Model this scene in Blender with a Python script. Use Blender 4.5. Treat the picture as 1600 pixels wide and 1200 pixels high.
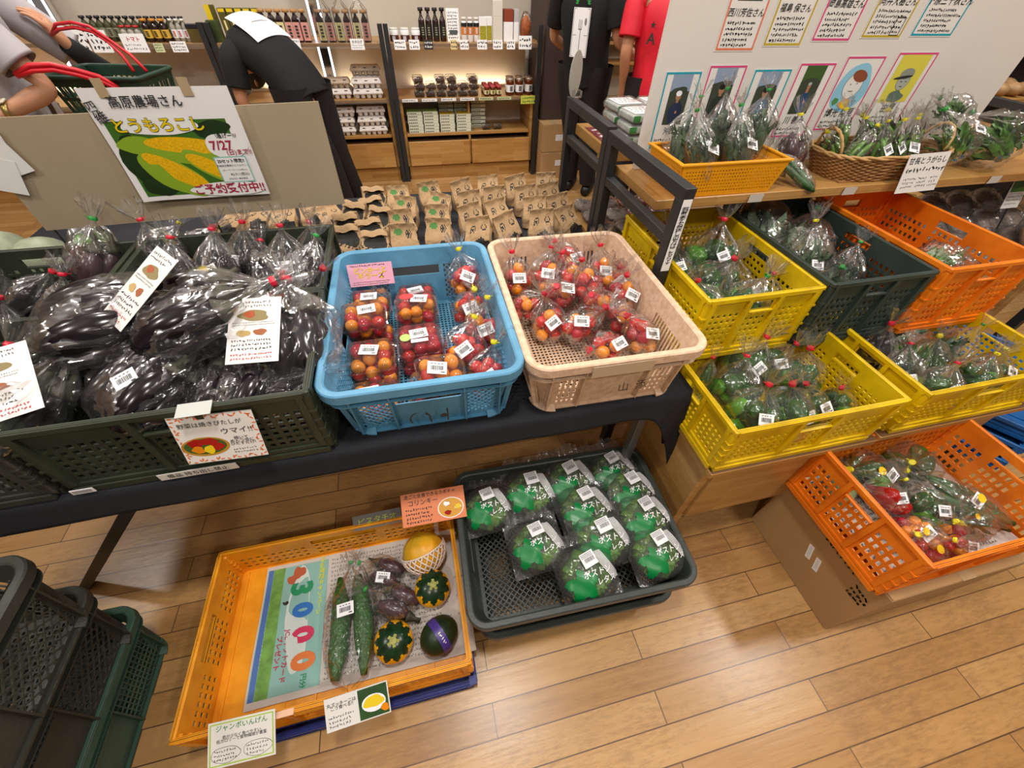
import bpy, bmesh, math, random
from mathutils import Vector, Matrix, Euler, noise
for o in list(bpy.data.objects): bpy.data.objects.remove(o)
S = bpy.context.scene; COL = S.collection
PI = math.pi
# ---------------------------------------------------------------- camera
cam = bpy.data.cameras.new('camera'); cam_o = bpy.data.objects.new('camera', cam); COL.objects.link(cam_o)
cam.sensor_width = 36; cam.lens = 625.13/1600*36; cam.clip_start = .02; cam.clip_end = 60
_pit, _rol, _yaw = math.radians(46.76), math.radians(2.11), math.radians(14.6)
_up = Vector((math.sin(_rol)*math.cos(_pit), -math.cos(_rol)*math.cos(_pit), -math.sin(_pit)))
_fw = (Vector((0,0,1)) - _up*_up.z).normalized(); _rt = _fw.cross(_up)
_X = _rt*math.cos(_yaw)+_fw*math.sin(_yaw); _Y = _fw*math.cos(_yaw)-_rt*math.sin(_yaw)
R3 = Matrix((_X, _Y, _up))                       # camera (x right, y down, z forward) to world
R3 = R3 @ Matrix(((1,0,0),(0,-1,0),(0,0,-1)))
M4 = R3.to_4x4(); M4.translation = (0,0,1.5); cam_o.matrix_world = M4
S.camera = cam_o
# ---------------------------------------------------------------- look
S.view_settings.view_transform = 'Standard'; S.view_settings.look = 'None'
S.view_settings.exposure = 0.0; S.view_settings.gamma = 1; S.view_settings.use_curve_mapping = False
S.cycles.max_bounces = 8; S.cycles.transparent_max_bounces = 24
S.cycles.diffuse_bounces = 3; S.cycles.glossy_bounces = 3; S.cycles.transmission_bounces = 4
S.cycles.caustics_reflective = False; S.cycles.caustics_refractive = False
S.cycles.sample_clamp_indirect = 4
W = bpy.data.worlds.new('shop_air'); S.world = W; W.use_nodes = True
W.node_tree.nodes['Background'].inputs[0].default_value = (1, .93, .86, 1)
W.node_tree.nodes['Background'].inputs[1].default_value = .22
# ---------------------------------------------------------------- lamps of the shop and added ceiling fill
def area(loc, size, power, col=(1,.95,.88), shape='DISK', sy=None, rot=(0,0,0)):
    l = bpy.data.lights.new('ceiling_or_fill_light', 'AREA'); l.shape = shape; l.size = size; l.energy = power; l.color = col
    if sy: l.size_y = sy
    o = bpy.data.objects.new('ceiling_or_fill_light', l); COL.objects.link(o); o.location = loc; o.rotation_euler = rot
    return o
for (x, y, p) in [(2.26,.13,26),(.07,.3,26),(-2.1,.3,16),(1.1,-1.0,20),(-.9,-1.0,16),(3.6,1.6,18),(1.3,2.0,22),(-.9,2.0,22),(-3.0,2.0,16),(2.8,3.5,20),(.4,3.3,22),(-1.8,3.3,20)]:
    area((x,y,2.86), .24, p)
for (x, y) in [(1.4,.6),(-1.6,.6),(1.4,3.0),(-1.6,3.0)]:      # added upward fill that turns the ceiling neutral, not fixtures of the shop
    area((x,y,2.35), 1.6, 10, (.97,.98,1), 'DISK', None, (PI,0,0))
# ---------------------------------------------------------------- materials
MATS = {}
def newmat(name):
    m = bpy.data.materials.new(name); m.use_nodes = True; return m, m.node_tree.nodes, m.node_tree.links
def mat(name, col=(.5,.5,.5), rough=.5, var=0.0, scale=20, bump=0.0, bscale=60, metal=0, emit=0, spec=.5, dirt=None):
    if name in MATS: return MATS[name]
    m, N, L = newmat(name); b = N['Principled BSDF']
    b.inputs['Base Color'].default_value = (*col,1); b.inputs['Roughness'].default_value = rough
    b.inputs['Metallic'].default_value = metal; b.inputs['Specular IOR Level'].default_value = spec
    tc = N.new('ShaderNodeTexCoord')
    if var > 0:
        n = N.new('ShaderNodeTexNoise'); n.inputs['Scale'].default_value = scale; n.inputs['Detail'].default_value = 5
        L.new(tc.outputs['Object'], n.inputs['Vector'])
        r = N.new('ShaderNodeValToRGB'); r.color_ramp.elements[0].position = .3; r.color_ramp.elements[1].position = .7
        d = dirt or tuple(c*(1-var) for c in col)
        r.color_ramp.elements[0].color = (*d,1); r.color_ramp.elements[1].color = (*[min(1,c*(1+var*.5)) for c in col],1)
        L.new(n.outputs['Fac'], r.inputs[0]); L.new(r.outputs[0], b.inputs['Base Color'])
    if bump > 0:
        n = N.new('ShaderNodeTexNoise'); n.inputs['Scale'].default_value = bscale; n.inputs['Detail'].default_value = 4
        L.new(tc.outputs['Object'], n.inputs['Vector'])
        bp = N.new('ShaderNodeBump'); bp.inputs['Strength'].default_value = bump; bp.inputs['Distance'].default_value = .01
        L.new(n.outputs['Fac'], bp.inputs['Height']); L.new(bp.outputs[0], b.inputs['Normal'])
    if emit: b.inputs['Emission Color'].default_value = (*col,1); b.inputs['Emission Strength'].default_value = emit
    MATS[name] = m; return m
def film(name, tint=(1,1,1), rough=.12, refl=1.0, haze=.05, bscale=38, bstr=.7):
    m, N, L = newmat(name); N.remove(N['Principled BSDF']); out = N['Material Output']
    tc = N.new('ShaderNodeTexCoord')
    no = N.new('ShaderNodeTexNoise'); no.inputs['Scale'].default_value = bscale; no.inputs['Detail'].default_value = 3; no.inputs['Distortion'].default_value = 1.2
    try: no.noise_type = 'RIDGED_MULTIFRACTAL'
    except Exception: pass
    L.new(tc.outputs['Object'], no.inputs['Vector'])
    bp = N.new('ShaderNodeBump'); bp.inputs['Strength'].default_value = bstr; bp.inputs['Distance'].default_value = .006
    L.new(no.outputs['Fac'], bp.inputs['Height'])
    gl = N.new('ShaderNodeBsdfGlossy'); gl.inputs['Roughness'].default_value = rough; L.new(bp.outputs[0], gl.inputs['Normal'])
    tr = N.new('ShaderNodeBsdfTransparent'); tr.inputs[0].default_value = (*tint,1)
    d1 = N.new('ShaderNodeBsdfDiffuse'); d1.inputs[0].default_value = (.95,.95,.95,1); d2 = N.new('ShaderNodeBsdfTranslucent'); d2.inputs[0].default_value = (.95,.95,.95,1)
    df = N.new('ShaderNodeMixShader'); df.inputs[0].default_value = .5; L.new(d1.outputs[0], df.inputs[1]); L.new(d2.outputs[0], df.inputs[2])
    fr = N.new('ShaderNodeFresnel'); fr.inputs[0].default_value = 1.5; L.new(bp.outputs[0], fr.inputs['Normal'])
    mu = N.new('ShaderNodeMath'); mu.operation = 'MULTIPLY_ADD'; mu.inputs[1].default_value = refl*.75; mu.inputs[2].default_value = 0.0
    L.new(fr.outputs[0], mu.inputs[0]); mu.use_clamp = True
    m1 = N.new('ShaderNodeMixShader'); m1.inputs[0].default_value = haze; L.new(tr.outputs[0], m1.inputs[1]); L.new(df.outputs[0], m1.inputs[2])
    m2 = N.new('ShaderNodeMixShader'); L.new(mu.outputs[0], m2.inputs[0]); L.new(m1.outputs[0], m2.inputs[1]); L.new(gl.outputs[0], m2.inputs[2])
    L.new(m2.outputs[0], out.inputs[0]); MATS[name] = m; return m
def planks(name, cols, bw, rh, rough=.4, offs=.5, seam=.0012, ox=0, oy=0, grain=1.0, rot=None, seamcol=(.12,.06,.03), stain=.0):
    """boards of bw x rh in the object's XY (rot swaps axes), wood grain along X"""
    if name in MATS: return MATS[name]
    m, N, L = newmat(name); b = N['Principled BSDF']; b.inputs['Roughness'].default_value = rough
    tc = N.new('ShaderNodeTexCoord'); mp = N.new('ShaderNodeMapping'); mp.inputs['Location'].default_value = (ox, oy, 0)
    if rot: mp.inputs['Rotation'].default_value = rot
    L.new(tc.outputs['Object'], mp.inputs['Vector'])
    br = N.new('ShaderNodeTexBrick'); br.offset = offs; br.inputs['Scale'].default_value = 1; br.inputs['Brick Width'].default_value = bw
    br.inputs['Row Height'].default_value = rh; br.inputs['Mortar Size'].default_value = seam; br.inputs['Mortar Smooth'].default_value = .1; br.inputs['Bias'].default_value = 0
    br.inputs['Color1'].default_value = (0,0,0,1); br.inputs['Color2'].default_value = (1,1,1,1); br.inputs['Mortar'].default_value = (.5,.5,.5,1)
    L.new(mp.outputs[0], br.inputs['Vector'])
    st = N.new('ShaderNodeMapping'); st.inputs['Scale'].default_value = (3,34,34); L.new(mp.outputs[0], st.inputs['Vector'])
    n = N.new('ShaderNodeTexNoise'); n.inputs['Scale'].default_value = 1.6; n.inputs['Detail'].default_value = 8; n.inputs['Roughness'].default_value = .62; L.new(st.outputs[0], n.inputs['Vector'])
    ad = N.new('ShaderNodeMath'); ad.operation = 'MULTIPLY_ADD'; ad.inputs[1].default_value = .42
    L.new(br.outputs['Color'], ad.inputs[0]); sc = N.new('ShaderNodeMath'); sc.operation = 'MULTIPLY'; sc.inputs[1].default_value = .6*grain
    L.new(n.outputs['Fac'], sc.inputs[0]); L.new(sc.outputs[0], ad.inputs[2])
    r = N.new('ShaderNodeValToRGB'); E = r.color_ramp.elements
    E[0].position = .12; E[0].color = (*cols[0],1); E[1].position = .85; E[1].color = (*cols[-1],1)
    for i, c in enumerate(cols[1:-1]):
        e = E.new(.12+.73*(i+1)/(len(cols)-1)); e.color = (*c,1)
    L.new(ad.outputs[0], r.inputs[0])
    mx = N.new('ShaderNodeMixRGB'); mx.inputs[2].default_value = (*seamcol,1); L.new(r.outputs[0], mx.inputs[1]); L.new(br.outputs['Fac'], mx.inputs[0])
    last = mx.outputs[0]
    if stain > 0:
        s2 = N.new('ShaderNodeMapping'); s2.inputs['Scale'].default_value = (16,70,70); L.new(mp.outputs[0], s2.inputs['Vector'])
        n2 = N.new('ShaderNodeTexNoise'); n2.inputs['Scale'].default_value = 1.5; n2.inputs['Detail'].default_value = 9; n2.inputs['Roughness'].default_value = .7; L.new(s2.outputs[0], n2.inputs['Vector'])
        n3 = N.new('ShaderNodeTexNoise'); n3.inputs['Scale'].default_value = 3.5; n3.inputs['Detail'].default_value = 5; L.new(mp.outputs[0], n3.inputs['Vector'])
        a3 = N.new('ShaderNodeMath'); a3.operation = 'MULTIPLY'; L.new(n2.outputs['Fac'], a3.inputs[0]); L.new(n3.outputs['Fac'], a3.inputs[1])
        r3 = N.new('ShaderNodeValToRGB'); r3.color_ramp.elements[0].position = .235; r3.color_ramp.elements[1].position = .33
        r3.color_ramp.elements[0].color = (0,0,0,1); r3.color_ramp.elements[1].color = (stain,stain,stain,1); L.new(a3.outputs[0], r3.inputs[0])
        m3 = N.new('ShaderNodeMixRGB'); m3.inputs[2].default_value = (.23,.12,.05,1); L.new(last, m3.inputs[1]); L.new(r3.outputs[0], m3.inputs[0]); last = m3.outputs[0]
    L.new(last, b.inputs['Base Color'])
    bp = N.new('ShaderNodeBump'); bp.inputs['Strength'].default_value = .12; bp.inputs['Distance'].default_value = .004; L.new(n.outputs['Fac'], bp.inputs['Height']); L.new(bp.outputs[0], b.inputs['Normal'])
    MATS[name] = m; return m
P = lambda h: tuple(((int(h[i:i+2],16)/255)**2.2) for i in (0,2,4))   # sRGB hex to linear

# ---------------------------------------------------------------- mesh building
class MB:
    def __init__(s): s.v = []; s.f = []; s.m = []; s.M = Matrix.Identity(4); s.k = 0
    def at(s, loc=(0,0,0), rot=(0,0,0), sc=(1,1,1)):
        s.M = Matrix.LocRotScale(Vector(loc), Euler(rot), Vector(sc)); return s
    def add(s, vs, fs):
        o = len(s.v); M = s.M
        s.v += [tuple(M @ Vector(p)) for p in vs]
        s.f += [tuple(i+o for i in f) for f in fs]; s.m += [s.k]*len(fs); return s
    def box(s, x0,x1,y0,y1,z0,z1, tx=1, ty=1):
        cx, cy = (x0+x1)/2, (y0+y1)/2; a, b = (x1-x0)/2, (y1-y0)/2
        vs = [(cx+i*a, cy+j*b, z0) for i, j in ((-1,-1),(1,-1),(1,1),(-1,1))]+[(cx+i*a*tx, cy+j*b*ty, z1) for i, j in ((-1,-1),(1,-1),(1,1),(-1,1))]
        return s.add(vs, [(3,2,1,0),(4,5,6,7),(0,1,5,4),(1,2,6,5),(2,3,7,6),(3,0,4,7)])
    def bbox(s, x0,x1,y0,y1,z0,z1, b=.004):
        """box with chamfered vertical and top edges"""
        def ring(i, z): 
            X0,X1,Y0,Y1 = x0+i,x1-i,y0+i,y1-i
            return [(X0+b,Y0,z),(X1-b,Y0,z),(X1,Y0+b,z),(X1,Y1-b,z),(X1-b,Y1,z),(X0+b,Y1,z),(X0,Y1-b,z),(X0,Y0+b,z)]
        vs = ring(b,z0)+ring(0,z0+b)+ring(0,z1-b)+ring(b,z1); fs = [tuple(range(7,-1,-1)), tuple(range(24,32))]
        for k in range(3):
            for i in range(8): j = (i+1)%8; fs.append((k*8+i,k*8+j,k*8+8+j,k*8+8+i))
        return s.add(vs, fs)
    def loft(s, rings, caps=True, closed=True):
        n = len(rings[0]); vs = [p for r in rings for p in r]; fs = []
        for k in range(len(rings)-1):
            for i in range(n if closed else n-1):
                j = (i+1)%n; fs.append((k*n+i,k*n+j,(k+1)*n+j,(k+1)*n+i))
        if caps and closed: fs += [tuple(range(n-1,-1,-1)), tuple(range((len(rings)-1)*n, len(rings)*n))]
        return s.add(vs, fs)
    def lathe(s, prof, n=16, caps=True):
        return s.loft([[(r*math.cos(2*PI*i/n), r*math.sin(2*PI*i/n), z) for i in range(n)] for r, z in prof], caps)
    def tube(s, pts, r, n=8, caps=True, flat=1.0):
        pts = [Vector(p) for p in pts]; rings = []; up = Vector((0,0,1)); N0 = None
        for i, p in enumerate(pts):
            t = (pts[min(i+1,len(pts)-1)]-pts[max(i-1,0)]).normalized()
            if N0 is None: N0 = t.cross(up if abs(t.z) < .9 else Vector((1,0,0))).normalized()
            N0 = (N0 - t*N0.dot(t)).normalized(); B = t.cross(N0); rr = r[i] if isinstance(r,(list,tuple)) else r
            rings.append([tuple(p+N0*rr*math.cos(2*PI*k/n)+B*rr*flat*math.sin(2*PI*k/n)) for k in range(n)])
        return s.loft(rings, caps)
    def bar(s, a, b, w, h, up=(0,0,1)):
        a, b = Vector(a), Vector(b); t = (b-a).normalized(); u = Vector(up); u = (u-t*u.dot(t)).normalized(); q = t.cross(u)
        r = lambda p: [tuple(p+q*i*w/2+u*j*h/2) for i, j in ((-1,-1),(1,-1),(1,1),(-1,1))]
        return s.loft([r(a), r(b)])
    def grid(s, fn, nu, nv, cu=False, cv=False):
        vs = [tuple(fn(i/nu, j/nv)) for j in range(nv if cv else nv+1) for i in range(nu if cu else nu+1)]
        w = nu if cu else nu+1; h = nv if cv else nv+1; fs = []
        for j in range(nv):
            for i in range(nu):
                a, b = i, (i+1)%w; c, d = j, (j+1)%h
                fs.append((c*w+a, c*w+b, d*w+b, d*w+a))
        return s.add(vs, fs)
    def poly(s, pts, z=0):
        return s.add([(x,y,z) for x,y in pts], [tuple(range(len(pts)))])
    def ball(s, c, r, nu=12, nv=8, fn=None):
        """closed ellipsoid, r = (rx,ry,rz)"""
        vs = [(c[0],c[1],c[2]-r[2])]; fs = []
        for j in range(1,nv):
            a = -PI/2+PI*j/nv
            for i in range(nu): t = 2*PI*i/nu; vs.append((c[0]+r[0]*math.cos(a)*math.cos(t), c[1]+r[1]*math.cos(a)*math.sin(t), c[2]+r[2]*math.sin(a)))
        vs.append((c[0],c[1],c[2]+r[2]))
        if fn: vs = [tuple(fn(Vector(p))) for p in vs]
        for i in range(nu): fs.append((0, 1+(i+1)%nu, 1+i)); fs.append((len(vs)-1, 1+(nv-2)*nu+i, 1+(nv-2)*nu+(i+1)%nu))
        for j in range(nv-2):
            for i in range(nu): a = 1+j*nu; k = (i+1)%nu; fs.append((a+i, a+k, a+nu+k, a+nu+i))
        return s.add(vs, fs)
    def panel(s, us, vs_, mask, P3, th):
        """sheet with holes: cells us x vs_ where mask(i,j) is true; P3(u,v,w) maps to space, w in 0..th"""
        nu, nv = len(us)-1, len(vs_)-1
        on = [[mask(i,j) for j in range(nv)] for i in range(nu)]; idx = {}; vv = []
        def V(i,j,w):
            k = (i,j,w)
            if k not in idx: idx[k] = len(vv); vv.append(tuple(P3(us[i],vs_[j],th if w else 0)))
            return idx[k]
        fs = []
        g = lambda i,j: 0 <= i < nu and 0 <= j < nv and on[i][j]
        for i in range(nu):
            for j in range(nv):
                if not on[i][j]: continue
                fs.append((V(i,j,1),V(i+1,j,1),V(i+1,j+1,1),V(i,j+1,1))); fs.append((V(i,j,0),V(i,j+1,0),V(i+1,j+1,0),V(i+1,j,0)))
                if not g(i-1,j): fs.append((V(i,j,0),V(i,j,1),V(i,j+1,1),V(i,j+1,0)))
                if not g(i+1,j): fs.append((V(i+1,j,0),V(i+1,j+1,0),V(i+1,j+1,1),V(i+1,j,1)))
                if not g(i,j-1): fs.append((V(i,j,0),V(i+1,j,0),V(i+1,j,1),V(i,j,1)))
                if not g(i,j+1): fs.append((V(i,j+1,0),V(i,j+1,1),V(i+1,j+1,1),V(i+1,j+1,0)))
        return s.add(vv, fs)
    def mesh(s, name, mats, smooth=False, fixn=True):
        me = bpy.data.meshes.new(name); me.from_pydata(s.v, [], s.f)
        for m in (mats if isinstance(mats,(list,tuple)) else [mats]): me.materials.append(m)
        if any(s.m): me.polygons.foreach_set('material_index', s.m)
        if fixn:
            b = bmesh.new(); b.from_mesh(me); bmesh.ops.recalc_face_normals(b, faces=b.faces); b.to_mesh(me); b.free()
        if smooth: me.polygons.foreach_set('use_smooth', [True]*len(me.polygons))
        me.update(); return me
    def build(s, name, mats, parent=None, smooth=False, fixn=True, loc=None, rot=None, label=None):
        o = bpy.data.objects.new(name, s.mesh(name, mats, smooth, fixn)); COL.objects.link(o)
        if parent: o.parent = parent
        if loc: o.location = loc
        if rot: o.rotation_euler = rot
        if label: o['label'] = label
        return o
def put(name, me, parent=None, loc=(0,0,0), rot=(0,0,0), sc=(1,1,1)):
    o = bpy.data.objects.new(name, me); COL.objects.link(o); o.parent = parent
    o.location = loc; o.rotation_euler = rot; o.scale = sc if isinstance(sc,(tuple,list)) else (sc,)*3
    return o
def tag(o, label, cat, group=None, kind=None):
    if len(label.split()) > 16: print('LONG', label)
    o['label'] = label; o['category'] = cat
    if group: o['group'] = group
    if kind: o['kind'] = kind
    return o
def thing(name, label, cat, loc=(0,0,0), rot=(0,0,0), group=None, sc=1):
    o = bpy.data.objects.new(name, None); COL.objects.link(o); o.empty_display_size = .05
    o.location = loc; o.rotation_euler = rot if isinstance(rot,(tuple,list)) else (0,0,rot); o.scale = (sc,sc,sc) if not isinstance(sc,(tuple,list)) else sc
    return tag(o, label, cat, group)
def struct(name, mb, m, smooth=False):
    o = mb.build(name, m, None, smooth); o['kind'] = 'structure'; return o
def copy_tree(o, parent=None):
    c = o.copy(); COL.objects.link(c); c.parent = parent
    for ch in list(o.children): copy_tree(ch, c)
    return c
def dup(o, loc, rot=(0,0,0), label=None, group=None, sc=1):
    c = copy_tree(o); c.location = loc; c.rotation_euler = rot if isinstance(rot,(tuple,list)) else (0,0,rot)
    c.scale = (sc,sc,sc) if not isinstance(sc,(tuple,list)) else sc
    if label: c['label'] = label
    if group: c['group'] = group
    return c
def nz(p, s=1.0, seed=0): return noise.noise(Vector((p[0]*s+seed*7.3, p[1]*s-seed*3.1, p[2]*s+seed*1.7)))
# ---------------------------------------------------------------- flat print: 2D shapes and real lettering laid on a sheet
INK = mat('black_ink', (.02,.02,.02), .6); WHITE = mat('white_paper', P('EDEAE6'), .6)
def art(parent, polys, name='print', z=.0005, dz=.00012, fn=None):
    """polys = [(points, material)] in the sheet's local XY, each laid a hair above the last"""
    mb = MB(); ms = []
    for k, (pts, m) in enumerate(polys):
        if m not in ms: ms.append(m)
        mb.k = ms.index(m)
        if fn: mb.add([fn(x, y, z+dz*k) for x, y in pts], [tuple(range(len(pts)))])
        else: mb.poly(pts, z+dz*k)
    return mb.build(name, ms, parent, fixn=False)
def rect(x0,x1,y0,y1): return [(x0,y0),(x1,y0),(x1,y1),(x0,y1)]
def frame(x0,x1,y0,y1,w,m): return [(rect(x0,x1,y0,y0+w),m),(rect(x0,x1,y1-w,y1),m),(rect(x0,x0+w,y0+w,y1-w),m),(rect(x1-w,x1,y0+w,y1-w),m)]
def ell(cx,cy,rx,ry,n=20,a=0,a0=0,a1=2*PI): 
    full = abs(a1-a0-2*PI) < 1e-6; k = n if full else n+1
    return [(cx+rx*math.cos(t)*math.cos(a)-ry*math.sin(t)*math.sin(a), cy+rx*math.cos(t)*math.sin(a)+ry*math.sin(t)*math.cos(a)) for t in [a0+(a1-a0)*i/n for i in range(k)]]
def blob(cx,cy,rx,ry,seed=1,n=24,w=.15,a=0):
    r = random.Random(seed); ph = [r.random()*6 for _ in range(3)]; o = []
    for i in range(n):
        t = 2*PI*i/n; q = 1+w*(math.sin(2*t+ph[0])*.5+math.sin(3*t+ph[1])*.6+math.sin(5*t+ph[2])*.4)
        x, y = rx*q*math.cos(t), ry*q*math.sin(t); o.append((cx+x*math.cos(a)-y*math.sin(a), cy+x*math.sin(a)+y*math.cos(a)))
    return o
def scribble(x0,x1,y0,y1,rows,m,seed=0,fill=.5,gap=.25):
    """rows of small unreadable handwriting as short strokes"""
    r = random.Random(seed); out = []; h = (y1-y0)/rows
    for k in range(rows):
        y = y1-(k+.5)*h; x = x0; e = x1-(x1-x0)*r.random()*.22
        while x < e:
            w = h*r.uniform(.25,.7)
            for _ in range(2):
                a = r.uniform(0,PI); cx, cy = x+w/2, y+r.uniform(-.15,.15)*h; l = w*.5; t = h*.055*fill*2
                dx, dy = math.cos(a)*l, math.sin(a)*min(l,h*.3); nx, ny = -math.sin(a)*t, math.cos(a)*t
                out.append(([(cx-dx-nx,cy-dy-ny),(cx+dx-nx,cy+dy-ny),(cx+dx+nx,cy+dy+ny),(cx-dx+nx,cy-dy+ny)], m))
            x += w+h*gap*r.uniform(.3,1)
    return out
def flatart(parent, polys, name='print', z=.0005, fn=None):
    """like art() but all on one level (for many strokes)"""
    return art(parent, polys, name, z, 0, fn)
_dg = None
def letters(parent, s, x, y, size, m, name='lettering', bold=0.0, rot=0, shear=0, z=.0009, fn=None, align='CENTER', sx=1, vertical=False):
    cu = bpy.data.curves.new('t', 'FONT'); cu.body = '\n'.join(s) if vertical else s; cu.size = size; cu.align_x = align; cu.align_y = 'CENTER'
    cu.shear = shear; cu.offset = bold*size; cu.resolution_u = 4 if size > .03 else 2; cu.space_line = .62 if vertical else .8
    t = bpy.data.objects.new('t', cu); COL.objects.link(t)
    dg = bpy.context.evaluated_depsgraph_get(); me = bpy.data.meshes.new_from_object(t.evaluated_get(dg))
    bpy.data.objects.remove(t); bpy.data.curves.remove(cu)
    c, s_ = math.cos(rot), math.sin(rot)
    for v in me.vertices:
        a, b = v.co.x*sx, v.co.y; a, b = x+a*c-b*s_, y+a*s_+b*c
        v.co = fn(a, b, z) if fn else (a, b, z)
    me.materials.clear(); me.materials.append(m); me.name = name
    return put(name, me, parent)
def sheet(w, h, m, name, parent=None, th=.0008, bend=None):
    """a sheet of paper centred on its origin, w x h in XY; bend(x,y)->z"""
    mb = MB()
    if bend:
        n = 10; mb.grid(lambda u,v: ((u-.5)*w,(v-.5)*h,bend((u-.5)*w,(v-.5)*h)), n, n)
        mb.grid(lambda u,v: ((u-.5)*w,(v-.5)*h,bend((u-.5)*w,(v-.5)*h)-th), n, n)
        return mb.build(name, m, parent, fixn=False)
    mb.box(-w/2,w/2,-h/2,h/2,-th,0); return mb.build(name, m, parent)
# the price sticker every packed good carries (one shared mesh)
def make_sticker():
    mb = MB(); mb.box(-.02,.02,-.015,.015,-.0004,0); mb.k = 1; r = random.Random(3); x = -.0135
    while x < .0125:
        w = r.choice((.0006,.001,.0016)); mb.add([(x,-.006,.0003),(x+w,-.006,.0003),(x+w,.005,.0003),(x,.005,.0003)], [(0,1,2,3)]); x += w+r.choice((.0006,.001))
    for k in range(4): mb.add([(-.013+k*.007,.0085,.0003),(-.009+k*.007,.0085,.0003),(-.009+k*.007,.0105,.0003),(-.013+k*.007,.0105,.0003)], [(0,1,2,3)])
    mb.add([(.008,-.0115,.0003),(.016,-.0115,.0003),(.016,-.009,.0003),(.008,-.009,.0003)], [(0,1,2,3)])
    return mb.mesh('price_label', [mat('label_white', P('F4F4F6'), .45), INK], fixn=False)
STICKER = make_sticker()
def frame_mat(p, n, up=(0,0,1), spin=0):
    """rotation whose Z is the normal n, whose Y leans to up"""
    n = Vector(n).normalized(); u = Vector(up); u = (u-n*u.dot(n)); u = u.normalized() if u.length > 1e-4 else Vector((0,1,0)); x = u.cross(n)
    return (Matrix((x,u,n)).transposed() @ Matrix.Rotation(spin,3,'Z')).to_euler()
# ================================================================ the room
FLOOR = planks('floor_planks', [P('8A6238'),P('AE8250'),P('BC905C'),P('C69E6A')], .963, .0805, .29, .5, .0017, ox=-.008+.963*8+.4815, oy=.118+.0805*80, grain=1.0, stain=.45)
struct('floor', MB().box(-7,8,-4,9,-.05,0), FLOOR)
struct('ceiling', MB().box(-7,8,-4,9,2.95,3.0), mat('ceiling_white', P('E8E8E8'), .8))
struct('wall_back', MB().box(-7,8,4.72,4.85,0,2.95), mat('wall_plaster', P('CFC5B6'), .75, .05, 3))
struct('wall_right', MB().box(7.9,8,-4,9,0,2.95), mat('wall_plaster'))
struct('wall_left', MB().box(-7,-6.9,-4,9,0,2.95), mat('wall_plaster'))
# ================================================================ crates
def lin(a,b,n): return [a+(b-a)*i/n for i in range(n+1)]
def holes(a,b,n,r=.5):
    """line positions for n holes between a and b; odd cells are holes"""
    p = (b-a)/n; o = [a]
    for i in range(n): c = a+(i+.5)*p; o += [c-p*r/2, c+p*r/2]
    return o+[b]
def hole_wall(mb, L, h, F, nx=(8,5,8), nz_=6, handle=True, band=.035, top=.022, rib=.02, th=.004, r=.56, hh=.026, hw=.5, depth=.013):
    """crate wall of length L and height h with three sunk hole fields; F(u,z,w) -> point, w = outwards"""
    z0, z1 = band, h-top; us = [0]; kinds = []
    tot = sum(nx); inner = L-rib*4; x = rib; secs = []
    for k, n in enumerate(nx):
        w = inner*n/tot; secs.append((x, x+w, n)); x += w+rib
    for (a,b,n) in secs:
        hs = holes(a,b,n,r)
        if us[-1] < a-1e-9: us.append(a); kinds.append('s')
        for i, q in enumerate(hs[1:]): us.append(q); kinds.append('h' if i%2 else 's')
    if L-us[-1] > 1e-9: us.append(L); kinds.append('s')
    zh = z1-hh if handle else z1
    vs_ = [0, z0]+holes(z0, zh-.004 if handle else z1, nz_, r)[1:]; kz = ['s']+['h' if i%2 else 's' for i in range(len(vs_)-2)]
    if handle:
        vs_ += [z1-.004]; kz.append('H')
    vs_ += [h]; kz.append('s')
    ca, cb, cn = secs[len(secs)//2]; mid = (ca+cb)/2; hwid = (cb-ca)*hw
    # handle cut: any cell of the centre field whose middle lies inside
    nsec = []
    for i in range(len(kinds)):
        c = (us[i]+us[i+1])/2; q = [k for k,(a,b,n) in enumerate(secs) if a < c < b]; nsec.append(q[0] if q else -1)
    def mask(i,j):
        if kz[j] == 'H': return not (nsec[i] == len(secs)//2 and abs((us[i]+us[i+1])/2-mid) < hwid)
        return not (kinds[i] == 'h' and kz[j] == 'h' and nsec[i] >= 0)
    mb.panel(us, vs_, mask, lambda u,v,w: F(u,v,w), th)
    # ribs and bands standing out of the sheet
    def slab(u0,u1,v0,v1,w1):
        vs = [F(u,v,w) for w in (th*.5,w1) for u,v in ((u0,v0),(u1,v0),(u1,v1),(u0,v1))]
        mb.add(vs, [(0,1,2,3),(4,7,6,5),(0,4,5,1),(1,5,6,2),(2,6,7,3),(3,7,4,0)])
    slab(0,L,0,z0*.45,depth); slab(0,L,z0*.55,z0*.8,depth*.7); slab(0,L,h-top*.55,h,depth)
    for k in range(len(secs)+1):
        c = rib/2 if k == 0 else (L-rib/2 if k == len(secs) else (secs[k-1][1]+secs[k][0])/2)
        slab(c-rib*.33,c+rib*.33,z0*.8,h-top*.55,depth)
    if handle:
        slab(ca,cb,zh-.009,zh-.004,depth); 
        slab(ca+.01,ca+.013,z0+.004,z0+.03,depth*.6)
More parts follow.
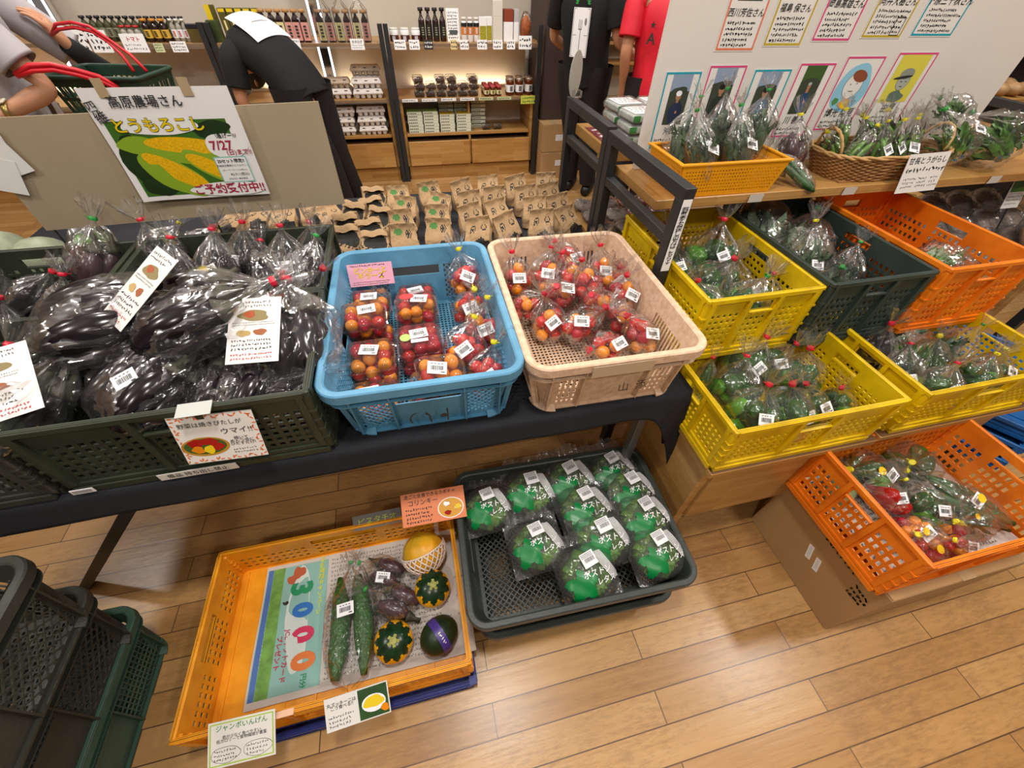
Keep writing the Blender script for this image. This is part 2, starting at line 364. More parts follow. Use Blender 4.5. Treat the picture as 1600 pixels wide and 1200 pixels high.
def fold_crate(name, label, loc, W_, D_, H_, m, rot=0, group=None, long_x=True, nz_=5, marks=None, floor_m=None, nl=(8,5,8), ns=(5,5,5)):
    t = thing(name, label, 'crate', loc, rot, group)
    g = .010
    b = MB(); b.bbox(-W_/2+.006,W_/2-.006,-D_/2+.006,D_/2-.006,0,.02,.005)
    for i in range(9):      # floor grooves as raised ribs
        x = -W_/2+.03+i*(W_-.06)/8; b.box(x-.003,x+.003,-D_/2+.02,D_/2-.02,.0195,.024)
    b.build('base', floor_m or m, t)
    lx, sy = W_-2*g, D_-2*g
    for s in (-1,1):
        b = MB(); hole_wall(b, lx, H_, lambda u,v,w,s=s: (-lx/2+u if s<0 else lx/2-u, s*(D_/2-g)+s*w, v), nx=(nl if W_ >= D_ else ns), nz_=nz_)
        b.build('long_wall' if W_ >= D_ else 'short_wall', m, t)
        b = MB(); hole_wall(b, sy, H_, lambda u,v,w,s=s: (s*(W_/2-g)+s*w, sy/2-u if s<0 else -sy/2+u, v), nx=(ns if W_ >= D_ else nl), nz_=nz_)
        b.build('short_wall' if W_ >= D_ else 'long_wall', m, t)
    b = MB()                                   # rim: four rounded bars, and corner posts with hinge ribs
    for s in (-1,1):
        b.bbox(-W_/2-.002,W_/2+.002, s*(D_/2)-.009*(1 if s>0 else .2), s*(D_/2)+.009*(.2 if s>0 else 1), H_-.011, H_+.003,.003)
        b.bbox(s*(W_/2)-.009*(1 if s>0 else .2), s*(W_/2)+.009*(.2 if s>0 else 1), -D_/2, D_/2, H_-.011, H_+.0027,.003)
    b.build('rim', m, t)
    for sx in (-1,1):
        for sy_ in (-1,1):
            b = MB(); x, y = sx*(W_/2-.009), sy_*(D_/2-.009); b.bbox(x-.009,x+.009,y-.009,y+.009,.015,H_-.01,.003)
            for k in range(4): z = .05+k*(H_-.08)/4; b.box(x-.011,x+.011,y-.011,y+.011,z,z+.006)
            b.build('corner_post', m, t)
    if marks: marks(t)
    return t
def rrect(w, d, r, n=6):
    o = []
    for cx, cy, a0 in ((w/2-r,d/2-r,0),(-w/2+r,d/2-r,PI/2),(-w/2+r,-d/2+r,PI),(w/2-r,-d/2+r,1.5*PI)):
        for i in range(n+1): a = a0+PI/2*i/n; o.append((cx+r*math.cos(a), cy+r*math.sin(a)))
    return o
def tub_crate(name, label, loc, W_, D_, H_, m, rot=0, r=.055, style='diamond', group=None, lip=.016, tap=.035, fl='grid', pitch=.0165):
    """stackable container: rounded rim with a lip, tapered lattice walls, flared feet"""
    t = thing(name, label, 'crate', loc, rot, group)
    wi, di = W_-2*lip, D_-2*lip
    def ring(z, off=0, dr=0):            # outline at height z: tapers inwards towards the base
        k = tap*(1-z/H_); return rrect(wi-2*k+2*off, di-2*k+2*off, max(.012, r-lip-k*.3+off))
    # walls: four straight sides between the corners as hole panels, corners solid
    b = MB(); th = .003; n = 6
    segs = {'front': 0, 'left': 1}
    def side(axis, s):
        L0 = (wi if axis == 'x' else di)-2*(r-lip); ks = lambda z: tap*(1-z/H_)
        def F(u, v, w):
            o = (di if axis == 'x' else wi)/2-ks(v)-w
            return ((-L0/2+u)*(1 if s<0 else -1), s*o, v) if axis == 'x' else (s*o, (-L0/2+u)*(-1 if s<0 else 1), v)
        secs = 3; rib = .014; cw = .15 if axis == 'x' else .13; lw = (L0-cw-2*rib)/2
        zt = H_-.052
        if style == 'slots':
            cell = .0125; a = (0,lw); c = (L0-lw,L0); us = [0]; kk = []
            nh = int(lw/cell)
            for (p,q) in (a,c):
                if us[-1] < p: us.append(p); kk.append(0)
                for i, x in enumerate(holes(p,q,nh,.5)[1:]): us.append(x); kk.append(i%2)
            if us[-1] < L0: us.append(L0); kk.append(0)
            vs_ = [0,.018]+([.018+.01,.018+.02,.018+.03,.018+.04,.018+.05,.018+.06] if axis == 'x' else [.05,.056])+[zt,H_]
            kz = [0]+([1,0,1,0,1,0] if axis == 'x' else [1,0])+[1,0]
            b.panel(us, vs_, lambda i,j: not (kk[i] and kz[j] and .02 < us[i] < L0-.02), F, th)
        else:
            win = [(0.01,lw),(L0-lw,L0-.01)]; us = [0,win[0][0],win[0][1],win[0][1]+rib,L0-lw-rib,win[1][0],win[1][1],L0]
            vs_ = [0,.016,zt-.028,zt,zt+.02,H_]
            hold = lambda i,j: not ((i in (1,5) and j in (1,2)) or (i == 3 and j == 2+1 and False) or (i == 3 and j == 2))
            b.panel(us, vs_, hold, F, th)
            for (p,q) in win:               # lattice bars
                z0, z1 = .016, zt; pit = pitch
                if style == 'diamond':
                    x = p-(z1-z0)
                    while x < q:
                        for sg in (1,-1):
                            xa, xb = (x, x+(z1-z0)) if sg > 0 else (p+q-x, p+q-x-(z1-z0))
                            za, zb = z0, z1
                            lo, hi = min(xa,xb), max(xa,xb)
                            def cut(xq): f = (xq-xa)/(xb-xa); return za+(zb-za)*f
                            A = (xa,za); B = (xb,zb)
                            if xa < p: A = (p,cut(p))
                            if xa > q: A = (q,cut(q))
                            if xb < p: B = (p,cut(p))
                            if xb > q: B = (q,cut(q))
                            if math.dist(A,B) > .004 and z0-1e-6 <= A[1] <= z1+1e-6 and z0-1e-6 <= B[1] <= z1+1e-6:
                                pa, pb = Vector(F(A[0],A[1],th/2)), Vector(F(B[0],B[1],th/2)); b.bar(pa, pb, .0026, th, up=((0,1,0) if axis == 'x' else (1,0,0)))
                        x += pit
                else:
                    for x in lin(p,q,max(2,int((q-p)/.012)))[1:-1]: b.bar(F(x,z0,th/2),F(x,z1,th/2),.003,th,up=((0,1,0) if axis == 'x' else (1,0,0)))
                    for z in lin(z0,z1,7)[1:-1]: b.bar(F(p,z,th/2),F(q,z,th/2),th,.003)
        # outer ribs and ledge
        def slab(u0,u1,v0,v1,w): 
            vs = [F(u,v,ww) for ww in (.0005,-w) for u,v in ((u0,v0),(u1,v0),(u1,v1),(u0,v1))]
            b.add(vs, [(0,1,2,3),(4,7,6,5),(0,4,5,1),(1,5,6,2),(2,6,7,3),(3,7,4,0)])
        for u in ((.004,.008),(lw+rib*.3,lw+rib*.6),(L0-lw-rib*.6,L0-lw-rib*.3),(L0-.008,L0-.004)): slab(u[0],u[1],0,H_-.01,.012)
        slab(0,L0,0,.004,.010)
    for s in (-1,1): side('x',s); side('y',s)
    # corner walls
    rc = r-lip
    for sx in (-1,1):
        for sy in (-1,1):
            def corner(off):
                rings = []
                for z in lin(0,H_,5):
                    k = tap*(1-z/H_); o = []
                    for i in range(9):
                        a = PI/2*i/8; o.append((sx*(wi/2-rc-k+ (rc-off)*math.cos(a)), sy*(di/2-rc-k+(rc-off)*math.sin(a)), z))
                    rings.append(o)
                return rings
            A, B = corner(0), corner(th)
            b.loft(A, False, False); b.loft(B, False, False)
            # flared foot
            k = tap; ft = []
            for z, o in ((0,.018),(.004,.018),(.012,.002)):
                ft.append([(sx*(wi/2-rc-k+(rc+o)*math.cos(PI/2*i/8)), sy*(di/2-rc-k+(rc+o)*math.sin(PI/2*i/8)), z) for i in range(9)]+
                          [(sx*(wi/2-rc-k+(rc-.004)*math.cos(PI/2*i/8)), sy*(di/2-rc-k+(rc-.004)*math.sin(PI/2*i/8)), z) for i in range(8,-1,-1)])
            b.loft(ft)
    b.build('side_walls', m, t)
    # rim: swept profile
    b = MB(); prof = [(0,-.022),(0,.0),(-.003,.003),(-lip+.001,.003),(-lip-.003,0),(-lip-.003,-.006),(-lip+.0005,-.008),(-.003,-.006),(-.003,-.022)]
    rings = [[(x,y,H_+z) for x,y in rrect(W_+2*o, D_+2*o, max(.01,r+o),8)] for o, z in prof]
    n = len(rings[0]); vs = [p for q in rings for p in q]; fs = []
    for k in range(len(rings)):
        kk = (k+1)%len(rings)
        for i in range(n): j = (i+1)%n; fs.append((k*n+i,k*n+j,kk*n+j,kk*n+i))
    b.add(vs, fs); b.build('rim', m, t)
    b = MB(); zl = H_-.048                     # ledge below the rim
    pr = [(.0,0),(.0,.003),(-.014,.003),(-.014,0)]; kq = tap*(1-zl/H_)
    rings = [[(x,y,zl+z) for x,y in rrect(wi-2*kq+.028+2*o, di-2*kq+.028+2*o, max(.01,r-.012+o),8)] for o,z in pr]
    n = len(rings[0]); vs = [p for q in rings for p in q]; fs = []
    for k in range(4):
        kk = (k+1)%4
        for i in range(n): j = (i+1)%n; fs.append((k*n+i,k*n+j,kk*n+j,kk*n+i))
    b.add(vs, fs); b.build('ledge', m, t)
    # floor
    b = MB(); fw, fd = wi-2*tap, di-2*tap; q = .02
    if fl == 'grid':
        nx, ny = int(fw/.0125), int(fd/.0125); us, vs_ = holes(-fw/2+q,fw/2-q,nx,.62), holes(-fd/2+q,fd/2-q,ny,.62)
        us = [-fw/2]+us+[fw/2]; vs_ = [-fd/2]+vs_+[fd/2]
        b.panel(us, vs_, lambda i,j: not (i%2 == 0 and j%2 == 0 and 0 < i < len(us)-2 and 0 < j < len(vs_)-2), lambda u,v,w: (u,v,.004+w), .003)
    else:
        for i in range(-40,60):
            for sg in (1,-1):
                x0 = i*.019; A = Vector((x0 if sg > 0 else -x0, -fd/2, 0)); B = Vector(((x0+fd) if sg > 0 else (-x0-fd), fd/2, 0)); d = B-A; t0, t1 = 0, 1
                for bound in (-fw/2, fw/2):
                    tt = (bound-A.x)/d.x
                    if (d.x > 0) == (bound < 0): t0 = max(t0,tt)
                    else: t1 = min(t1,tt)
                if t1-t0 > .02: b.bar(A+d*t0+Vector((0,0,.006)), A+d*t1+Vector((0,0,.006)), .0035, .003+.0004*sg)
        b.box(-fw/2-.001,fw/2+.001,-fd/2-.001,-fd/2+.012,.003,.009); b.box(-fw/2-.001,fw/2+.001,fd/2-.012,fd/2+.001,.003,.009)
        b.box(-fw/2-.001,-fw/2+.012,-fd/2,fd/2,.003,.009); b.box(fw/2-.012,fw/2+.001,-fd/2,fd/2,.003,.009)
    b.build('floor_grid', m, t)
    return t
YEL = mat('yellow_plastic', P('E8C410'), .42, .14, 14, .05, 60, dirt=P('C8A20E'))
ORG = mat('orange_plastic', P('F48620'), .42, .10, 14, .05, 60, dirt=P('DC6C14'))
DKG = mat('dark_green_plastic', P('363C2E'), .5, .25, 16, .08, 60)
CHG = mat('charcoal_green_plastic', P('34403A'), .5, .2, 16, .08, 60)
BLU = mat('light_blue_plastic', P('629FC4'), .45, .12, 10, .06, 80, dirt=P('5088A8'))
CRM = mat('cream_plastic', P('E2C4A8'), .6, .08, 60, .12, 120, dirt=P('CDA98A'))
GRY = mat('dark_grey_plastic', P('3C423E'), .42, .15, 25, .08, 90)
OLV = mat('olive_black_plastic', P('3A3C36'), .5, .2, 20, .1, 90)
GRN = mat('faded_green_plastic', P('3E5A4C'), .5, .2, 20, .1, 90)
AMB = mat('amber_plastic', P('F8A828'), .42, .12, 14, .05, 60, dirt=P('E08C18'))
NAV = mat('navy_plastic', P('20307A'), .45, .15, 20)

# --- right-hand stand: five folding crates in two steps
fold_crate('folding_crate', 'yellow folding crate of greens in the upper step, left of the dark green one', (.898,.992,.686), .365,.525,.212, YEL, nz_=6, ns=(5,4,5))
fold_crate('folding_crate', 'dark green folding crate of leaf bags between the yellow and orange crates', (1.268,.980,.686), .365,.525,.226, CHG, nz_=6, ns=(5,4,5))
fold_crate('folding_crate', 'orange folding crate at the right end of the upper step', (1.655,.972,.686), .366,.53,.236, ORG, nz_=6, ns=(5,4,5))
fold_crate('folding_crate', 'yellow folding crate of green peppers on the lower step beside the black cloth', (.948,.618,.546), .53,.365,.176, YEL, nz_=5)
fold_crate('folding_crate', 'yellow folding crate of greens on the lower step, right of the pepper crate', (1.552,.622,.546), .535,.365,.176, YEL, nz_=5)
fold_crate('folding_crate', 'orange folding crate of mixed bags standing on a cardboard carton', (1.348,.272,.322), .55,.362,.213, ORG, nz_=4, rot=0)
# --- on the table, left: three dark green crates of eggplants
fold_crate('folding_crate', 'dark green crate overflowing with big eggplant bags, two cards on its front', (-.527,.790,.70), .53,.366,.2, DKG, nz_=6)
fold_crate('folding_crate', 'dark green crate of small eggplant bags behind the overflowing one', (-.527,1.163,.70), .53,.366,.2, DKG, nz_=6)
fold_crate('folding_crate', 'dark green crate of eggplant bags at the far left under the cardboard', (-1.072,1.155,.70), .53,.366,.2, DKG, nz_=6)
fold_crate('folding_crate', 'dark crate of bagged produce cut off by the left frame edge', (-1.075,.785,.70), .53,.366,.15, OLV, nz_=4)
# --- on the table, middle
blue = tub_crate('produce_container', 'light blue container of tomato punnets on the black cloth', (-.03,.897,.70), .452,.605,.18, BLU, rot=-.012)
pale = tub_crate('produce_container', 'cream speckled container full of bagged cherry tomatoes', (.424,.885,.70), .452,.612,.18, CRM, rot=-.02, style='slots', tap=.03)
# --- on the floor
fold_crate('folding_crate', 'navy crate lying under the amber tray on the floor', (-.378,.412,0), .70,.475,.052, NAV, nz_=2)
def amber_tray():
    t = fold_crate('folding_crate', 'amber tray lined with newspaper holding squash and cucumbers on the floor', (-.388,.425,.055), .712,.452,.165, AMB, nz_=3, nl=(9,9,9), ns=(6,6,6))
    return t
tray = amber_tray()
lett_low = tub_crate('produce_container', 'lower dark grey container under the one of lettuce bags', (.318,.472,0), .62,.46,.148, GRY, rot=-.03, fl='mesh', tap=.03)
lett = tub_crate('produce_container', 'dark grey container of bagged lettuce on the floor, on top of its twin', (.318,.478,.15), .672,.478,.15, GRY, rot=-.03, fl='mesh', tap=.03)
for k, (z, x, y, m, lab) in enumerate([(0,-1.135,.235,GRN,'faded green container at the bottom of the floor stack on the left'),(.22,-1.10,.215,OLV,'dark container in the middle of the floor stack on the left'),(.44,-1.05,.195,OLV,'dark container on top of the floor stack on the left, holding eggplants')]):
    tub_crate('produce_container', lab, (x,y,z), .43,.63,.222, m, style='diamond' if k else 'bars', tap=.03, fl='grid', pitch=.026)
# ================================================================ tables, cloth, stands
WOODT = planks('table_wood', [P('A8753C'),P('C08C4E'),P('CE9C5E')], .5, .04, .4, .37, .0003)
WOODX = planks('shelf_wood', [P('9A6A3A'),P('B4864C'),P('C49A60')], .35, .032, .35, .37, .0003, rot=(PI/2,0,0))
STEEL = mat('black_steel', P('2A2C2E'), .45, .2, 30, .06, 120)
CLOTH = mat('black_cloth', P('1B1D24'), .85, .1, 40, .25, 500)
SILV = mat('grey_steel', P('8A8A88'), .35, metal=.7)
for k, (y0, y1, lab) in enumerate([(.615,1.30,'folding table under the black cloth carrying the crates'),(1.31,2.06,'folding table behind, under the black cloth with the kraft bags')]):
    t = thing('folding_table', lab, 'table', (-.4,(y0+y1)/2,0)); hw = 1.05; hd = (y1-y0)/2
    MB().bbox(-hw,hw,-hd,hd,.672,.694,.003).build('tabletop', mat('table_white', P('B8B0A4'), .5), t)
    MB().bbox(-hw+.03,hw-.03,-hd+.02,-hd+.04,.64,.672,.002).build('apron', SILV, t)
    for sx in (-1,1):
        for sy in (-1,1):
            x, y = sx*(hw-.045), sy*(hd-.06)
            if k == 0 and sx < 0 and sy < 0: MB().bar((-.28,-.30,.67),(-.88,-.217,.001),.03,.03).build('leg', STEEL, t)
            else: MB().bbox(x-.014,x+.014,y-.014,y+.014,0,.672,.002).build('leg', SILV if k == 0 and sx > 0 else STEEL, t)
def cloth():
    mb = MB(); x0, x1, y0, y1, z = -1.5, .672, .603, 2.075, .6955
    nx, ny = 110, 50; dr = 8
    def pt(i, j):
        u = x0+(x1-x0)*i/nx
        if j < dr:                                        # front drop
            f = 1-j/dr; dep = .055+.012*math.sin(u*3.1)+.03*max(0,min(1,(.2-u)/.9))+.035*max(0,(u-.45)/.2)**2
            if u > .56: dep += .30*((u-.56)/.112)**1.5
            w = .004*math.sin(u*9)*f+.002*math.sin(u*21+1)*f
            return (u+ (.05*f*((u-.56)/.112) if u > .56 else 0), y0-.004-.012*f-w*.6 , z-dep*f)
        v = y0+(y1-y0)*(j-dr)/(ny-dr); return (u, v, z+.0008*math.sin(u*40)*math.sin(v*33))
    mb.add([pt(i,j) for j in range(ny+1) for i in range(nx+1)], [(j*(nx+1)+i, j*(nx+1)+i+1, (j+1)*(nx+1)+i+1, (j+1)*(nx+1)+i) for j in range(ny) for i in range(nx)])
    n2 = 50; d2 = 8                                       # right side drop, gathered into folds at the front corner
    def pr(i, j):
        v = y0+(y1-y0)*i/n2; f = j/d2; dep = .09+.36*max(0,1-i/5)**1.3+.012*math.sin(v*17)
        return (x1+.004+.02*f+.016*f*math.sin(v*26)+.03*f*max(0,1-i/5), v+.006-(.02*f if i == 0 else 0), z-dep*f)
    mb.add([pr(i,j) for j in range(d2+1) for i in range(n2+1)], [(j*(n2+1)+i, j*(n2+1)+i+1, (j+1)*(n2+1)+i+1, (j+1)*(n2+1)+i) for j in range(d2) for i in range(n2)])
    o = mb.build('tablecloth', CLOTH, None, True); md = o.modifiers.new('thick','SOLIDIFY'); md.thickness = .0012; md.offset = 0
    tag(o, 'black cloth draped over the tables, its front right corner hanging in folds', 'tablecloth')
cloth()
# black steel display stands with wooden shelf boards
def stand(y0, y1, top, sh, lab, x0, x1, low=None, rail=.965):
    t = thing('display_stand', lab, 'stand', (0,0,0))
    for x in (x0, x1):
        for y in (y0, y1): MB().bbox(x-.016,x+.016,y-.019,y+.019,0,top-.034,.0015).build('post', STEEL, t)
        MB().bbox(x-.0165,x+.0165,y0-.0195,y1+.0195,top-.034,top,.0015).build('top_rail', STEEL, t)
        MB().bbox(x-.014,x+.014,y0+.018,y1-.018,rail-.03,rail,.0015).build('cross_rail', STEEL, t)
        if low: MB().bbox(x-.014,x+.014,y0+.018,y1-.018,low-.06,low-.035,.0015).build('cross_rail', STEEL, t)
    return t
st1 = stand(.935,1.40,1.115,1.01,'front black steel stand, lettered strip down its near post',.688,2.72,None,.982)
MB().bbox(.712,2.69,1.092,1.40,.983,1.012,.002).build('shelf_board', WOODX, st1)
film('rail_plastic', rough=.08, haze=.1, bstr=.05)
st2 = stand(1.475,1.88,1.115,1.03,'rear black steel stand with a round card clipped on its corner',.702,2.72,None,.985)
MB().bbox(.725,2.69,1.50,1.86,.987,1.026,.002).build('shelf_board', WOODX, st2)
MB().bbox(.725,2.69,1.49,1.87,.66,.685,.002).build('lower_board', WOODX, st2)
# two steps of wooden benches carrying the folding crates
def bench(lab, x0, x1, y0, y1, top, boxz, cat='bench'):
    t = thing('display_bench', lab, cat, ((x0+x1)/2,(y0+y1)/2,0)); w, d = (x1-x0)/2, (y1-y0)/2
    MB().bbox(-w,w,-d,d,top-.022,top,.002).build('bench_top', WOODX, t)
    if boxz is not None:
        MB().bbox(-w+.05,w-.05,-d+.02,-d+.04,boxz,top-.04,.002).build('drawer_front', WOODX, t)
        for s in (-1,1): MB().bbox(s*(w-.035)-.015,s*(w-.035)+.015,-d+.03,d-.01,boxz-.02,top-.022,.002).build('side_panel', WOODX, t)
        MB().box(-w+.05,w-.05,-d+.04,d-.02,boxz,boxz+.012).build('drawer_bottom', WOODX, t)
    for sx in (-1,1):
        for sy in (-1,1):
            x, y = sx*(w-.035), sy*(d-.05); MB().bbox(x-.02,x+.02,y-.02,y+.02,0,(boxz-.02 if boxz is not None else top-.022),.002).build('leg', WOODX, t)
    return t
bench('low wooden bench with a drawer box under the yellow pepper crate', .685, 1.245, .425, .80, .544, .22)
bench('low wooden bench under the right yellow crate beside the blue crate', 1.262, 1.86, .43, .80, .544, .22)
bench('wooden step board holding the upper row of crates', .71, 1.93, .80, 1.30, .684, None)
# ---------------------------------------------------------------- cardboard
CARD = mat('cardboard', P('B08C60'), .8, .08, 6, .05, 200)
CARD2 = mat('grey_board', P('A8977C'), .85, .06, 4, .04, 200)
TAPE = mat('clear_tape', P('B49A74'), .25)
LBLW = mat('label_white')
def carton(lab, loc, w, d, h, rot=0, group=None, seam_y=True, labels=(), stamp=None):
    t = thing('cardboard_carton', lab, 'carton', loc, rot, group)
    b = MB(); b.bbox(-w/2,w/2,-d/2,d/2,0,h-.003,.003); b.build('body', CARD, t)
    for s in (-1,1): MB().box(min(s*.001,s*(w/2-.002)),max(s*.001,s*(w/2-.002)),-d/2+.002,d/2-.002,h-.003,h).build('flap', CARD, t)
    MB().box(-.024,.024,-d/2-.0005,d/2+.0005,h,h+.0006).build('tape', TAPE, t)
    for (face, a, z, lw, lh, r) in labels:
        mb = MB(); mb.box(-lw/2,lw/2,-lh/2,lh/2,-.0004,.0004); o = mb.build('shipping_label', LBLW, t)
        if face == 'L': o.location = (-w/2-.0006, a, z); o.rotation_euler = (PI/2+r*0,0,-PI/2); o.rotation_euler = (Matrix.Rotation(-PI/2,3,'Z')@Matrix.Rotation(PI/2,3,'X')@Matrix.Rotation(r,3,'Z')).to_euler()
        else: o.location = (a,-d/2-.0006,z); o.rotation_euler = (PI/2,r,0)
        flatart(o, scribble(-lw/2+.004,lw/2-.004,-lh/2+.004,lh/2-.004,3,INK,int(z*1000)), 'print', .0006)
    return t
c = carton('big cardboard carton on the floor under the orange crate, labels on its left side', (1.389,.262,0), .54, .395, .32, labels=[('L',-.0,.165,.06,.018,-1.25),('L',-.04,.155,.055,.018,-1.25)])
fl = lambda a,b,z: (-.27-.0008-z*.3, -a, b)
letters(c, 'MAWA', .05, .272, .036, INK, 'stencil_lettering', .02, fn=lambda a,b,z: (-.2708-z*.2, -a, b), rot=0)
flatart(c, scribble(.13,.185,.19,.25,3,INK,5,1.2), 'stencil_print', .0005, fn=lambda a,b,z: (-.2708, -a, b))
carton('upper of two small cartons stacked by the brown pillar', (1.375,4.17,.235), .23, .24, .23, labels=[('F',.05,.12,.07,.05,0)])
carton('lower of two small cartons stacked by the brown pillar', (1.38,4.17,0), .24, .25, .232, labels=[('F',.06,.14,.07,.05,0)])
# brown pillar
struct('trim_pillar', MB().bbox(1.27,1.86,4.2,4.72,0,2.95,.02), mat('pillar_brown', P('463834'), .55, .05, 5))
# ================================================================ the wall shelving behind
BEIGE = mat('shelf_back_beige', P('E2D6C2'), .7, .03, 3)
CHROME = mat('chrome', (.8,.8,.82), .12, metal=1)
def shelf_unit(x0, x1, lab, drawers, comp=True):
    t = thing('shelving_unit', lab, 'shelving unit', (x0,4.2,0)); w = x1-x0
    for x in (.018, w-.018):
        MB().bbox(x-.018,x+.018,-.03,.01,0,1.135,.001).build('post', STEEL, t)
    MB().bbox(.0,w,-.02,.40,1.0,1.022,.002).build('upper_shelf', WOODX, t)
    MB().box(.04,w-.04,-.024,-.0205,.992,1.026).build('price_rail', MATS['rail_plastic'], t)
    MB().bbox(.04,w-.04,.01,.41,.632,.655,.002).build('counter_board', WOODX, t)
    MB().box(.04,w-.04,.004,.0095,.626,.657).build('price_rail', MATS['rail_plastic'], t)
    MB().box(.03,w-.03,.405,.42,.0,1.0).build('back_panel', BEIGE, t)
    for x in (.05, w-.05): MB().bbox(x-.012,x+.012,.02,.40,.12,.632,.001).build('side_panel', WOODX, t)
    MB().bbox(.065,w-.065,.04,.40,.36,.385,.002).build('inner_shelf', WOODX, t)
    MB().bbox(.045,w-.045,.03,.05,0,.115,.001).build('plinth', WOODX, t)
    ws = (w-.11)/drawers
    for k in range(drawers):
        a = .055+k*ws
        d = MB().bbox(a+.01,a+ws-.01,-.01,.008,.13,.33,.002).build('drawer', WOODX, t)
        MB().bbox(a+.012,a+ws-.012,.01,.36,.14,.32,.002).build('drawer_box', WOODX, d)
        if k: MB().bbox(a-.008,a+.008,.02,.38,.13,.36,.001).build('divider', WOODX, t)
    if comp and drawers > 1: MB().bbox(w*.5,w*.5+.018,.08,.40,.385,.632,.001).build('divider', WOODX, t)
    return t
shelf_unit(-4.6,-1.27,'left wall shelving unit behind the customer with the basket',3)
shelf_unit(-1.26,-.035,'middle wall shelving unit holding the egg cartons',2)
shelf_unit(-.03,1.24,'right wall shelving unit with jars and punnets beside the pillar',2)
# warm strips under the shelf front edge light the back panels
for x in (-2.6,-.65,.6):
    l = area((x,4.57,.672), .9, 1.6, (1,.80,.56), 'RECTANGLE', .02, (math.radians(180),0,0)); l.name = 'shelf_light'
# polished steel uprights with a lit tube
for i, x in enumerate((-2.36,-.535)):
    t = thing('light_upright', ['polished upright with a lit tube at the far left','polished upright with a lit tube behind the bottles, above the egg cartons'][i], 'upright', (x,4.52,0))
    MB().bbox(-.05,.05,0,.06,.66,2.2,.004).build('steel_channel', CHROME, t)
    for s in (-1,1): MB().bbox(s*.04-.007,s*.04+.007,-.012,0,.68,2.1,.003).build('light_tube', mat('tube_glow', (.8,.92,1), .5, emit=4), t)
# ---- bottles and jars: one of each kind, then copies
GLS = mat('bottle_glass', (.05,.03,.02), .08); LBY = mat('label_cream', P('E6D9A0'), .6); LBP = mat('label_pink', P('D99A90'), .6); LBK = mat('label_black', P('20201E'), .5)
CAPW = mat('cap_white', P('E4E2DC'), .4); CAPK = mat('cap_black', P('22202A'), .4); CAPO = mat('cap_orange', P('D08A30'), .5); CORK = mat('cap_cork', P('B88A58'), .7)
def bottle(lab, cat, x, y, z, h, r, body, labm, capm, group, neck=.3, ink=None, lab_h=(.18,.55), square=False, capr=1.15, nm='bottle'):
    t = thing(nm, lab, cat, (x,y,z), random.Random(int(x*1000)).uniform(-.2,.2), group)
    n = 12 if not square else 4
    hb = h*(1-neck); b = MB()
    pr = [(r*.9,0),(r,h*.02),(r,hb*.88),(r*.85,hb*.95),(r*.42,hb+h*neck*.25),(r*.36,h*.93)] if neck > .12 else [(r*.9,0),(r,h*.03),(r,h*.8),(r*.88,h*.88)]
    if square: b.at(rot=(0,0,PI/4),sc=(1.25,1.25,1))
    b.lathe(pr, n); b.build('glass', body, t, not square)
    if labm:
        b = MB(); z0, z1 = h*lab_h[0], h*lab_h[1]
        if square: b.at(rot=(0,0,PI/4),sc=(1.25,1.25,1))
        b.lathe([(r*1.02,z0),(r*1.02,z1)], n, False); o = b.build('label', labm, t, not square)
        if ink:
            rr = random.Random(int(x*999)); mb = MB()
            for q in range(4):
                zz = z0+(z1-z0)*(.2+.18*q); mb.box(-r*.35,r*.35,-r*1.08-.0006,-r*1.0,zz,zz+(z1-z0)*.09)
            mb.build('print', ink, o)
    b = MB(); b.lathe([(r*.42*capr,h*.9),(r*.42*capr,h),(r*.3,h*1.005)] if neck > .12 else [(r*.92,h*.86),(r*.95,h*.88),(r*.95,h*.985),(r*.85,h)], 12); b.build('cap', capm, t, True)
    return t
TIN = {}
def rowof(proto, xs, y, z, labs, group, dy=0):
    for i, x in enumerate(xs):
        dup(proto, (x, y+dy*i, z), .07*((i*37)%5-2), labs[i] if isinstance(labs, list) else labs, group)
RED = mat('red_ink', P('C0202A'), .6); GREENI = mat('green_ink', P('2E8A3A'), .6); YELI = mat('yellow_ink', P('E8C818'), .6)
DARKL = mat('dark_liquid', (.025,.012,.01), .06); GOLD = mat('golden_liquid', P('A0762A'), .1); HON = mat('jam_brown', P('5E2A10'), .1)
Z1 = 1.0225
# left unit: gold packets, white-capped jars, black-capped bottles, red-capped bottles, orange-capped bottles
for i in range(3):
    t = thing('gold_packet', ['leftmost gold packet behind the customer\'s hand','gold packet beside the white-capped jars','gold packet standing between its two twins'][i], 'packet', (-2.30+.085*i,4.24,Z1), .1, 'gold packets on the left shelf')
    MB().bbox(-.035,.035,-.015,.015,0,.11,.003).build('pouch', mat('gold_foil', P('A8842E'), .35, .2, 30), t); MB().box(-.02,.02,-.0165,-.0152,.03,.08).build('print', mat('label_olive', P('5A4A1C'), .6), t)
g = 'dark bottles with black caps on the left shelf'
b0 = bottle('dark bottle with a black cap in the long row on the left shelf','bottle',-2.03,4.28,Z1,.135,.022,mat('olive_glass', P('4A4A34'), .1),mat('label_grey', P('8C8C70'), .6),CAPK,g,.22,INK,capr=1.9)
rowof(b0, [-1.985+.043*i for i in range(14)], 4.285, Z1, 'dark bottle with a black cap in the long row on the left shelf', g)
g = 'white-capped red jars on the left shelf'
b0 = bottle('short red jar with a white cap on the left shelf','jar',-2.12,4.25,Z1,.10,.03,mat('red_liquid', P('8A2420'), .15),mat('label_white'),CAPW,g,.1,RED)
rowof(b0, [-2.055], 4.25, Z1, 'short red jar with a white cap on the left shelf', g)
g = 'red-capped small bottles on the left shelf'
b0 = bottle('small bottle with a bright red cap and white label','bottle',-1.80,4.235,Z1,.09,.02,mat('clear_glass', P('9C988C'), .1),mat('label_white'),mat('cap_red', P('C8303C'), .4),g,.25,RED,capr=2.1)
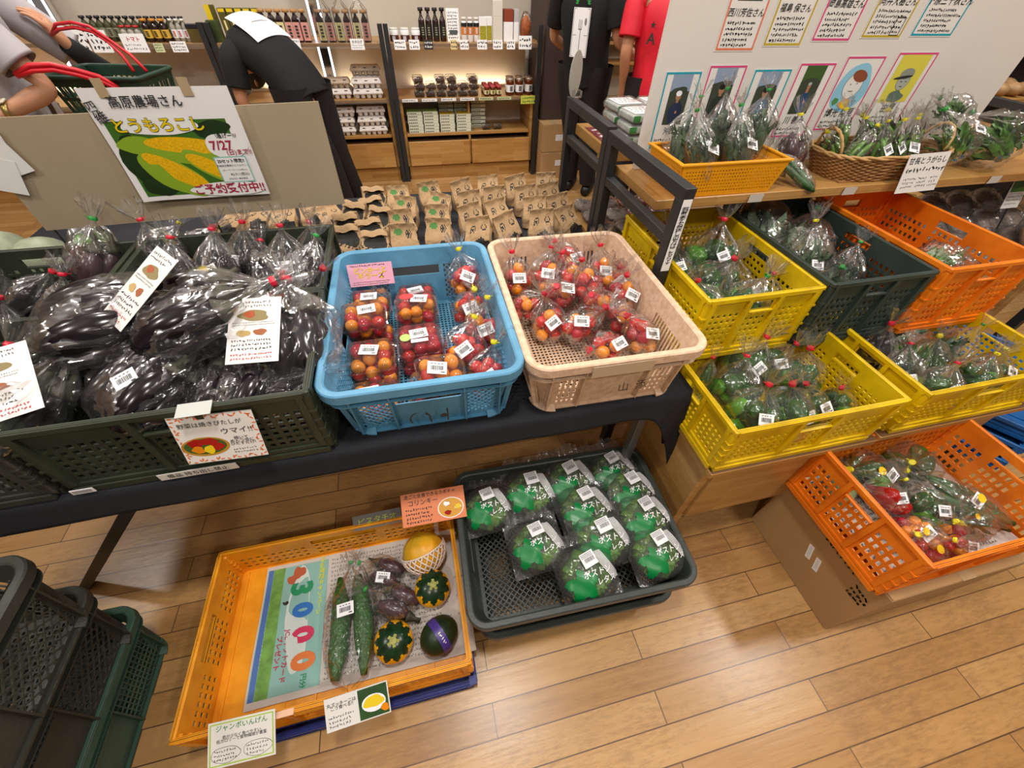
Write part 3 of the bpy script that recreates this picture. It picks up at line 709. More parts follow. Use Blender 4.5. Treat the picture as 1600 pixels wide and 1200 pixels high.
rowof(b0, [-1.757,-1.714], 4.235, Z1, 'small bottle with a bright red cap and white label', g)
g = 'orange-capped bottles on the left shelf'
b0 = bottle('bottle with a wide orange cap and yellow label','bottle',-1.655,4.25,Z1,.125,.024,MATS['dark_liquid'],mat('label_yellow', P('D8B040'), .6),CAPO,g,.2,INK,capr=2.1)
rowof(b0, [-1.60,-1.545], 4.25, Z1, 'bottle with a wide orange cap and yellow label', g)
g = 'white-capped slim bottles beside the orange-capped ones'
b0 = bottle('slim bottle with a white cap beside the orange-capped bottles','bottle',-1.49,4.26,Z1,.125,.018,mat('clear_glass'),LBLW,CAPW,g,.25,RED,capr=1.8)
rowof(b0, [-1.452,-1.414], 4.26, Z1, 'slim bottle with a white cap beside the orange-capped bottles', g)
t = thing('boxed_packet', 'short black-topped box at the end of the left shelf', 'box', (-1.345,4.24,Z1), 0)
MB().bbox(-.05,.05,-.02,.03,0,.075,.002).build('carton_body', mat('label_olive'), t); MB().bbox(-.052,.052,-.022,.032,.075,.10,.003).build('lid', CAPK, t)
# middle unit: olive oil cartons, cork bottles, wrapped gift sets
g = 'tall olive green cartons on the middle shelf'
OLVB = mat('olive_carton', P('5A5420'), .5, .15, 10)
for i in range(5):
    t = thing('oil_carton', 'tall olive green oil carton with a yellow dot on its top', 'carton', (-1.13+.055*i,4.26,Z1), 0, g)
    MB().bbox(-.025,.025,-.025,.025,0,.185,.002).build('body', OLVB, t); MB().box(-.02,.02,-.0256,-.025,.165,.182).build('yellow_dot', YELI, t); MB().box(-.006,.006,-.0256,-.025,.03,.12).build('print', LBY, t)
t = thing('oil_carton', 'short green and yellow box beside the tall olive cartons', 'carton', (-1.215,4.25,Z1), 0)
MB().bbox(-.04,.04,-.025,.025,0,.12,.002).build('body', mat('green_box', P('3E4A20'), .5, .4, 30), t)
t = thing('hanging_card', 'yellow and dark card hanging above the olive cartons', 'card', (-1.215,4.3,1.16), 0)
sheet(.07,.12, YELI, 'card', t, .002).rotation_euler = (PI/2,0,0); o = sheet(.035,.12, OLVB, 'print', t, .001); o.rotation_euler = (PI/2,0,0); o.location = (.0175,-.0025,0)
g = 'cork-stoppered sauce bottles on the middle shelf'
b0 = bottle('dark sauce bottle with a cork stopper and cream label','bottle',-.87,4.24,Z1,.185,.026,DARKL,LBY,CORK,g,.22,INK,(.06,.62),True,2.2)
rowof(b0, [-.815,-.76], 4.24, Z1, 'dark sauce bottle with a cork stopper and cream label', g)
g = 'cork-stoppered bottles with pink labels'
b1 = bottle('dark sauce bottle with a cork stopper and pink label','bottle',-.705,4.24,Z1,.185,.026,DARKL,LBP,CORK,g,.22,INK,(.06,.62),True,2.2)
rowof(b1, [-.65,-.595], 4.24, Z1, 'dark sauce bottle with a cork stopper and pink label', g)
FILM0 = film('gift_film', rough=.08, haze=.04, bscale=25)
for i, x in enumerate((-.45,-.32,-.19)):
    a = dup(b0, (x-.03,4.24,Z1), 0, ['cork bottle wrapped in gift film, left set','cork bottle wrapped in gift film, middle set','cork bottle wrapped in gift film, right set'][i], 'film-wrapped gift bottles')
    a = dup(b1, (x+.03,4.24,Z1), 0, ['pink-labelled bottle wrapped in gift film, left set','pink-labelled bottle wrapped in gift film, middle set','pink-labelled bottle wrapped in gift film, right set'][i], 'film-wrapped gift bottles, pink labels')
    o = MB().grid(lambda u,v,x=x: ((x+.062*math.cos(2*PI*u)*(1-max(0,v-.75)*3.3)), 4.24+.038*math.sin(2*PI*u)*(1-max(0,v-.75)*3.3), Z1+.24*v+.008*math.sin(u*40)), 30, 8, cu=True).build('gift_film', FILM0, None, True)
    tag(o, ['clear gift film around the left pair of bottles','clear gift film around the middle pair of bottles','clear gift film around the right pair of bottles'][i], 'wrapping film')
# right unit, upper shelf
g = 'wire-lid white cans at the left end of the right shelf'
b0 = bottle('squat can with a white lid and dark label','can',.045,4.26,Z1,.085,.034,LBLW,mat('label_maroon', P('4A2226'), .5),CAPW,g,.1,LBLW,(.05,.5),nm='can')
rowof(b0, [.13,.215], 4.26, Z1, 'squat can with a white lid and dark label', g)
g = 'black bottles with slanted caps'
b0 = bottle('black bottle with a dark cap on the right shelf','bottle',.27,4.29,Z1,.20,.025,DARKL,LBK,CAPK,g,.3,mat('label_grey'),(.12,.5),capr=1.9)
rowof(b0, [.325,.38,.435], 4.29, Z1, 'black bottle with a dark cap on the right shelf', g)
def notice(lab, x, w, h, y=4.2, z=None, tilt=.12, cat='price card', nm='price_card', border=None, seed=1, rows=3, bg=None, tx=None, ink=INK, tsize=None):
    t = thing(nm, lab, cat, (x,y,(z if z is not None else 1.028)+h/2), (PI/2-tilt,0,0))
    sheet(w,h,bg or LBLW,'card',t,.0012)
    if border: art(t, frame(-w/2,w/2,-h/2,h/2,.004,border), 'border')
    if tx: letters(t, tx, 0, h*.2, tsize or h*.3, ink, bold=.02); flatart(t, scribble(-w*.42,w*.42,-h*.42,h*.02,max(1,rows-1),INK,seed), 'fine_print')
    else: flatart(t, scribble(-w*.42,w*.42,-h*.42,h*.42,rows,ink,seed,.9), 'print')
    return t
t = notice('tall white information card beside the black bottles', .515,.10,.20, 4.26, 1.0225, seed=4, rows=9); art(t, [(rect(-.032,.032,-.055,-.028), mat('label_slate', P('4A524E'), .6))],'green_bar',.0012)
g = 'white-topped bottles with orange labels'
b0 = bottle('white-topped bottle with a black and orange label','bottle',.60,4.25,Z1,.15,.023,LBLW,mat('label_orange', P('D8803C'), .5),CAPW,g,.15,LBLW,(.3,.62),capr=2)
for o_ in b0.children:
    if o_.name.startswith('label'): m_ = MB(); m_.lathe([(.0237,.094),(.0237,.118)],12,False); m_.build('dark_band', LBK, b0, True)
rowof(b0, [.65,.70], 4.25, Z1, 'white-topped bottle with a black and orange label', g)
g = 'yellow-green boxed sachets'
for i in range(2):
    t = thing('sachet_box', 'white box with yellow-green artwork on the right shelf', 'box', (.752+.05*i,4.24+.02*i,Z1), 0, g)
    MB().bbox(-.03,.03,-.01,.01,0,.155,.002).build('body', LBLW, t); MB().box(-.026,.026,-.0106,-.01,.01,.10).build('artwork', mat('lime_print', P('A8A020'), .6, .5, 90), t)
for i, (x, h, m, lab) in enumerate([(.875,.25,mat('box_ivory', P('D8D2C6'), .6),'tall ivory gift box at the top edge of the photo'),(.965,.2,mat('box_rust', P('8A3A22'), .6),'tall box with a rust-brown top half'),(1.03,.2,mat('box_silver', P('B8B8BA'), .4),'slim silvery box beside the orange bag')]):
    t = thing('gift_box', lab, 'box', (x,4.27,Z1), 0); w = (.04,.038,.02)[i]
    MB().bbox(-w,w,-.03,.03,0,h*.62,.002).build('body', LBLW if i else m, t); MB().bbox(-w,w,-.03,.03,h*.62,h,.002).build('lid', m, t)
t = thing('snack_bag', 'small bag of orange snacks at the right end of the shelf', 'bag', (1.115,4.27,Z1), 0)
MB().ball((0,0,.08),(.045,.03,.08),12,8,lambda p: p*(1+.15*nz(p,40))+Vector((0,0,0))).build('contents', mat('orange_snack', P('D86A24'), .5, .5, 60), t, True)
MB().ball((0,0,.09),(.05,.034,.1),12,8,lambda p: p*(1+.1*nz(p,30))).build('film', FILM0, t, True)
for i, (x, w) in enumerate([(-2.19,.10),(-2.07,.10),(-1.95,.12),(-1.74,.15),(-1.60,.06),(-1.47,.10)]):
    notice(['white price card under the gold packets','white price card with a pink stripe on the left shelf','tall white price card in the long bottle row','large white card lettered in red below the red caps','small green price card below the orange caps','grey price card below the white-capped bottles'][i], x, w, (.07,.12,.12,.1,.05,.06)[i], 4.165, .975, seed=20+i, rows=3, tx=('トマト' if i == 3 else None), ink=RED if i in (3,) else INK, bg=mat('card_green', P('C8D0A0'), .6) if i == 4 else None)
for i, x in enumerate((-.83,-.70,-.24)):
    notice(['price card left of its twin under the cork bottles','price card right of its twin under the cork bottles','price card under the gift-wrapped bottles'][i], x, .10,.065, 4.165,.985, seed=30+i, rows=3, tx=('カタログ' if i == 2 else None))
for i, (x, w, m_) in enumerate([(.08,.09,None),(.19,.08,None),(.30,.07,'k'),(.50,.05,'o'),(.585,.07,None),(.73,.08,None),(.86,.08,None),(.97,.07,None),(1.09,.11,None)]):
    notice(['card under the first white can','card between the white cans','black card under the black bottles','round cream tag beside the tall card','card left of the orange-labelled bottles','card under the yellow-green boxes','card under the ivory box','card under the rust-topped box','card with a green mark under the orange bag'][i], x, w, .06 if i < 8 else .085, 4.165,.985, seed=40+i, rows=2, bg=LBK if m_ == 'k' else (mat('tag_cream', P('E0C890'), .6) if m_ == 'o' else None), ink=LBLW if m_ == 'k' else INK)
# counter goods: punnets, red-lidded jars, honey jars
Z2 = .6555
CLR = film('clear_plastic', rough=.1, haze=.06, bscale=20, bstr=.3)
def small_punnet(lab, x, y, z, m, g, w=.085, d=.075, h=.045):
    t = thing('small_punnet', lab, 'punnet', (x,y,z), 0, g)
    mb = MB(); r = random.Random(4)
    for i in range(9): mb.ball((r.uniform(-w*.3,w*.3), r.uniform(-d*.3,d*.3), r.uniform(.01,h*.5)), (.016,.016,.012), 8, 5)
    mb.build('contents', m, t, True)
    MB().loft([rrect3(w*.85,d*.85,.01,0),rrect3(w,d,.012,h*.6),rrect3(w*1.05,d*1.05,.012,h*.62),rrect3(w*.9,d*.9,.012,h)]).build('clamshell', CLR, t, True)
    return t
def rrect3(w,d,r,z,n=3): return [(x,y,z) for x,y in rrect(w,d,r,n)]
g = 'clear punnets stacked on the right counter'
DKF = mat('dried_fruit', P('5A4038'), .5, .5, 60)
p0 = small_punnet('clear punnet of dried fruit in the rows on the counter', .19,4.27,Z2,DKF,g)
for i in range(6):
    for j in range(2):
        for k in range(2+(i%3 != 1)*1):
            if i == j == k == 0: continue
            dup(p0, (.19+.094*i+.01*(k%2),4.27+.08*j,Z2+.0465*k), .1*((i+k)%3-1), 'clear punnet of dried fruit in the rows on the counter', g)
g = 'small jars with red gingham lids'
j0 = bottle('small jar with a red gingham lid on the counter','jar',.775,4.24,Z2,.075,.023,HON,LBY,mat('gingham', P('C84A50'), .6, .6, 220),g,.1,INK,(.2,.6),nm='jar')
for i in range(3):
    for j in range(4):
        if i or j: dup(j0, (.775+.055*i,4.24+.048*j,Z2+.0), .3*j, 'small jar with a red gingham lid on the counter', g)
g = 'tall jam jars beside the gingham lids'
j0 = bottle('tall brown jam jar with a white label and tin lid','jar',.99,4.26,Z2,.125,.035,HON,LBLW,mat('tin_lid', P('B0A090'), .3, metal=.6),g,.1,INK,(.2,.62),nm='jar')
for i, (x,y) in enumerate([(1.075,4.26),(1.165,4.27),(1.0,4.34),(1.085,4.345),(1.17,4.35)]): dup(j0, (x,y,Z2), .2*i, 'tall brown jam jar with a white label and tin lid', g)
for i in range(6): notice('white shelf label strip on the counter edge, %s from the left' % ['first','second','third','fourth','fifth','sixth'][i], .10+.165*i, .13,.022,4.198,.633,0,'shelf label','shelf_label',seed=60+i,rows=1,bg=None if i < 4 else mat('card_green'))
t = notice('yellow-green sign on the counter corner beside the pillar', 1.16,.17,.062,4.185,.60,0,'sign','counter_sign',None,70,2,mat('sign_lime', P('C8CC50'), .6), ink=GREENI)
# stacked flat boxes in the compartment
Z3 = .3855
def flat_box(lab, x, y, z, side, lid, g, w=.13, d=.11, h=.022):
    t = thing('flat_box', lab, 'box', (x,y,z), 0, g); MB().bbox(-w/2,w/2,-d/2,d/2,0,h,.0015).build('tray', side, t)
    MB().box(-w/2+.002,w/2-.002,-d/2+.002,d/2-.002,h,h+.0008).build('lid_print', lid, t)
    mb = MB(); 
    for q in range(5): mb.box(-w*.42+q*w*.12,-w*.42+q*w*.12+w*.07,-d/2-.0006,-d/2,h*.3,h*.7)
    mb.build('print', INK, t); return t
gl = mat('box_green_lid', P('8AA850'), .6, .4, 60); yl = mat('box_yellow_lid', P('C8A020'), .5, .6, 50); sd = mat('box_side', P('D8DCC8'), .6)
cols_ = [(.125,4.30,7,gl,'pale green flat box in the left stacks of the compartment'),(.265,4.30,7,gl,'pale green flat box in the left stacks of the compartment'),(.41,4.30,6,yl,'flat box with a black and yellow lid in the middle stacks'),(.56,4.30,6,yl,'flat box with a black and yellow lid in the middle stacks'),(.42,4.44,7,sd,'plain flat box in the back stacks'),(.56,4.44,7,sd,'plain flat box in the back stacks'),(.715,4.42,7,sd,'plain flat box in the back stacks')]
pb = {}
for (x,y,n,lid,lab) in cols_:
    g = {'p':'pale green flat boxes','f':'black and yellow flat boxes'}.get(lab[0:2] if 0 else lab[0],'') if 'back' not in lab else 'plain flat boxes at the back'
    for k in range(n):
        z = Z3+k*.0235 if 'back' not in lab else Z3+k*.032
        if lab not in pb: pb[lab] = flat_box(lab,x,y,z,sd,lid,g)
        else: dup(pb[lab], (x+.002*(k%3-1),y,z), 0, lab, g)
for i, x in enumerate((.775,.88)): small_punnet(['left of two low punnets in the open compartment','right of two low punnets in the open compartment'][i], x,4.30,Z3,mat('dried_fruit'),'low punnets in the open compartment')
# ---- egg cartons
PULP = mat('egg_pulp', P('DAD2CC'), .85, .06, 30, .2, 120); PULP2 = mat('egg_pulp_tan', P('B8A690'), .85, .06, 30, .2, 120)
def egg_carton(lab, loc, g, m=PULP, rot=0):
    t = thing('egg_carton', lab, 'egg carton', loc, rot, g); w, d = .24,.10
    b = MB(); b.box(-w/2,w/2,-d/2,d/2,.030,.036)
    for i in range(5):
        for j in range(2): b.at((-.092+.046*i,-.024+.048*j,0)).lathe([(.012,0),(.017,.004),(.0225,.03)],10,True)
    b.at(); b.build('tray', m, t, False)
    b = MB(); b.loft([rrect3(w+.006,d+.006,.01,.036),rrect3(w,d,.012,.044),rrect3(w-.02,d-.03,.012,.066),rrect3(w-.03,d-.04,.01,.068)]); b.build('lid', m, t)
    mb = MB(); 
    for (x,z) in ((-.08,.056),(0,.053),(.08,.057)): mb.at((x,-d/2+.008-(.066-z)*.3,z),(-.95+PI/2,0,0)).box(-.012,.012,-.003,.003,0,.0008)
    mb.build('print', INK, t); return t
g = 'egg cartons stacked on and under the middle counter'
e0 = egg_carton('white pulp egg carton in the stacks on the middle unit', (-.49,4.30,Z2), g)
for (x,y,z,k) in [(-.235,4.29,0,0),(-.235,4.29,.07,1),(-.48,4.40,0,0),(-.23,4.40,0,0),(-.23,4.40,.07,0)]: dup(e0, (x,y,Z2+z), .03*k, 'white pulp egg carton in the stacks on the middle unit', g)
egg_carton('tan pulp egg carton on top of the left stack', (-.485,4.31,Z2+.07), None, PULP2, .02)
egg_carton('tan pulp egg carton at the back of the right stack', (-.23,4.39,Z2+.14), None, PULP2, -.02)
for (x,y,z) in [(-.52,4.29,0),(-.515,4.29,.07),(-.50,4.30,.14),(-.25,4.29,0),(-.25,4.29,.07),(-.245,4.31,.14),(-.49,4.42,0),(-.24,4.42,0)]: dup(e0, (x,y,Z3+z), .02, 'white pulp egg carton in the stacks on the middle unit', g)
g = 'white wrapped egg packs on the left counter'
for i in range(8):
    t = thing('egg_pack', 'white wrapped pack on the counter behind the poster', 'pack', (-1.86+.12*(i%4),4.27+.12*(i//4),Z2), 0, g)
    MB().bbox(-.055,.055,-.05,.05,0,.055,.008).build('wrap', mat('wrap_white', P('E0DAD8'), .5, .1, 60), t); MB().box(-.03,.03,-.0506,-.05,.015,.04).build('print', INK, t)
# ================================================================ boards, posters, cards
BRD = mat('board_white', P('DCD6CE'), .6, .03, 3)
t = thing('display_board', 'large white board standing on the front stand, covered with producer posters', 'board', (1.46,1.352,1.0125))
MB().bbox(-.705,.70,-.008,.008,0,.95,.001).build('panel', BRD, t)
TEAL = mat('marker_teal', P('1E9AAE'), .6); PINK = mat('marker_pink', P('D8487E'), .6); OCH = mat('marker_ochre', P('C0A428'), .6); SALM = mat('marker_salmon', P('E07A58'), .6)
SKYB = mat('photo_sky', P('8A9CB4'), .5); HILL = mat('photo_hill', P('3A4234'), .6); NVY = mat('photo_navy', P('26304A'), .6); SKIN_P = mat('photo_skin', P('A87858'), .6); HAIR_P = mat('photo_dark', P('1C1816'), .6)
FIELD = mat('photo_green', P('3E5A28'), .6); CYAN = mat('crayon_blue', P('8CC4DC'), .6); YCR = mat('crayon_yellow', P('D8CC4C'), .6); BRN = mat('crayon_brown', P('8A4A30'), .6); LTG = mat('crayon_grey', P('A8ACA4'), .6)
LAM = mat('laminate', P('E6E2DC'), .18)
def poster(lab, x0, x1, ztop, zbot, border, kind, name='', seed=0, skew=0):
    w, h = x1-x0, ztop-zbot
    t = thing('producer_poster', lab, 'poster', ((x0+x1)/2,1.3428,(ztop+zbot)/2), (PI/2,skew,0))
    sheet(w,h,LAM,'sheet',t,.0007); art(t, frame(-w/2+.003,w/2-.003,-h/2+.003,h/2-.003,.005,border), 'marker_border')
    pw = w*.27
    if kind == 'text':                      # lower half of a poster whose photo lies above the frame
        art(t, [(rect(-w*.3,w*.3,h*.02,h*.44), HILL),(rect(-w*.3,w*.3,h*.25,h*.44), SKYB),(blob(0,h*.14,w*.14,h*.12,seed), NVY),(blob(0,h*.3,w*.07,h*.05,seed+1), SKIN_P)], 'photo')
        letters(t, name, 0, -h*.1, w*.15, INK, bold=.008, shear=.1); flatart(t, scribble(-w*.38,w*.38,-h*.46,-h*.17,5,INK,seed,.9), 'handwriting')
    else:
        y0, y1 = -h*.16, h*.46
        if kind == 'photo':
            cl, hat, bg = [(NVY,LBLW,SKYB),(mat('photo_green2',P('2A3026'),.6),HAIR_P,SKYB),(mat('photo_teal',P('2E5A74'),.6),HAIR_P,SKYB),(mat('photo_blue',P('22406A'),.6),LTG,FIELD)][seed%4]
            sc = .62 if seed%4 == 3 else 1; cy = y0+h*.30
            art(t, [(rect(-pw,pw,y0,y1), bg),(rect(-pw,pw,y0,y0+h*.42), HILL),(blob(0,y0+h*.42,pw*.9,h*.05,seed), HILL) ,
                    (blob(0,y0+h*.15*1.0,w*.19*sc,h*.15,seed+2,w=.08), cl),(rect(-w*.035,w*.035,cy-h*.02,cy+h*.03), SKIN_P),(ell(0,cy+h*.06,w*.075*sc,h*.055*sc), SKIN_P),(ell(0,cy+h*.095*1,w*.08*sc,h*.035*sc), hat),(ell(w*.03,y0+h*.16,w*.03,h*.02), SKIN_P)], 'photo')
        elif kind == 'boy':
            art(t, [(blob(0,.08*h,w*.42,h*.33,3,40,.06), CYAN),(ell(0,h*.12,w*.235,h*.175,24,-.2), INK),(ell(0,h*.12,w*.225,h*.168,24,-.2), LAM),(ell(.01,h*.245,w*.20,h*.075,20,-.25), BRN),
                    (ell(-w*.08,h*.14,w*.012,h*.012), INK),(ell(w*.08,h*.15,w*.012,h*.012), INK),(ell(0,h*.055,w*.07,h*.012,12,0,PI,2*PI), INK),
                    (blob(0,-h*.12,w*.16,h*.07,5), mat('crayon_orange',P('D8A060'),.6)),(blob(0,-h*.13,w*.08,h*.05,6), YELI),(blob(-w*.27,-h*.08,w*.07,h*.05,7), mat('crayon_green',P('4E8A4A'),.6))], 'drawing')
        else:
            art(t, [(rect(-w*.36,w*.36,y0,y1), YCR),(ell(0,h*.12,w*.155,h*.12), INK),(ell(0,h*.12,w*.147,h*.115), LTG),(ell(0,h*.22,w*.17,h*.075), mat('crayon_grey2',P('8A8E84'),.6)),(ell(-w*.06,h*.175,w*.23,h*.02,20,.1), INK),
                    (ell(-w*.05,h*.12,w*.03,h*.006), INK),(ell(w*.06,h*.12,w*.03,h*.006), INK),(ell(0,h*.06,w*.05,h*.01,12,0,PI,2*PI), INK),(blob(0,-h*.08,w*.19,h*.08,9), mat('crayon_moss',P('5E7264'),.6))], 'drawing')
        letters(t, name, 0, -h*.25, w*.18, INK, bold=.01, shear=.05); flatart(t, scribble(-w*.38,w*.38,-h*.46,-h*.34,2,INK,seed+50,.9), 'handwriting')
    return t
for (a,b,zt,br,k,n,lab) in [(.787,.91,1.283,TEAL,'photo','沖田','teal-framed poster at the board\'s left edge, man in navy with joined hands'),(.927,1.06,1.297,PINK,'photo','向山','pink-framed poster, man in a dark jacket before grey hills'),(1.088,1.227,1.286,TEAL,'photo','村田','teal-framed poster, man in a blue shirt behind the leafy bags'),
                             (1.246,1.385,1.30,PINK,'photo','川 善み','pink-framed poster, small figure sitting in a green field'),(1.413,1.567,1.316,PINK,'boy','博光 隆見','pink-framed drawing of a smiling face in a brown cap on blue'),(1.607,1.774,1.325,PINK,'hat','由良','pink-framed drawing of a face in a grey helmet on yellow')]:
    poster(lab, a, b, zt, zt-.21, br, k, n, int((a-.787)*7.2) if k == 'photo' else 9)
for i, (a,b,zb,br,n,lab) in enumerate([(.925,1.056,1.327,SALM,'西川芳佐さん','salmon-framed poster in the upper row, first from the left'),(1.082,1.215,1.338,OCH,'福島 保さん','ochre-framed poster in the upper row, second from the left'),(1.245,1.386,1.349,PINK,'岡島高雄さん','pink-framed poster in the upper row, third from the left'),(1.422,1.574,1.357,OCH,'向井大樹さん','ochre-framed poster in the upper row with a small empty framed square'),(1.608,1.775,1.361,TEAL,'下原三千秋さん','teal-framed poster in the upper row, rightmost')]):
    t = poster(lab, a, b, zb+.21, zb, br, 'text', n, 11+i)
    if i == 3: art(t, frame(.025,.06,-.098,-.055,.002,HAIR_P), 'small_frame', .0012)
# round card clipped on the rear stand
t = thing('round_card', 'grey round card clipped to the corner of the rear stand', 'card', (.70,1.865,1.117), (0,0,0))
b = MB(); b.at((0,0,.075),(PI/2,.1,.9)).lathe([(.075,-.001),(.075,.001)], 28); b.build('card', mat('card_grey', P('A8A49A'), .7, .05, 60), t)
MB().bbox(-.012,.03,-.02,.01,0,.025,.003).build('clip', CLR, t)
# strip down the near post
t = thing('post_strip', 'white strip with vertical black lettering on the near post', 'sign', (.688,.9148,.985), (PI/2,0,0))
sheet(.026,.205,LBLW,'strip',t,.0005); letters(t, '野菜をお探しの方はこちら↓', 0, 0, .020, INK, bold=.004, vertical=True)
# maroon folder on the rear shelf
t = thing('flat_sign', 'maroon printed sign lying on the rear shelf board', 'sign', (.79,1.66,1.028), (0,0,0)); sheet(.10,.26,mat('maroon', P('7A2A34'), .5),'card',t,.002)
flatart(t, scribble(-.04,.04,-.11,.11,5,mat('label_white'),8,.8),'print')
# grey cardboard sign with the corn poster, on two wire stands
t = thing('cardboard_sign', 'large grey-brown cardboard backing that carries the corn poster', 'sign board', (-.63,1.44,.905))
b = MB(); b.add([(-.455,0,0),(.407,0,.02),(.410,0,.305),(-.455,0,.285),(-.455,.004,0),(.407,.004,.02),(.410,.004,.305),(-.455,.004,.285)], [(0,1,2,3),(7,6,5,4),(0,4,5,1),(1,5,6,2),(2,6,7,3),(3,7,4,0)]); b.build('board', CARD2, t)
for x in (-.44,.0): MB().tube([(x,.009,-.207),(x,.009,.2)],.003,8).build('wire_stand', STEEL, t)
for x in (-.44,.0): MB().tube([(x-.06,.03,-.204),(x,.009,-.204),(x+.06,.03,-.204)],.003,8).build('wire_foot', STEEL, t)
t = thing('paper_sheets', 'loose white sheets taped at the left end of the cardboard sign', 'paper', (-1.07,1.432,1.12))
for k,(x,z,r) in enumerate([(0,.01,.1),(.01,-.02,-.25),(-.02,-.05,.3)]):
    o = sheet(.12,.09,mat('white_paper'),'sheet',t,.0006); o.location = (x,-.002*k,z); o.rotation_euler = (PI/2,r,0)
PY = 1.428
t = thing('corn_poster', 'curling poster with corn cobs and Japanese lettering taped to the cardboard', 'poster', (-.605,PY,1.115), (PI/2,0,0))
def pb_(x,y,z=0): 
    c = max(0,(-.12-x))*2.2*max(0,(y+.16)*1.6); l = max(0,(-.10-x)/.1)**2*max(0,(-y-.02)/.12)
    return (x, y, z+.004+.02*max(0,y-.02)*0+.10*max(0,-x-.13)**1*max(0,y+.05)+.05*l*.3)
W2, H2 = .345, .275
mb = MB(); 
for dz in (0,-.0008): mb.grid(lambda u,v,dz=dz: pb_((u-.5)*W2,(v-.5)*H2,dz), 24, 12)
mb.build('sheet', mat('poster_white', P('EEEAE8'), .35), t, fixn=False)
LEAF = mat('print_leaf', P('3E6A22'), .4); LEAF2 = mat('print_husk', P('8AAA2C'), .4); CORN = mat('print_corn', P('F0B812'), .4, .25, 220); DLEAF = mat('print_dark', P('1E3418'), .4)
A = lambda polys, name, z: art(t, polys, name, z, .0001, pb_)
def dense(pts, k=4):
    o = []
    for i in range(len(pts)):
        a, b_ = pts[i], pts[(i+1)%len(pts)]; o += [(a[0]+(b_[0]-a[0])*j/k, a[1]+(b_[1]-a[1])*j/k) for j in range(k)]
    return o
mbp = MB(); x0,x1,y0,y1 = -.155,.135,-.125,.065; mbp.grid(lambda u,v: pb_(x0+(x1-x0)*u, y0+(y1-y0)*v, .0005), 16, 8); mbp.build('photo_ground', LEAF, t, fixn=False)
A([(blob(-.13,-.03,.03,.07,1), DLEAF),(blob(.09,.04,.05,.022,2), DLEAF),(blob(-.1,-.1,.05,.025,4), DLEAF),
   (blob(-.105,.008,.05,.022,5,w=.08), LEAF2),(blob(.0,-.012,.12,.03,6,w=.06,a=-.12), LEAF2),(ell(.01,.004,.10,.02,26,-.1), CORN),
   (blob(-.055,-.07,.085,.045,7,w=.06,a=-.62), LEAF2),(ell(-.045,-.062,.082,.024,26,-.62), CORN),(blob(.055,-.055,.075,.03,8,w=.06,a=-.55), LEAF2),(ell(.05,-.055,.065,.02,26,-.55), CORN)], 'corn_photo', .0008)
PW = mat('print_white', P('F0EEEA'), .4)
def plate(x0,x1,y0,y1,s): return (blob((x0+x1)/2,(y0+y1)/2,(x1-x0)/2*1.05,(y1-y0)/2*1.15,s,30,.06), PW)
A([plate(-.115,.055,.033,.075,3),plate(.062,.16,-.03,.028,4),plate(-.03,.165,-.132,-.098,5),(rect(.062,.148,-.098,-.028), mat('print_mint', P('8CC4B4'), .4)),(rect(.065,.145,-.095,-.031), PW)], 'white_patches', .0022)
L_ = lambda s,x,y,sz,m,b=0,rot=0,nm='lettering',z=.0034: letters(t, s, x, y, sz, m, nm, b, rot, z=z, fn=pb_)
L_('四', -.158,.098,.026,INK,.008,.2); L_('維', -.150,.074,.03,INK,.008,.3); L_('高原農場さん', -.032,.106,.0285,INK,.012)
YW = mat('print_yellow', P('E8C814'), .4); MAR = mat('print_maroon', P('A82A48'), .4)
L_('とうもろこし', -.03,.053,.037,INK,.042); L_('とうもろこし', -.03,.053,.037,YW,.018,z=.004)
L_('7/27', .098,.0,.032,MAR,.02); L_('(日)まで!!', .137,-.018,.016,MAR,.015); L_('\\急げー!!/', .12,.024,.013,INK,.02)
L_('20セット限定!!', .105,-.04,.011,INK,.02); L_('四維高原農場のとうもろこし', .105,-.052,.0065,INK); L_('(スーパーコーン/10本入)', .105,-.064,.006,INK); L_('¥2,911(税込)', .115,-.076,.0095,INK); L_('7月27日〜順次発送', .105,-.088,.006,INK)
L_('ご予約受付中!!', .07,-.115,.030,MAR,.022)
for x in (-.115,.075): o = MB().at((x,.137,.006)).box(-.012,.012,-.02,.02,0,.0006).build('tape', mat('tape_tan', P('B09A78'), .3), t)
# ================================================================ produce and its bags
BAGF = film('bag_film', rough=.15, refl=.62, haze=.04, bscale=42, bstr=.9)
BAGB = film('big_bag_film', rough=.12, refl=.5, haze=.03, bscale=22, bstr=1.0)
TIER = mat('tie_red', P('D8203C'), .4); TIEG = mat('tie_green', P('2E9A44'), .4); TIEY = mat('tie_yellow', P('E8DC20'), .4)
TOMR = mat('tomato_red', P('C02A22'), .18, .2, 15, spec=.6); TOMO = mat('tomato_orange', P('E88A1C'), .18, .2, 15, spec=.6); TOMK = mat('tomato_crimson', P('A82430'), .2, .2, 15)
EGG = mat('eggplant_skin', P('1A141A'), .2, .3, 12, spec=.5); EGG2 = mat('eggplant_brown', P('4A3438'), .25, .4, 20); CALYX = mat('eggplant_calyx', P('3A3A2A'), .6)
PEPG = mat('pepper_green', P('2A5020'), .2, .4, 12, spec=.6); PEPL = mat('pepper_light', P('4E8A22'), .2, .3, 12); LEAFM = mat('leaf_dark', P('2C4E26'), .4, .45, 30); LEAFS = mat('leaf_sage', P('54694C'), .6, .35, 25); LEAFB = mat('leaf_bright', P('4E7A2C'), .4, .5, 40)
CUC = mat('cucumber_skin', P('2E5424'), .35, .5, 40, .3, 90); LTP = mat('long_pepper', P('5E8A32'), .25, .3, 14); REDP = mat('pepper_red', P('A8201C'), .16, .3, 8)
BURD = mat('burdock_skin', P('6A5242'), .8, .4, 40, .3, 90)
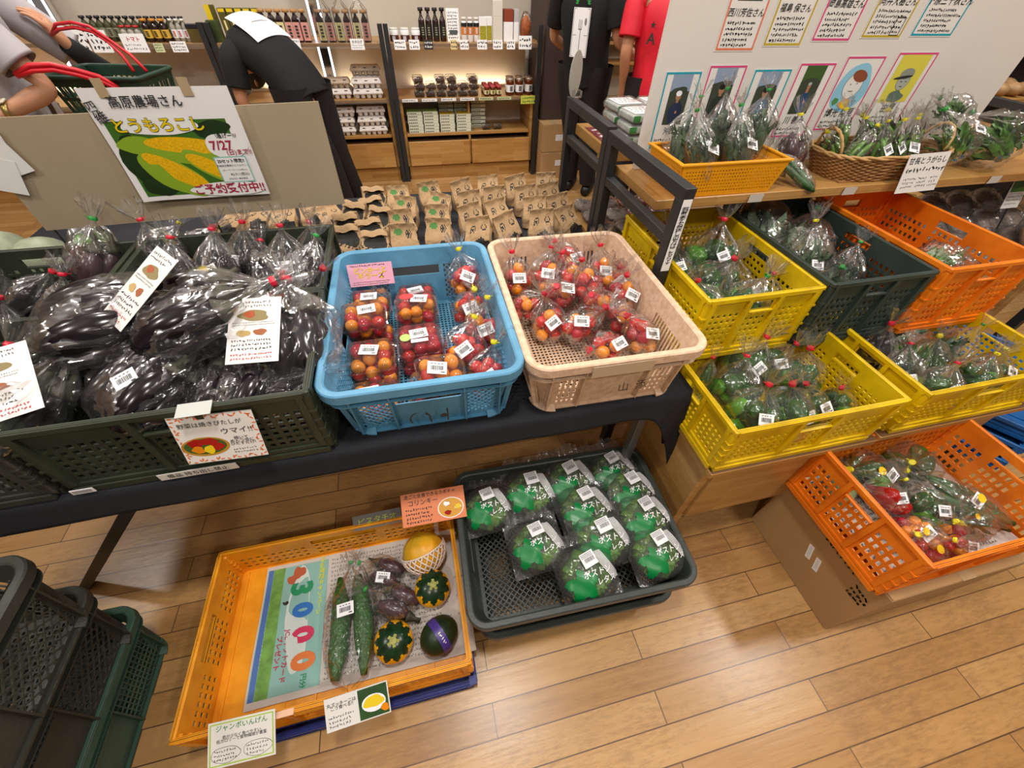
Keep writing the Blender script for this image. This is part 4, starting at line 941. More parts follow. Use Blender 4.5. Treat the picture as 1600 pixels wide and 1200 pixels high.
def smoothstep(a,b,x): t = max(0,min(1,(x-a)/(b-a))); return t*t*(3-2*t)
def film_mesh(name, a, b, c, zt, m=None, seed=1, tail=.035, nu=44, fold=7, crease=.08, tailr=.026, neck=.0055, square=.75):
    """bag: half widths a,b, half height c about its centre, gathered at height zt, flaring into a tail"""
    mb = MB(); r_ = random.Random(seed); ph = [r_.random()*6 for _ in range(6)]
    prof = []
    for i in range(17):
        t = i/16; z = -c+(zt+c)*t
        e = 1-(abs(z)/c)**2.4 if z < 0 else 1
        e = max(0.0,e)**.5 if z < 0 else (1-smoothstep(.35*c, zt, z))**.85
        prof.append((z, e, smoothstep(.2*c, zt, z)))
    for i in range(1,8):
        t = i/7; prof.append((zt+tail*t, None, t))
    rings = []
    for k, (z, e, f) in enumerate(prof):
        ring = []
        for i in range(nu):
            u = 2*PI*i/nu; cu, su = math.cos(u), math.sin(u)
            q = (abs(cu)**2.6+abs(su)**2.6)**(-1/2.6) if square else 1
            if e is not None:
                w = (1+.34*f*math.sin(fold*u+ph[0])+.2*f*math.sin((fold*2+1)*u+ph[1])) 
                ra, rb = max(neck, a*e*w*q), max(neck, b*e*w*q)
                n = 1+(crease*(.6-abs(noise.noise(Vector((cu*2.2+seed, su*2.2, z/c*2.0)))*2.6))+crease*.55*(.5-abs(noise.noise(Vector((cu*5+seed, su*5, z/c*4.0)))*2.6)))*(1-f)
                ring.append((ra*cu*n, rb*su*n, z))
            else:
                w = 1+.32*math.sin(fold*u+ph[2]+f)+.15*math.sin(13*u+ph[3])
                rr = neck+tailr*f**.8*w
                ring.append((rr*cu+.006*f*math.sin(ph[4]*3), rr*su*.6, z+.012*f*math.sin(4*u+ph[5])))
        rings.append(ring)
    mb.loft(rings, False); return mb.mesh(name, m or BAGF, True)
def tie_mesh(r=.0075, m=TIER):
    mb = MB(); mb.lathe([(r,-.004),(r+.001,0),(r,.004)], 10); mb.bar((r*.6,0,0),(r+.007,.002,.003),.004,.0012); return mb.mesh('tie', m)
TIES = {k: tie_mesh(m=v) for k, v in (('r',TIER),('g',TIEG),('y',TIEY))}
def packed(n, a, b, c, r, seed):
    rr = random.Random(seed); pts = []
    for _ in range(4000):
        if len(pts) >= n: break
        p = Vector((rr.uniform(-a,a), rr.uniform(-b,b), rr.uniform(-c,c*.75)))
        if (p.x/a)**2+(p.y/b)**2+(p.z/c)**2 > 1: continue
        if all((p-q).length > r*1.72 for q in pts): pts.append(p)
    return pts
def sphere_mesh(name, m, r, sq=(1,1,1), n=14, seed=0, ribs=0):
    mb = MB(); mb.ball((0,0,0),(r*sq[0],r*sq[1],r*sq[2]),n,max(7,n*2//3), (lambda p: p*(1+ribs*math.cos(5*math.atan2(p.y,p.x))+.03*nz(p,60,seed))) if 1 else None); return mb.mesh(name, m, True)
def long_mesh(name, mats, L, r, bend=.1, seed=0, n=10, stem=True, prof=None, bump=0):
    mb = MB(); k = 12; pts = []; rad = []
    for i in range(k+1):
        t = i/k; x = L*(t-.5); pts.append((bend*L*(1-(2*t-1)**2)-bend*L*.5, 0, x)); q = prof(t) if prof else (math.sin(PI*min(.97,max(.03,t)))**.45)
        rad.append(r*q*(1+.05*math.sin(seed+t*9)))
    mb.tube(pts, rad, n)
    if bump: mb.v = [tuple(Vector(v)*1+Vector((nz(v,90)*bump,nz(v,90,3)*bump,0))) for v in mb.v]
    if stem:
        mb.k = 1; e = Vector(pts[-1]); mb.tube([e+Vector((0,0,-.10*L)),e+Vector((0,0,-.02*L)),e+Vector((0,0,.015)),e+Vector((.004,0,.03))],[r*.82,r*.55,r*.2,r*.16],8)
    return mb.mesh(name, mats, True)
EGP = lambda t: (.45+.62*math.sin(PI*min(1,(1-t)*1.15+.02)/1.3)) *(math.sin(PI*min(.98,max(.03,t)))**.35)
MEG = [long_mesh('eggplant',[EGG,CALYX],.15,.026,.1,i,12,prof=EGP) for i in range(2)]
MEGB = [long_mesh('eggplant',[EGG,CALYX],.175,.034,.07,i,14,prof=EGP) for i in range(2)]
MEGC = long_mesh('eggplant',[EGG2,CALYX],.10,.022,.05,1,12,prof=EGP)
MTOM = [sphere_mesh('cherry_tomato',m,.0155,(1,1,s),12,i) for i,(m,s) in enumerate([(TOMR,1),(TOMO,1),(TOMK,1.25),(TOMO,1.2)])]
MPEP = [sphere_mesh('green_pepper',m,.028,(1,1,1.45),16,i,.09) for i,m in enumerate([PEPG,PEPL])]
MLNG = long_mesh('long_pepper',[LTP,CALYX],.15,.011,.12,0,10,prof=lambda t: .35+.75*t if t < .85 else 1-(t-.85)*3)
MCUC = long_mesh('cucumber',[CUC,CALYX],.20,.016,.05,0,12,stem=False,bump=.002)
def leaves_mesh(name, m, n, L, w, spread, seed, stalk=True):
    mb = MB(); r = random.Random(seed)
    for k in range(n):
        a = r.uniform(0,2*PI); ti = r.uniform(0,spread); l = L*r.uniform(.55,1); ww = w*r.uniform(.6,1); tw = r.uniform(-1,1); off = Vector((math.cos(a)*ti*L*.35, math.sin(a)*ti*L*.22, r.uniform(-.5,-.25)*L))
        d = Vector((math.cos(a)*ti, math.sin(a)*ti*.7, 1)).normalized(); side = d.cross(Vector((math.cos(a+tw),math.sin(a+tw),0))).normalized(); nn = d.cross(side)
        def f(u,v):
            t = v; x = (u-.5)*2; wid = ww*math.sin(PI*min(1,.08+t*.95))**.7
            cr = .15*ww*math.sin(x*7+t*13+k)+.1*ww*math.sin(t*23+k*3)
            return off+d*l*t*(1-.12*t)+side*x*wid*.5+nn*(cr+l*.18*t*t*math.sin(k)+abs(x)*ww*.16)
        mb.grid(f, 4, 7)
    return mb.mesh(name, m, True, False)
MLV = [leaves_mesh('leaves',LEAFS,40,.165,.045,.42,1), leaves_mesh('leaves',LEAFM,40,.165,.042,.45,2), leaves_mesh('leaves',LEAFB,60,.135,.03,.75,3)]
FILMS = {}
BAGN = {'n': 0}
def bag(lab, cat_nm, body, tie, kind, tiec='r', group=None, sc=1.0, sticker=1, spin=0.0, extra=None, off=(0,0), view=(0,-.55,.83)):
    """one tied bag: film, tie, contents, price label; body and tie are points in the place"""
    nm = {'tomato':'tomato_bag','eggplant':'eggplant_bag','bigegg':'eggplant_bag','pepper':'pepper_bag','leaf':'leaf_bag','sage':'leaf_bag','bright':'leaf_bag','long':'long_pepper_bag','cuc':'cucumber_bag','brown':'produce_bag','redp':'pepper_bag','mix':'tomato_bag','bigleaf':'leaf_bag'}[kind]
    B = Vector(body); T = Vector(tie) if tie else B+Vector((0,.02,.07)); d = (T-B).normalized()
    q = d.to_track_quat('Z','Y'); q = q @ Euler((0,0,spin)).to_quaternion()
    A = {'tomato':(.046,.040,.052,.085),'mix':(.05,.045,.055,.09),'eggplant':(.052,.042,.075,.115),'bigegg':(.115,.062,.118,.165),'pepper':(.062,.052,.062,.100),'redp':(.05,.042,.06,.09),'leaf':(.075,.05,.10,.15),'sage':(.075,.05,.10,.15),'bigleaf':(.10,.09,.085,.15),'bright':(.085,.075,.075,.12),'long':(.038,.026,.080,.105),'cuc':(.045,.035,.11,.13),'brown':(.05,.045,.06,.1)}[kind]
    a,b,c,zt = A; BAGN['n'] += 1; v = BAGN['n']%3
    key = (kind, v)
    t = thing(nm, lab, cat_nm, tuple(B), (0,0,0), group, sc); t.rotation_mode = 'QUATERNION'; t.rotation_quaternion = q
    rr = random.Random(BAGN['n'])
    if kind in ('tomato','mix'):
        for i, p in enumerate(packed(15, a*.72, b*.68, c*.8, .0155, v*5+7)):
            me = MTOM[(0,1,0,2,0,3,2,0,1,0)[(i+BAGN['n'])%10]]; put('cherry_tomato', me, t, p, (rr.random()*3,rr.random()*3,0), 1.05)
    elif kind in ('eggplant','bigegg','brown'):
        M = {'eggplant':MEG,'bigegg':MEGB,'brown':[MEGC]}[kind]; n = {'eggplant':5,'bigegg':6,'brown':4}[kind]; k_ = .80 if kind == 'eggplant' else 1
        for i in range(n):
            x = a*.58*((i%3)-1) if n > 4 else a*.42*((i%2)*2-1); y = b*.38*((i//3)*2-1) if n > 4 else b*.4*((i//2)*2-1)
            put('eggplant', M[i%len(M)], t, (x*(.9 if n>4 else 1),y,-.008+.01*rr.uniform(-1,1)), ((PI if kind == 'eggplant' else PI*(i%2) if kind == 'brown' else 0)+.06*rr.uniform(-1,1),.12*rr.uniform(-1,1),rr.random()*3), k_)
    elif kind in ('pepper','redp'):
        for i, p in enumerate(packed(9, a*.66, b*.6, c*.68, .0225, v*3+2)): put('green_pepper' if kind == 'pepper' else 'red_pepper', MPEP[0 if (i+v)%3 else 1] if kind == 'pepper' else MREDP, t, p, (rr.random()*3,rr.random()*3,rr.random()*3), .85)
    elif kind in ('leaf','sage','bright','bigleaf'):
        put('leaves', MLV[{'leaf':1,'sage':0,'bright':2,'bigleaf':2}[kind]], t, (0,0,-.0), (0,0,rr.random()*3), {'bright':.95,'bigleaf':1.15}.get(kind,.98))
    elif kind == 'long':
        for i in range(6): put('long_pepper', MLNG, t, (a*.5*((i%3)-1),b*.35*((i//3)*2-1),-.01), (.1*rr.uniform(-1,1),.12*rr.uniform(-1,1),rr.random()*6), .82)
    elif kind == 'cuc':
        for i in range(3): put('cucumber', MCUC, t, (a*.55*(i-1),.006*(i%2),-.012), (.03,.05*(i-1),rr.random()*6), .95)
    if key not in FILMS:
        big = kind in ('bigegg','bigleaf'); FILMS[key] = film_mesh('film',a,b,c,zt,BAGB if big else BAGF,seed=v*3+len(kind),tail=.06 if big else .042,tailr=.035 if big else .024,neck=.009 if big else .006,crease=.17 if big else .12,nu=84 if big else 48,fold=9 if big else 7)
    f = put('film', FILMS[key], t)
    put('tie', TIES[tiec], t, (0,0,zt), (0,0,rr.random()*6), 1.5 if kind in ('bigegg','bigleaf') else 1.0)
    if sticker:
        V = Vector(view).normalized(); Vl = (q.inverted() @ V); Vp = Vector((Vl.x,Vl.y,Vl.z*.6))
        e = Vector((Vp.x/a/a,Vp.y/b/b,Vp.z/c/c)); k_ = 1/math.sqrt((Vp.x/a)**2+(Vp.y/b)**2+(Vp.z/c)**2); pos = Vp*k_*1.05; nrm = e.normalized()*.45+Vl*.55
        upl = q.inverted() @ Vector((rr.uniform(-.6,.6),.8,.5))
        o = put('price_label', STICKER, t, pos+Vector((off[0]*a,off[1]*b,0)), frame_mat(pos, nrm, upl), (1.05/sc,)*3)
    if extra: extra(t, q, (a,b,c))
    return t
MREDP = sphere_mesh('red_pepper',REDP,.034,(1,1,1.4),16,3,.06)
# ---- cream container: sixteen bags of cherry tomatoes
g = 'cherry tomato bags in the cream container'
for (b_, t_, s_, lab) in [((.283,1.085,.79),(.268,1.120,.93),1,'tomato bag standing tall in the back left corner of the cream container'),((.475,1.12,.815),(.401,1.14,.91),1,'tomato bag against the back wall of the cream container, long loose tail'),((.382,1.09,.79),(.408,1.13,.88),1,'tomato bag between the tall corner bag and the back wall bag, cream container'),((.575,1.09,.78),(.570,1.12,.88),1,'tomato bag in the back right corner of the cream container'),
    ((.455,1.04,.80),(.425,1.07,.88),0,'tomato bag half hidden behind the hazy middle bag, cream container'),((.483,.975,.815),(.455,.985,.90),0,'large hazy tomato bag in the very middle of the cream container'),((.585,1.01,.78),(.579,.98,.87),1,'tomato bag at the right wall, right behind the one with the label turned sideways'),((.585,.93,.79),(.572,.918,.87),1,'tomato bag at the right wall with its label turned sideways'),
    ((.290,.98,.76),(.336,.94,.83),0,'tomato bag low at the left wall of the cream container'),((.39,.965,.80),(.362,.922,.86),1,'tomato bag left of the hazy middle one in the cream container'),((.338,.89,.755),(.332,.93,.83),1,'tomato bag at the left edge of the pile, over the bare grid floor'),((.415,.848,.775),(.488,.85,.82),1,'tomato bag with its tie pointing right, over the bare grid floor'),
    ((.55,.845,.775),(.49,.838,.83),0,'tomato bag with its tie pointing left, in the front half of the cream container'),((.572,.765,.775),(.520,.775,.84),1,'tomato bag in the front right corner of the cream container'),((.476,.755,.755),(.405,.725,.79),1,'tomato bag nearest the front rim, tie lying down left, cream container'),((.49,.90,.80),(.455,.87,.85),0,'tomato bag on top of the front half of the pile, cream container')]:
    bag(lab, 'bag of tomatoes', b_, t_, 'tomato', 'r', g, 1.12, s_)
g = 'tomato bags in the blue container'
for (b_, t_, lab) in [((.125,1.105,.80),(.112,1.135,.89),'tomato bag with yellow ties at the back right of the blue container'),((.118,.975,.775),(.128,.95,.86),'tomato bag with a green dot, second from the back in the blue container'),((.140,.865,.785),(.155,.89,.88),'tomato bag leaning on the right wall of the blue container'),((.075,.80,.78),(.112,.83,.87),'large tomato bag with a tilted label in front, blue container'),((.12,.715,.755),(.135,.735,.81),'flat bag of yellow tomatoes at the front rim of the blue container')]:
    bag(lab, 'bag of tomatoes', b_, t_, 'mix', 'y', g, 1.08, 1)
# ---- punnets in the blue container
PUNF = film('punnet_plastic', rough=.06, refl=.8, haze=.04, bscale=14, bstr=.35)
def punnet(lab, loc, rot, seed, sticker=True, tomk=False):
    t = thing('tomato_punnet', lab, 'punnet of tomatoes', loc, rot, 'tomato punnets in the blue container')
    w, d, h = .118, .102, .062; r = random.Random(seed)
    k = 0
    for z in (.018,.040):
        for i in range(3):
            for j in range(3):
                if z > .03 and (i+j+seed)%5 == 0: continue
                me = MTOM[((2,2,0,2) if tomk else (0,1,2,3,0,1))[(k*7+seed)%(4 if tomk else 6)]]; k += 1
                put('cherry_tomato', me, t, (-.034+.034*i+r.uniform(-.004,.004),-.030+.030*j+r.uniform(-.003,.003),z), (r.random()*3,r.random()*3,0), 1.12)
    b = MB(); rg = []
    for (s,z,o) in ((.80,0,.010),(.84,.003,.012),(.97,.034,.014),(1.04,.036,.016),(1.04,.039,.016),(.96,.040,.014),(.90,.058,.014),(.84,.062,.012)):
        rg.append([(x*(1+.012*math.sin(40*math.atan2(y,x))*(.3 < z*16 < .99)),y,z) for x,y in rrect(w*s,d*s,o,6)])
    b.loft(rg); b.build('clamshell', PUNF, t, False)
    if sticker: put('price_label', STICKER, t, (.012*((seed%3)-1),.006,.0632), (0,0,.15*((seed%4)-1.5)), 1.15)
    return t
for (lab, loc, rot, sd, st, tk) in [('punnet under the pink card, left column of the blue container',(-.168,1.045,.752),(0,0,.03),1,1,0),('punnet stacked highest in the left column, sticking out to the left',(-.176,.93,.790),(.04,0,.05),2,1,0),('punnet below the highest one, left column',(-.166,.925,.712),(0,0,0),3,0,0),('punnet with striped small tomatoes in front of the highest one',(-.165,.81,.752),(.05,0,.02),4,1,0),('punnet hidden under the striped one, left column',(-.160,.80,.711),(0,0,0),5,0,0),('punnet right behind the front rim, lowest of the left column',(-.160,.70,.711),(0,0,0),6,1,0),
        ('punnet farthest back in the right column',(-.035,1.10,.72),(0,0,0),7,1,0),('punnet with a red and white sticker in the right column',(-.038,1.00,.758),(.03,0,.02),8,1,0),('punnet beneath the one with the red sticker',(-.040,.985,.712),(0,0,0),9,0,0),('punnet of dark tomatoes with a green round sticker',(-.038,.845,.756),(.04,0,.03),10,1,1),('punnet beneath the one of dark tomatoes',(-.038,.84,.712),(0,0,0),11,0,1),('glossy punnet tilted forward at the front rim of the blue container',(.0,.715,.762),(.28,.12,.1),12,1,0),('punnet beneath the glossy tilted one',(-.02,.71,.711),(0,0,0),13,0,0)]:
    t = punnet(lab, loc, rot, sd, st, tk)
    if sd == 10: put('round_sticker', MB().lathe([(.014,0),(.014,.0005)],20).mesh('round_sticker', mat('sticker_green', P('A8C86A'), .5)), t, (-.035,-.005,.063)); put('name_label', MB().box(-.022,.022,-.006,.006,0,.0005).mesh('name_label', LBLW), t, (.0,-.022,.063))
    if sd == 8: put('oval_sticker', MB().lathe([(.016,0),(.016,.0005)],20).mesh('oval_sticker', mat('sticker_red', P('C83A3A'), .5)), t, (-.022,.02,.063), (0,0,0), (1.3,.8,1))
# ---- big eggplant bags
LEAFLET = mat('leaflet_paper', P('E2DEDC'), .4)
def leaflet(t, q, pos, nrm, up, w=.115, h=.165, seed=1):
    qi = q.inverted(); n_ = Vector(nrm); u_ = Vector(up)
    o = sheet(w,h,LEAFLET,'leaflet',t,.0006); o.location = qi @ Vector(pos); o.rotation_euler = frame_mat(None, qi @ n_, qi @ u_)
    pk = [(blob(-w*.02,h*.22,w*.3,h*.085,seed), mat('print_olive', P('8A7A50'), .6)),(blob(-w*.1,h*.24,w*.12,h*.05,seed+1), mat('print_rust', P('A8502E'), .6)),(blob(-w*.2,-h*.05,w*.13,h*.05,seed+2), mat('print_sand', P('B89A60'), .6)),(blob(w*.12,-h*.04,w*.12,h*.05,seed+3), mat('print_clay', P('9A5A34'), .6))]
    art(o, pk, 'dish_photos'); flatart(o, scribble(-w*.42,w*.42,h*.34,h*.46,2,INK,seed)+scribble(-w*.42,w*.42,h*.06,h*.13,2,INK,seed+4)+scribble(-w*.42,w*.42,-h*.32,-h*.13,3,INK,seed+5,.6)+scribble(-w*.42,w*.42,-h*.46,-h*.34,2,RED,seed+6,.6), 'fine_print')
    return o
def px(pos,nrm,up,w=.115,h=.165,seed=1): return lambda t,q,A: leaflet(t,q,pos,nrm,up,w,h,seed)
g = None
bag('biggest eggplant bag, lying across the left of the overflowing crate, glossy film','bag of eggplants',(-.70,.885,.925),(-.50,.95,.93),'bigegg','r',g,1.12,0,0)
bag('eggplant bag with a leaflet on its upper left side and a red tie','bag of eggplants',(-.505,.85,.945),(-.38,.90,.965),'bigegg','r',g,1.05,0,0,px((-.07,.015,.066),(-.35,-.35,.85),(.75,.62,.1),.085,.17,3))
bag('eggplant bag at the right of the crate with a flat leaflet beside its price label','bag of eggplants',(-.335,.80,.88),(-.33,.90,.93),'bigegg','r',g,1.0,1,0,px((-.035,-.03,.066),(-.05,-.45,.88),(.08,.9,.4),.105,.15,5),(.62,0))
bag('front eggplant bag with a price label of 220, its film near the crate rim','bag of eggplants',(-.595,.715,.875),(-.52,.80,.90),'bigegg','r',g,.88,1,.0)
bag('eggplant bag in the front middle under the leaflet bag','bag of eggplants',(-.44,.705,.835),(-.40,.80,.87),'bigegg','r',g,.8,0,.0)
bag('eggplant bag at the left frame edge under a large leaflet','bag of eggplants',(-.84,.72,.875),(-.75,.80,.92),'bigegg','r',g,1.0,0,0,px((.035,-.03,.068),(.05,-.5,.85),(-.25,.85,.4),.15,.14,7))
bag('eggplant bag behind the biggest one, mostly covered','bag of eggplants',(-.62,.97,.86),(-.50,.98,.88),'bigegg','r',g,.9,0)
bag('eggplant bag at the bottom right corner of the overflowing crate','bag of eggplants',(-.37,.70,.80),(-.30,.70,.84),'eggplant','r',g,1.2,0)
# ---- small eggplant bags in the crate behind
g = 'small eggplant bags in the back crate'
for (b_, t_, c_, lab) in [((-.745,1.30,.84),(-.765,1.33,.93),'r','small eggplant bag at the back left of the rear crate, tie standing up'),((-.76,1.20,.84),(-.62,1.12,.86),'r','eggplant bag slanting along the left wall of the rear crate'),((-.585,1.20,.84),(-.57,1.24,.93),'r','small eggplant bag with a yellow round sticker in the rear crate'),((-.525,1.265,.83),(-.50,1.29,.94),'r','small eggplant bag with the tallest tail, middle of the rear crate'),((-.62,1.30,.81),(-.60,1.315,.89),'r','small eggplant bag against the far wall, left of the tallest tail'),
        ((-.455,1.20,.82),(-.47,1.27,.86),'r','small eggplant bag lying right of the middle of the rear crate'),((-.39,1.20,.835),(-.385,1.235,.94),'r','small eggplant bag with an upright label at the right of the rear crate'),((-.335,1.15,.83),(-.305,1.21,.90),'g','small eggplant bag with a green tie in the right corner of the rear crate'),((-.34,1.28,.81),(-.325,1.29,.89),'r','small eggplant bag in the far right corner of the rear crate'),((-.69,1.17,.84),(-.68,1.21,.90),'r','small eggplant bag squeezed between the slanting bag and its neighbour'),((-.45,1.06,.82),(-.40,1.05,.88),'r','small eggplant bag at the near wall of the rear crate'),((-.33,1.05,.82),(-.29,1.04,.88),'r','small eggplant bag in the near right corner of the rear crate')]:
    ex = None
    if 'yellow round' in lab: ex = lambda t,q,A: put('round_sticker', MB().lathe([(.014,0),(.014,.0006)],18).mesh('round_sticker', mat('sticker_yellow', P('E8C020'), .5)), t, q.inverted() @ Vector((-.01,-.045,.04)), frame_mat(None, q.inverted() @ Vector((0,-.6,.8)), Vector((0,0,1))))
    bag(lab, 'bag of eggplants', b_, t_, 'eggplant', c_, g, 1.12, 1 if any(w in lab for w in ('yellow','upright','tallest')) else 0, 0, ex)
for (b_, t_, k_, c_, lab) in [((-.93,1.30,.86),(-.90,1.34,.94),'brown','g','clear bag with a green tie bulging over the corner of the far left crate'),((-1.10,1.22,.80),(-1.02,1.24,.86),'eggplant','r','dark eggplant bag in the middle of the far left crate'),((-1.20,1.10,.80),(-1.14,1.12,.86),'eggplant','r','dark eggplant bag near the left wall of the far left crate'),((-.95,1.10,.80),(-.93,1.14,.87),'eggplant','r','dark eggplant bag near the right wall of the far left crate'),((-1.05,1.03,.80),(-1.02,1.05,.87),'eggplant','r','dark eggplant bag at the near wall of the far left crate'),
        ((-.98,.80,.80),(-.94,.85,.85),'bigegg','r','dark bag of produce in the crate cut off by the left frame edge')]:
    bag(lab, 'bag of produce', b_, t_, k_, c_, None, 1.1 if k_ == 'eggplant' else (1.25 if k_ == 'brown' else .9), 0)
# ---- greens on the right
for (b_, t_, k_, c_, s_, sc, lab) in [
    ((.855,1.14,.79),(.835,1.17,.89),'eggplant','r',0,1.0,'hazy bag with a red tie behind the post in the left yellow crate'),((.83,1.07,.77),(.84,1.12,.84),'pepper','r',1,1.1,'green pepper bag behind the lettered post'),((.96,1.06,.80),(.985,1.10,.93),'pepper','r',1,1.4,'tall yellowish bag of green peppers in the middle of the left yellow crate'),
    ((.88,.945,.775),(.905,.93,.85),'pepper','r',0,1.3,'green pepper bag with a starburst of gathered film, left yellow crate'),((.96,.85,.765),(1.0,.86,.84),'pepper','g',0,1.1,'green pepper bag with a green tie at the front rim, left yellow crate'),((1.03,.85,.77),(1.04,.87,.86),'pepper','r',0,.95,'green pepper bag with a red tie in the front right corner, left yellow crate'),((.83,.85,.765),(.80,.87,.83),'pepper','r',0,1.1,'green pepper bag low in the front left corner, left yellow crate'),((.99,.96,.765),(1.02,1.0,.82),'pepper','r',0,1.0,'green pepper bag low at the right wall, left yellow crate'),
    ((1.20,1.14,.83),(1.22,1.2,.88),'sage','y',0,1.35,'dull green leaf bag at the back of the dark green crate'),((1.27,1.02,.82),(1.33,1.08,.87),'sage','g',0,1.3,'leaf bag lying across the middle of the dark green crate'),((1.22,.93,.82),(1.23,.98,.93),'sage','y',1,1.0,'leaf bag with a yellow tie and glossy top in the dark green crate'),((1.21,.84,.80),(1.18,.80,.89),'leaf','g',0,.9,'leaf bag whose tail points over the yellow crate, green tie'),((1.35,.90,.78),(1.39,.93,.85),'leaf','g',0,.9,'dark leaf bag low at the right of the dark green crate'),
    ((1.70,.86,.81),(1.80,.88,.83),'bright','g',0,1.0,'bag of greens just above the front rim of the upper orange crate'),((1.60,.83,.76),(1.66,.85,.8),'leaf','g',0,.9,'bag of greens low in the upper orange crate'),
    ((.765,.67,.645),(.76,.675,.74),'cuc','r',0,.75,'slim bag of cucumbers at the left end of the pepper crate'),((.93,.70,.64),(.95,.71,.70),'pepper','r',1,1.15,'dark pepper bag with an upright label, pepper crate'),((1.03,.71,.63),(1.06,.70,.70),'pepper','r',1,1.0,'pepper bag at the back of the pepper crate beneath the dark green crate'),((1.05,.62,.645),(1.045,.635,.73),'pepper','r',0,1.15,'pepper bag with a thick red tie and long tail, pepper crate'),((.85,.63,.63),(.87,.66,.69),'pepper','r',0,1.1,'pepper bag behind the front left one, pepper crate'),((.83,.53,.635),(.845,.545,.715),'pepper','r',1,1.1,'pepper bag in the front left corner with a label, pepper crate'),((.935,.51,.64),(.91,.53,.73),'pepper','r',1,1.15,'pepper bag showing bright green peppers under a tall red tie'),((1.03,.53,.625),(1.0,.55,.69),'pepper','r',1,.95,'pepper bag right of the bright green one, pepper crate'),((1.13,.52,.615),(1.10,.53,.69),'pepper','r',0,.85,'small pepper bag alone at the right of the pepper crate'),
    ((1.36,.66,.65),(1.345,.665,.75),'eggplant','r',0,1.15,'pale hazy bag with a red tie, right yellow crate'),((1.37,.56,.635),(1.40,.60,.69),'leaf','r',1,.8,'leaf bag with a round white sticker at the left of the right yellow crate'),((1.53,.71,.64),(1.62,.72,.67),'leaf','y',0,.9,'large dark leaf bag at the back of the right yellow crate'),((1.50,.60,.64),(1.49,.61,.73),'bright','y',0,.95,'green bag with a yellow tie standing in the right yellow crate'),((1.47,.51,.62),(1.5,.53,.69),'pepper','r',1,1.0,'pepper bag with a red mark at the front rim, right yellow crate'),((1.66,.64,.63),(1.69,.64,.70),'leaf','g',0,.8,'leaf bag with a green tie at the right of the right yellow crate'),((1.62,.52,.625),(1.64,.53,.68),'pepper','y',0,1.0,'pepper bag with a yellow tie at the front rim, right yellow crate'),((1.74,.54,.62),(1.73,.55,.68),'pepper','y',1,.9,'pepper bag in the front right corner, right yellow crate')]:
    bag(lab, 'bag of greens', b_, t_, k_, c_, None, sc, s_)
for i in range(7):
    o = put('burdock_root', long_mesh('burdock_root',[BURD,CALYX],.40,.011,.03*((i%3)-1),i,8,stem=False,prof=lambda t: .55+.5*t), None, (1.512+.024*(i%4),.985,.735+.02*(i//4)), (PI/2,0,.03*((i%3)-1))); tag(o,'long brown burdock root lying along the left wall of the upper orange crate','burdock root','burdock roots in the upper orange crate')
# ---- orange crate on the carton
o = thing('newspaper','crumpled newspaper lining the orange crate on the carton','newspaper',(1.348,.272,.348)); sheet(.50,.32,mat('newsprint',P('C8C0B8'),.8),'sheet',o,.0006,lambda x,y: .012*abs(x)/.25+.004*math.sin(x*30)*math.sin(y*25)); flatart(o, scribble(-.24,.24,-.15,.15,16,mat('news_grey',P('6A6460'),.8),3), 'print', .014)
YST = MB().lathe([(.011,0),(.011,.0006)],18).mesh('round_sticker', mat('sticker_yellow', P('E8C020'), .5))
def yst(t,q,A):
    qi = q.inverted(); put('round_sticker', YST, t, qi @ Vector((-.02,-.02,.055)), frame_mat(None, qi @ Vector((0,-.45,.85)), qi @ Vector((0,1,0))))
for (b_, t_, k_, c_, s_, sc, e_, lab) in [((1.27,.38,.415),(1.20,.385,.45),'pepper','y',1,1.15,yst,'pepper bag with a yellow round sticker at the back left, lower orange crate'),((1.45,.38,.41),(1.40,.37,.45),'pepper','y',0,1.1,None,'pepper bag at the back right, lower orange crate'),((1.245,.30,.425),(1.19,.33,.44),'redp','y',1,1.0,None,'bag of shiny red peppers with a label, lower orange crate'),((1.45,.24,.435),(1.37,.33,.45),'cuc','y',1,1.15,yst,'long bag of light green cucumbers, lower orange crate'),((1.35,.245,.405),(1.34,.30,.43),'pepper','y',1,.95,None,'dark pepper bag in the middle, lower orange crate'),
        ((1.25,.20,.405),(1.27,.165,.44),'mix','y',1,.95,yst,'bag with an orange and a red tomato at the left, lower orange crate'),((1.44,.20,.41),(1.36,.18,.45),'bright','y',0,.75,yst,'pale green bag at the front right, lower orange crate'),((1.26,.155,.388),(1.225,.17,.43),'mix','y',0,1.0,yst,'bag of dark red tomatoes in the front left corner, lower orange crate'),((1.355,.155,.388),(1.34,.17,.43),'mix','y',1,1.0,None,'bag of orange tomatoes at the front rim, lower orange crate')]:
    bag(lab, 'bag of vegetables', b_, t_, k_, c_, None, sc, s_, 0, e_)
o = put('pale_melon', MB().ball((0,0,0),(.055,.045,.045),20,12,lambda p: p*(1+.02*math.cos(10*math.atan2(p.y,p.z)))).mesh('pale_melon', mat('melon_pale', P('8A9A6A'), .4, .2, 40), True), None, (1.15,.36,.395), (0,0,.4)); tag(o,'pale green melon in the back left corner of the lower orange crate','melon')
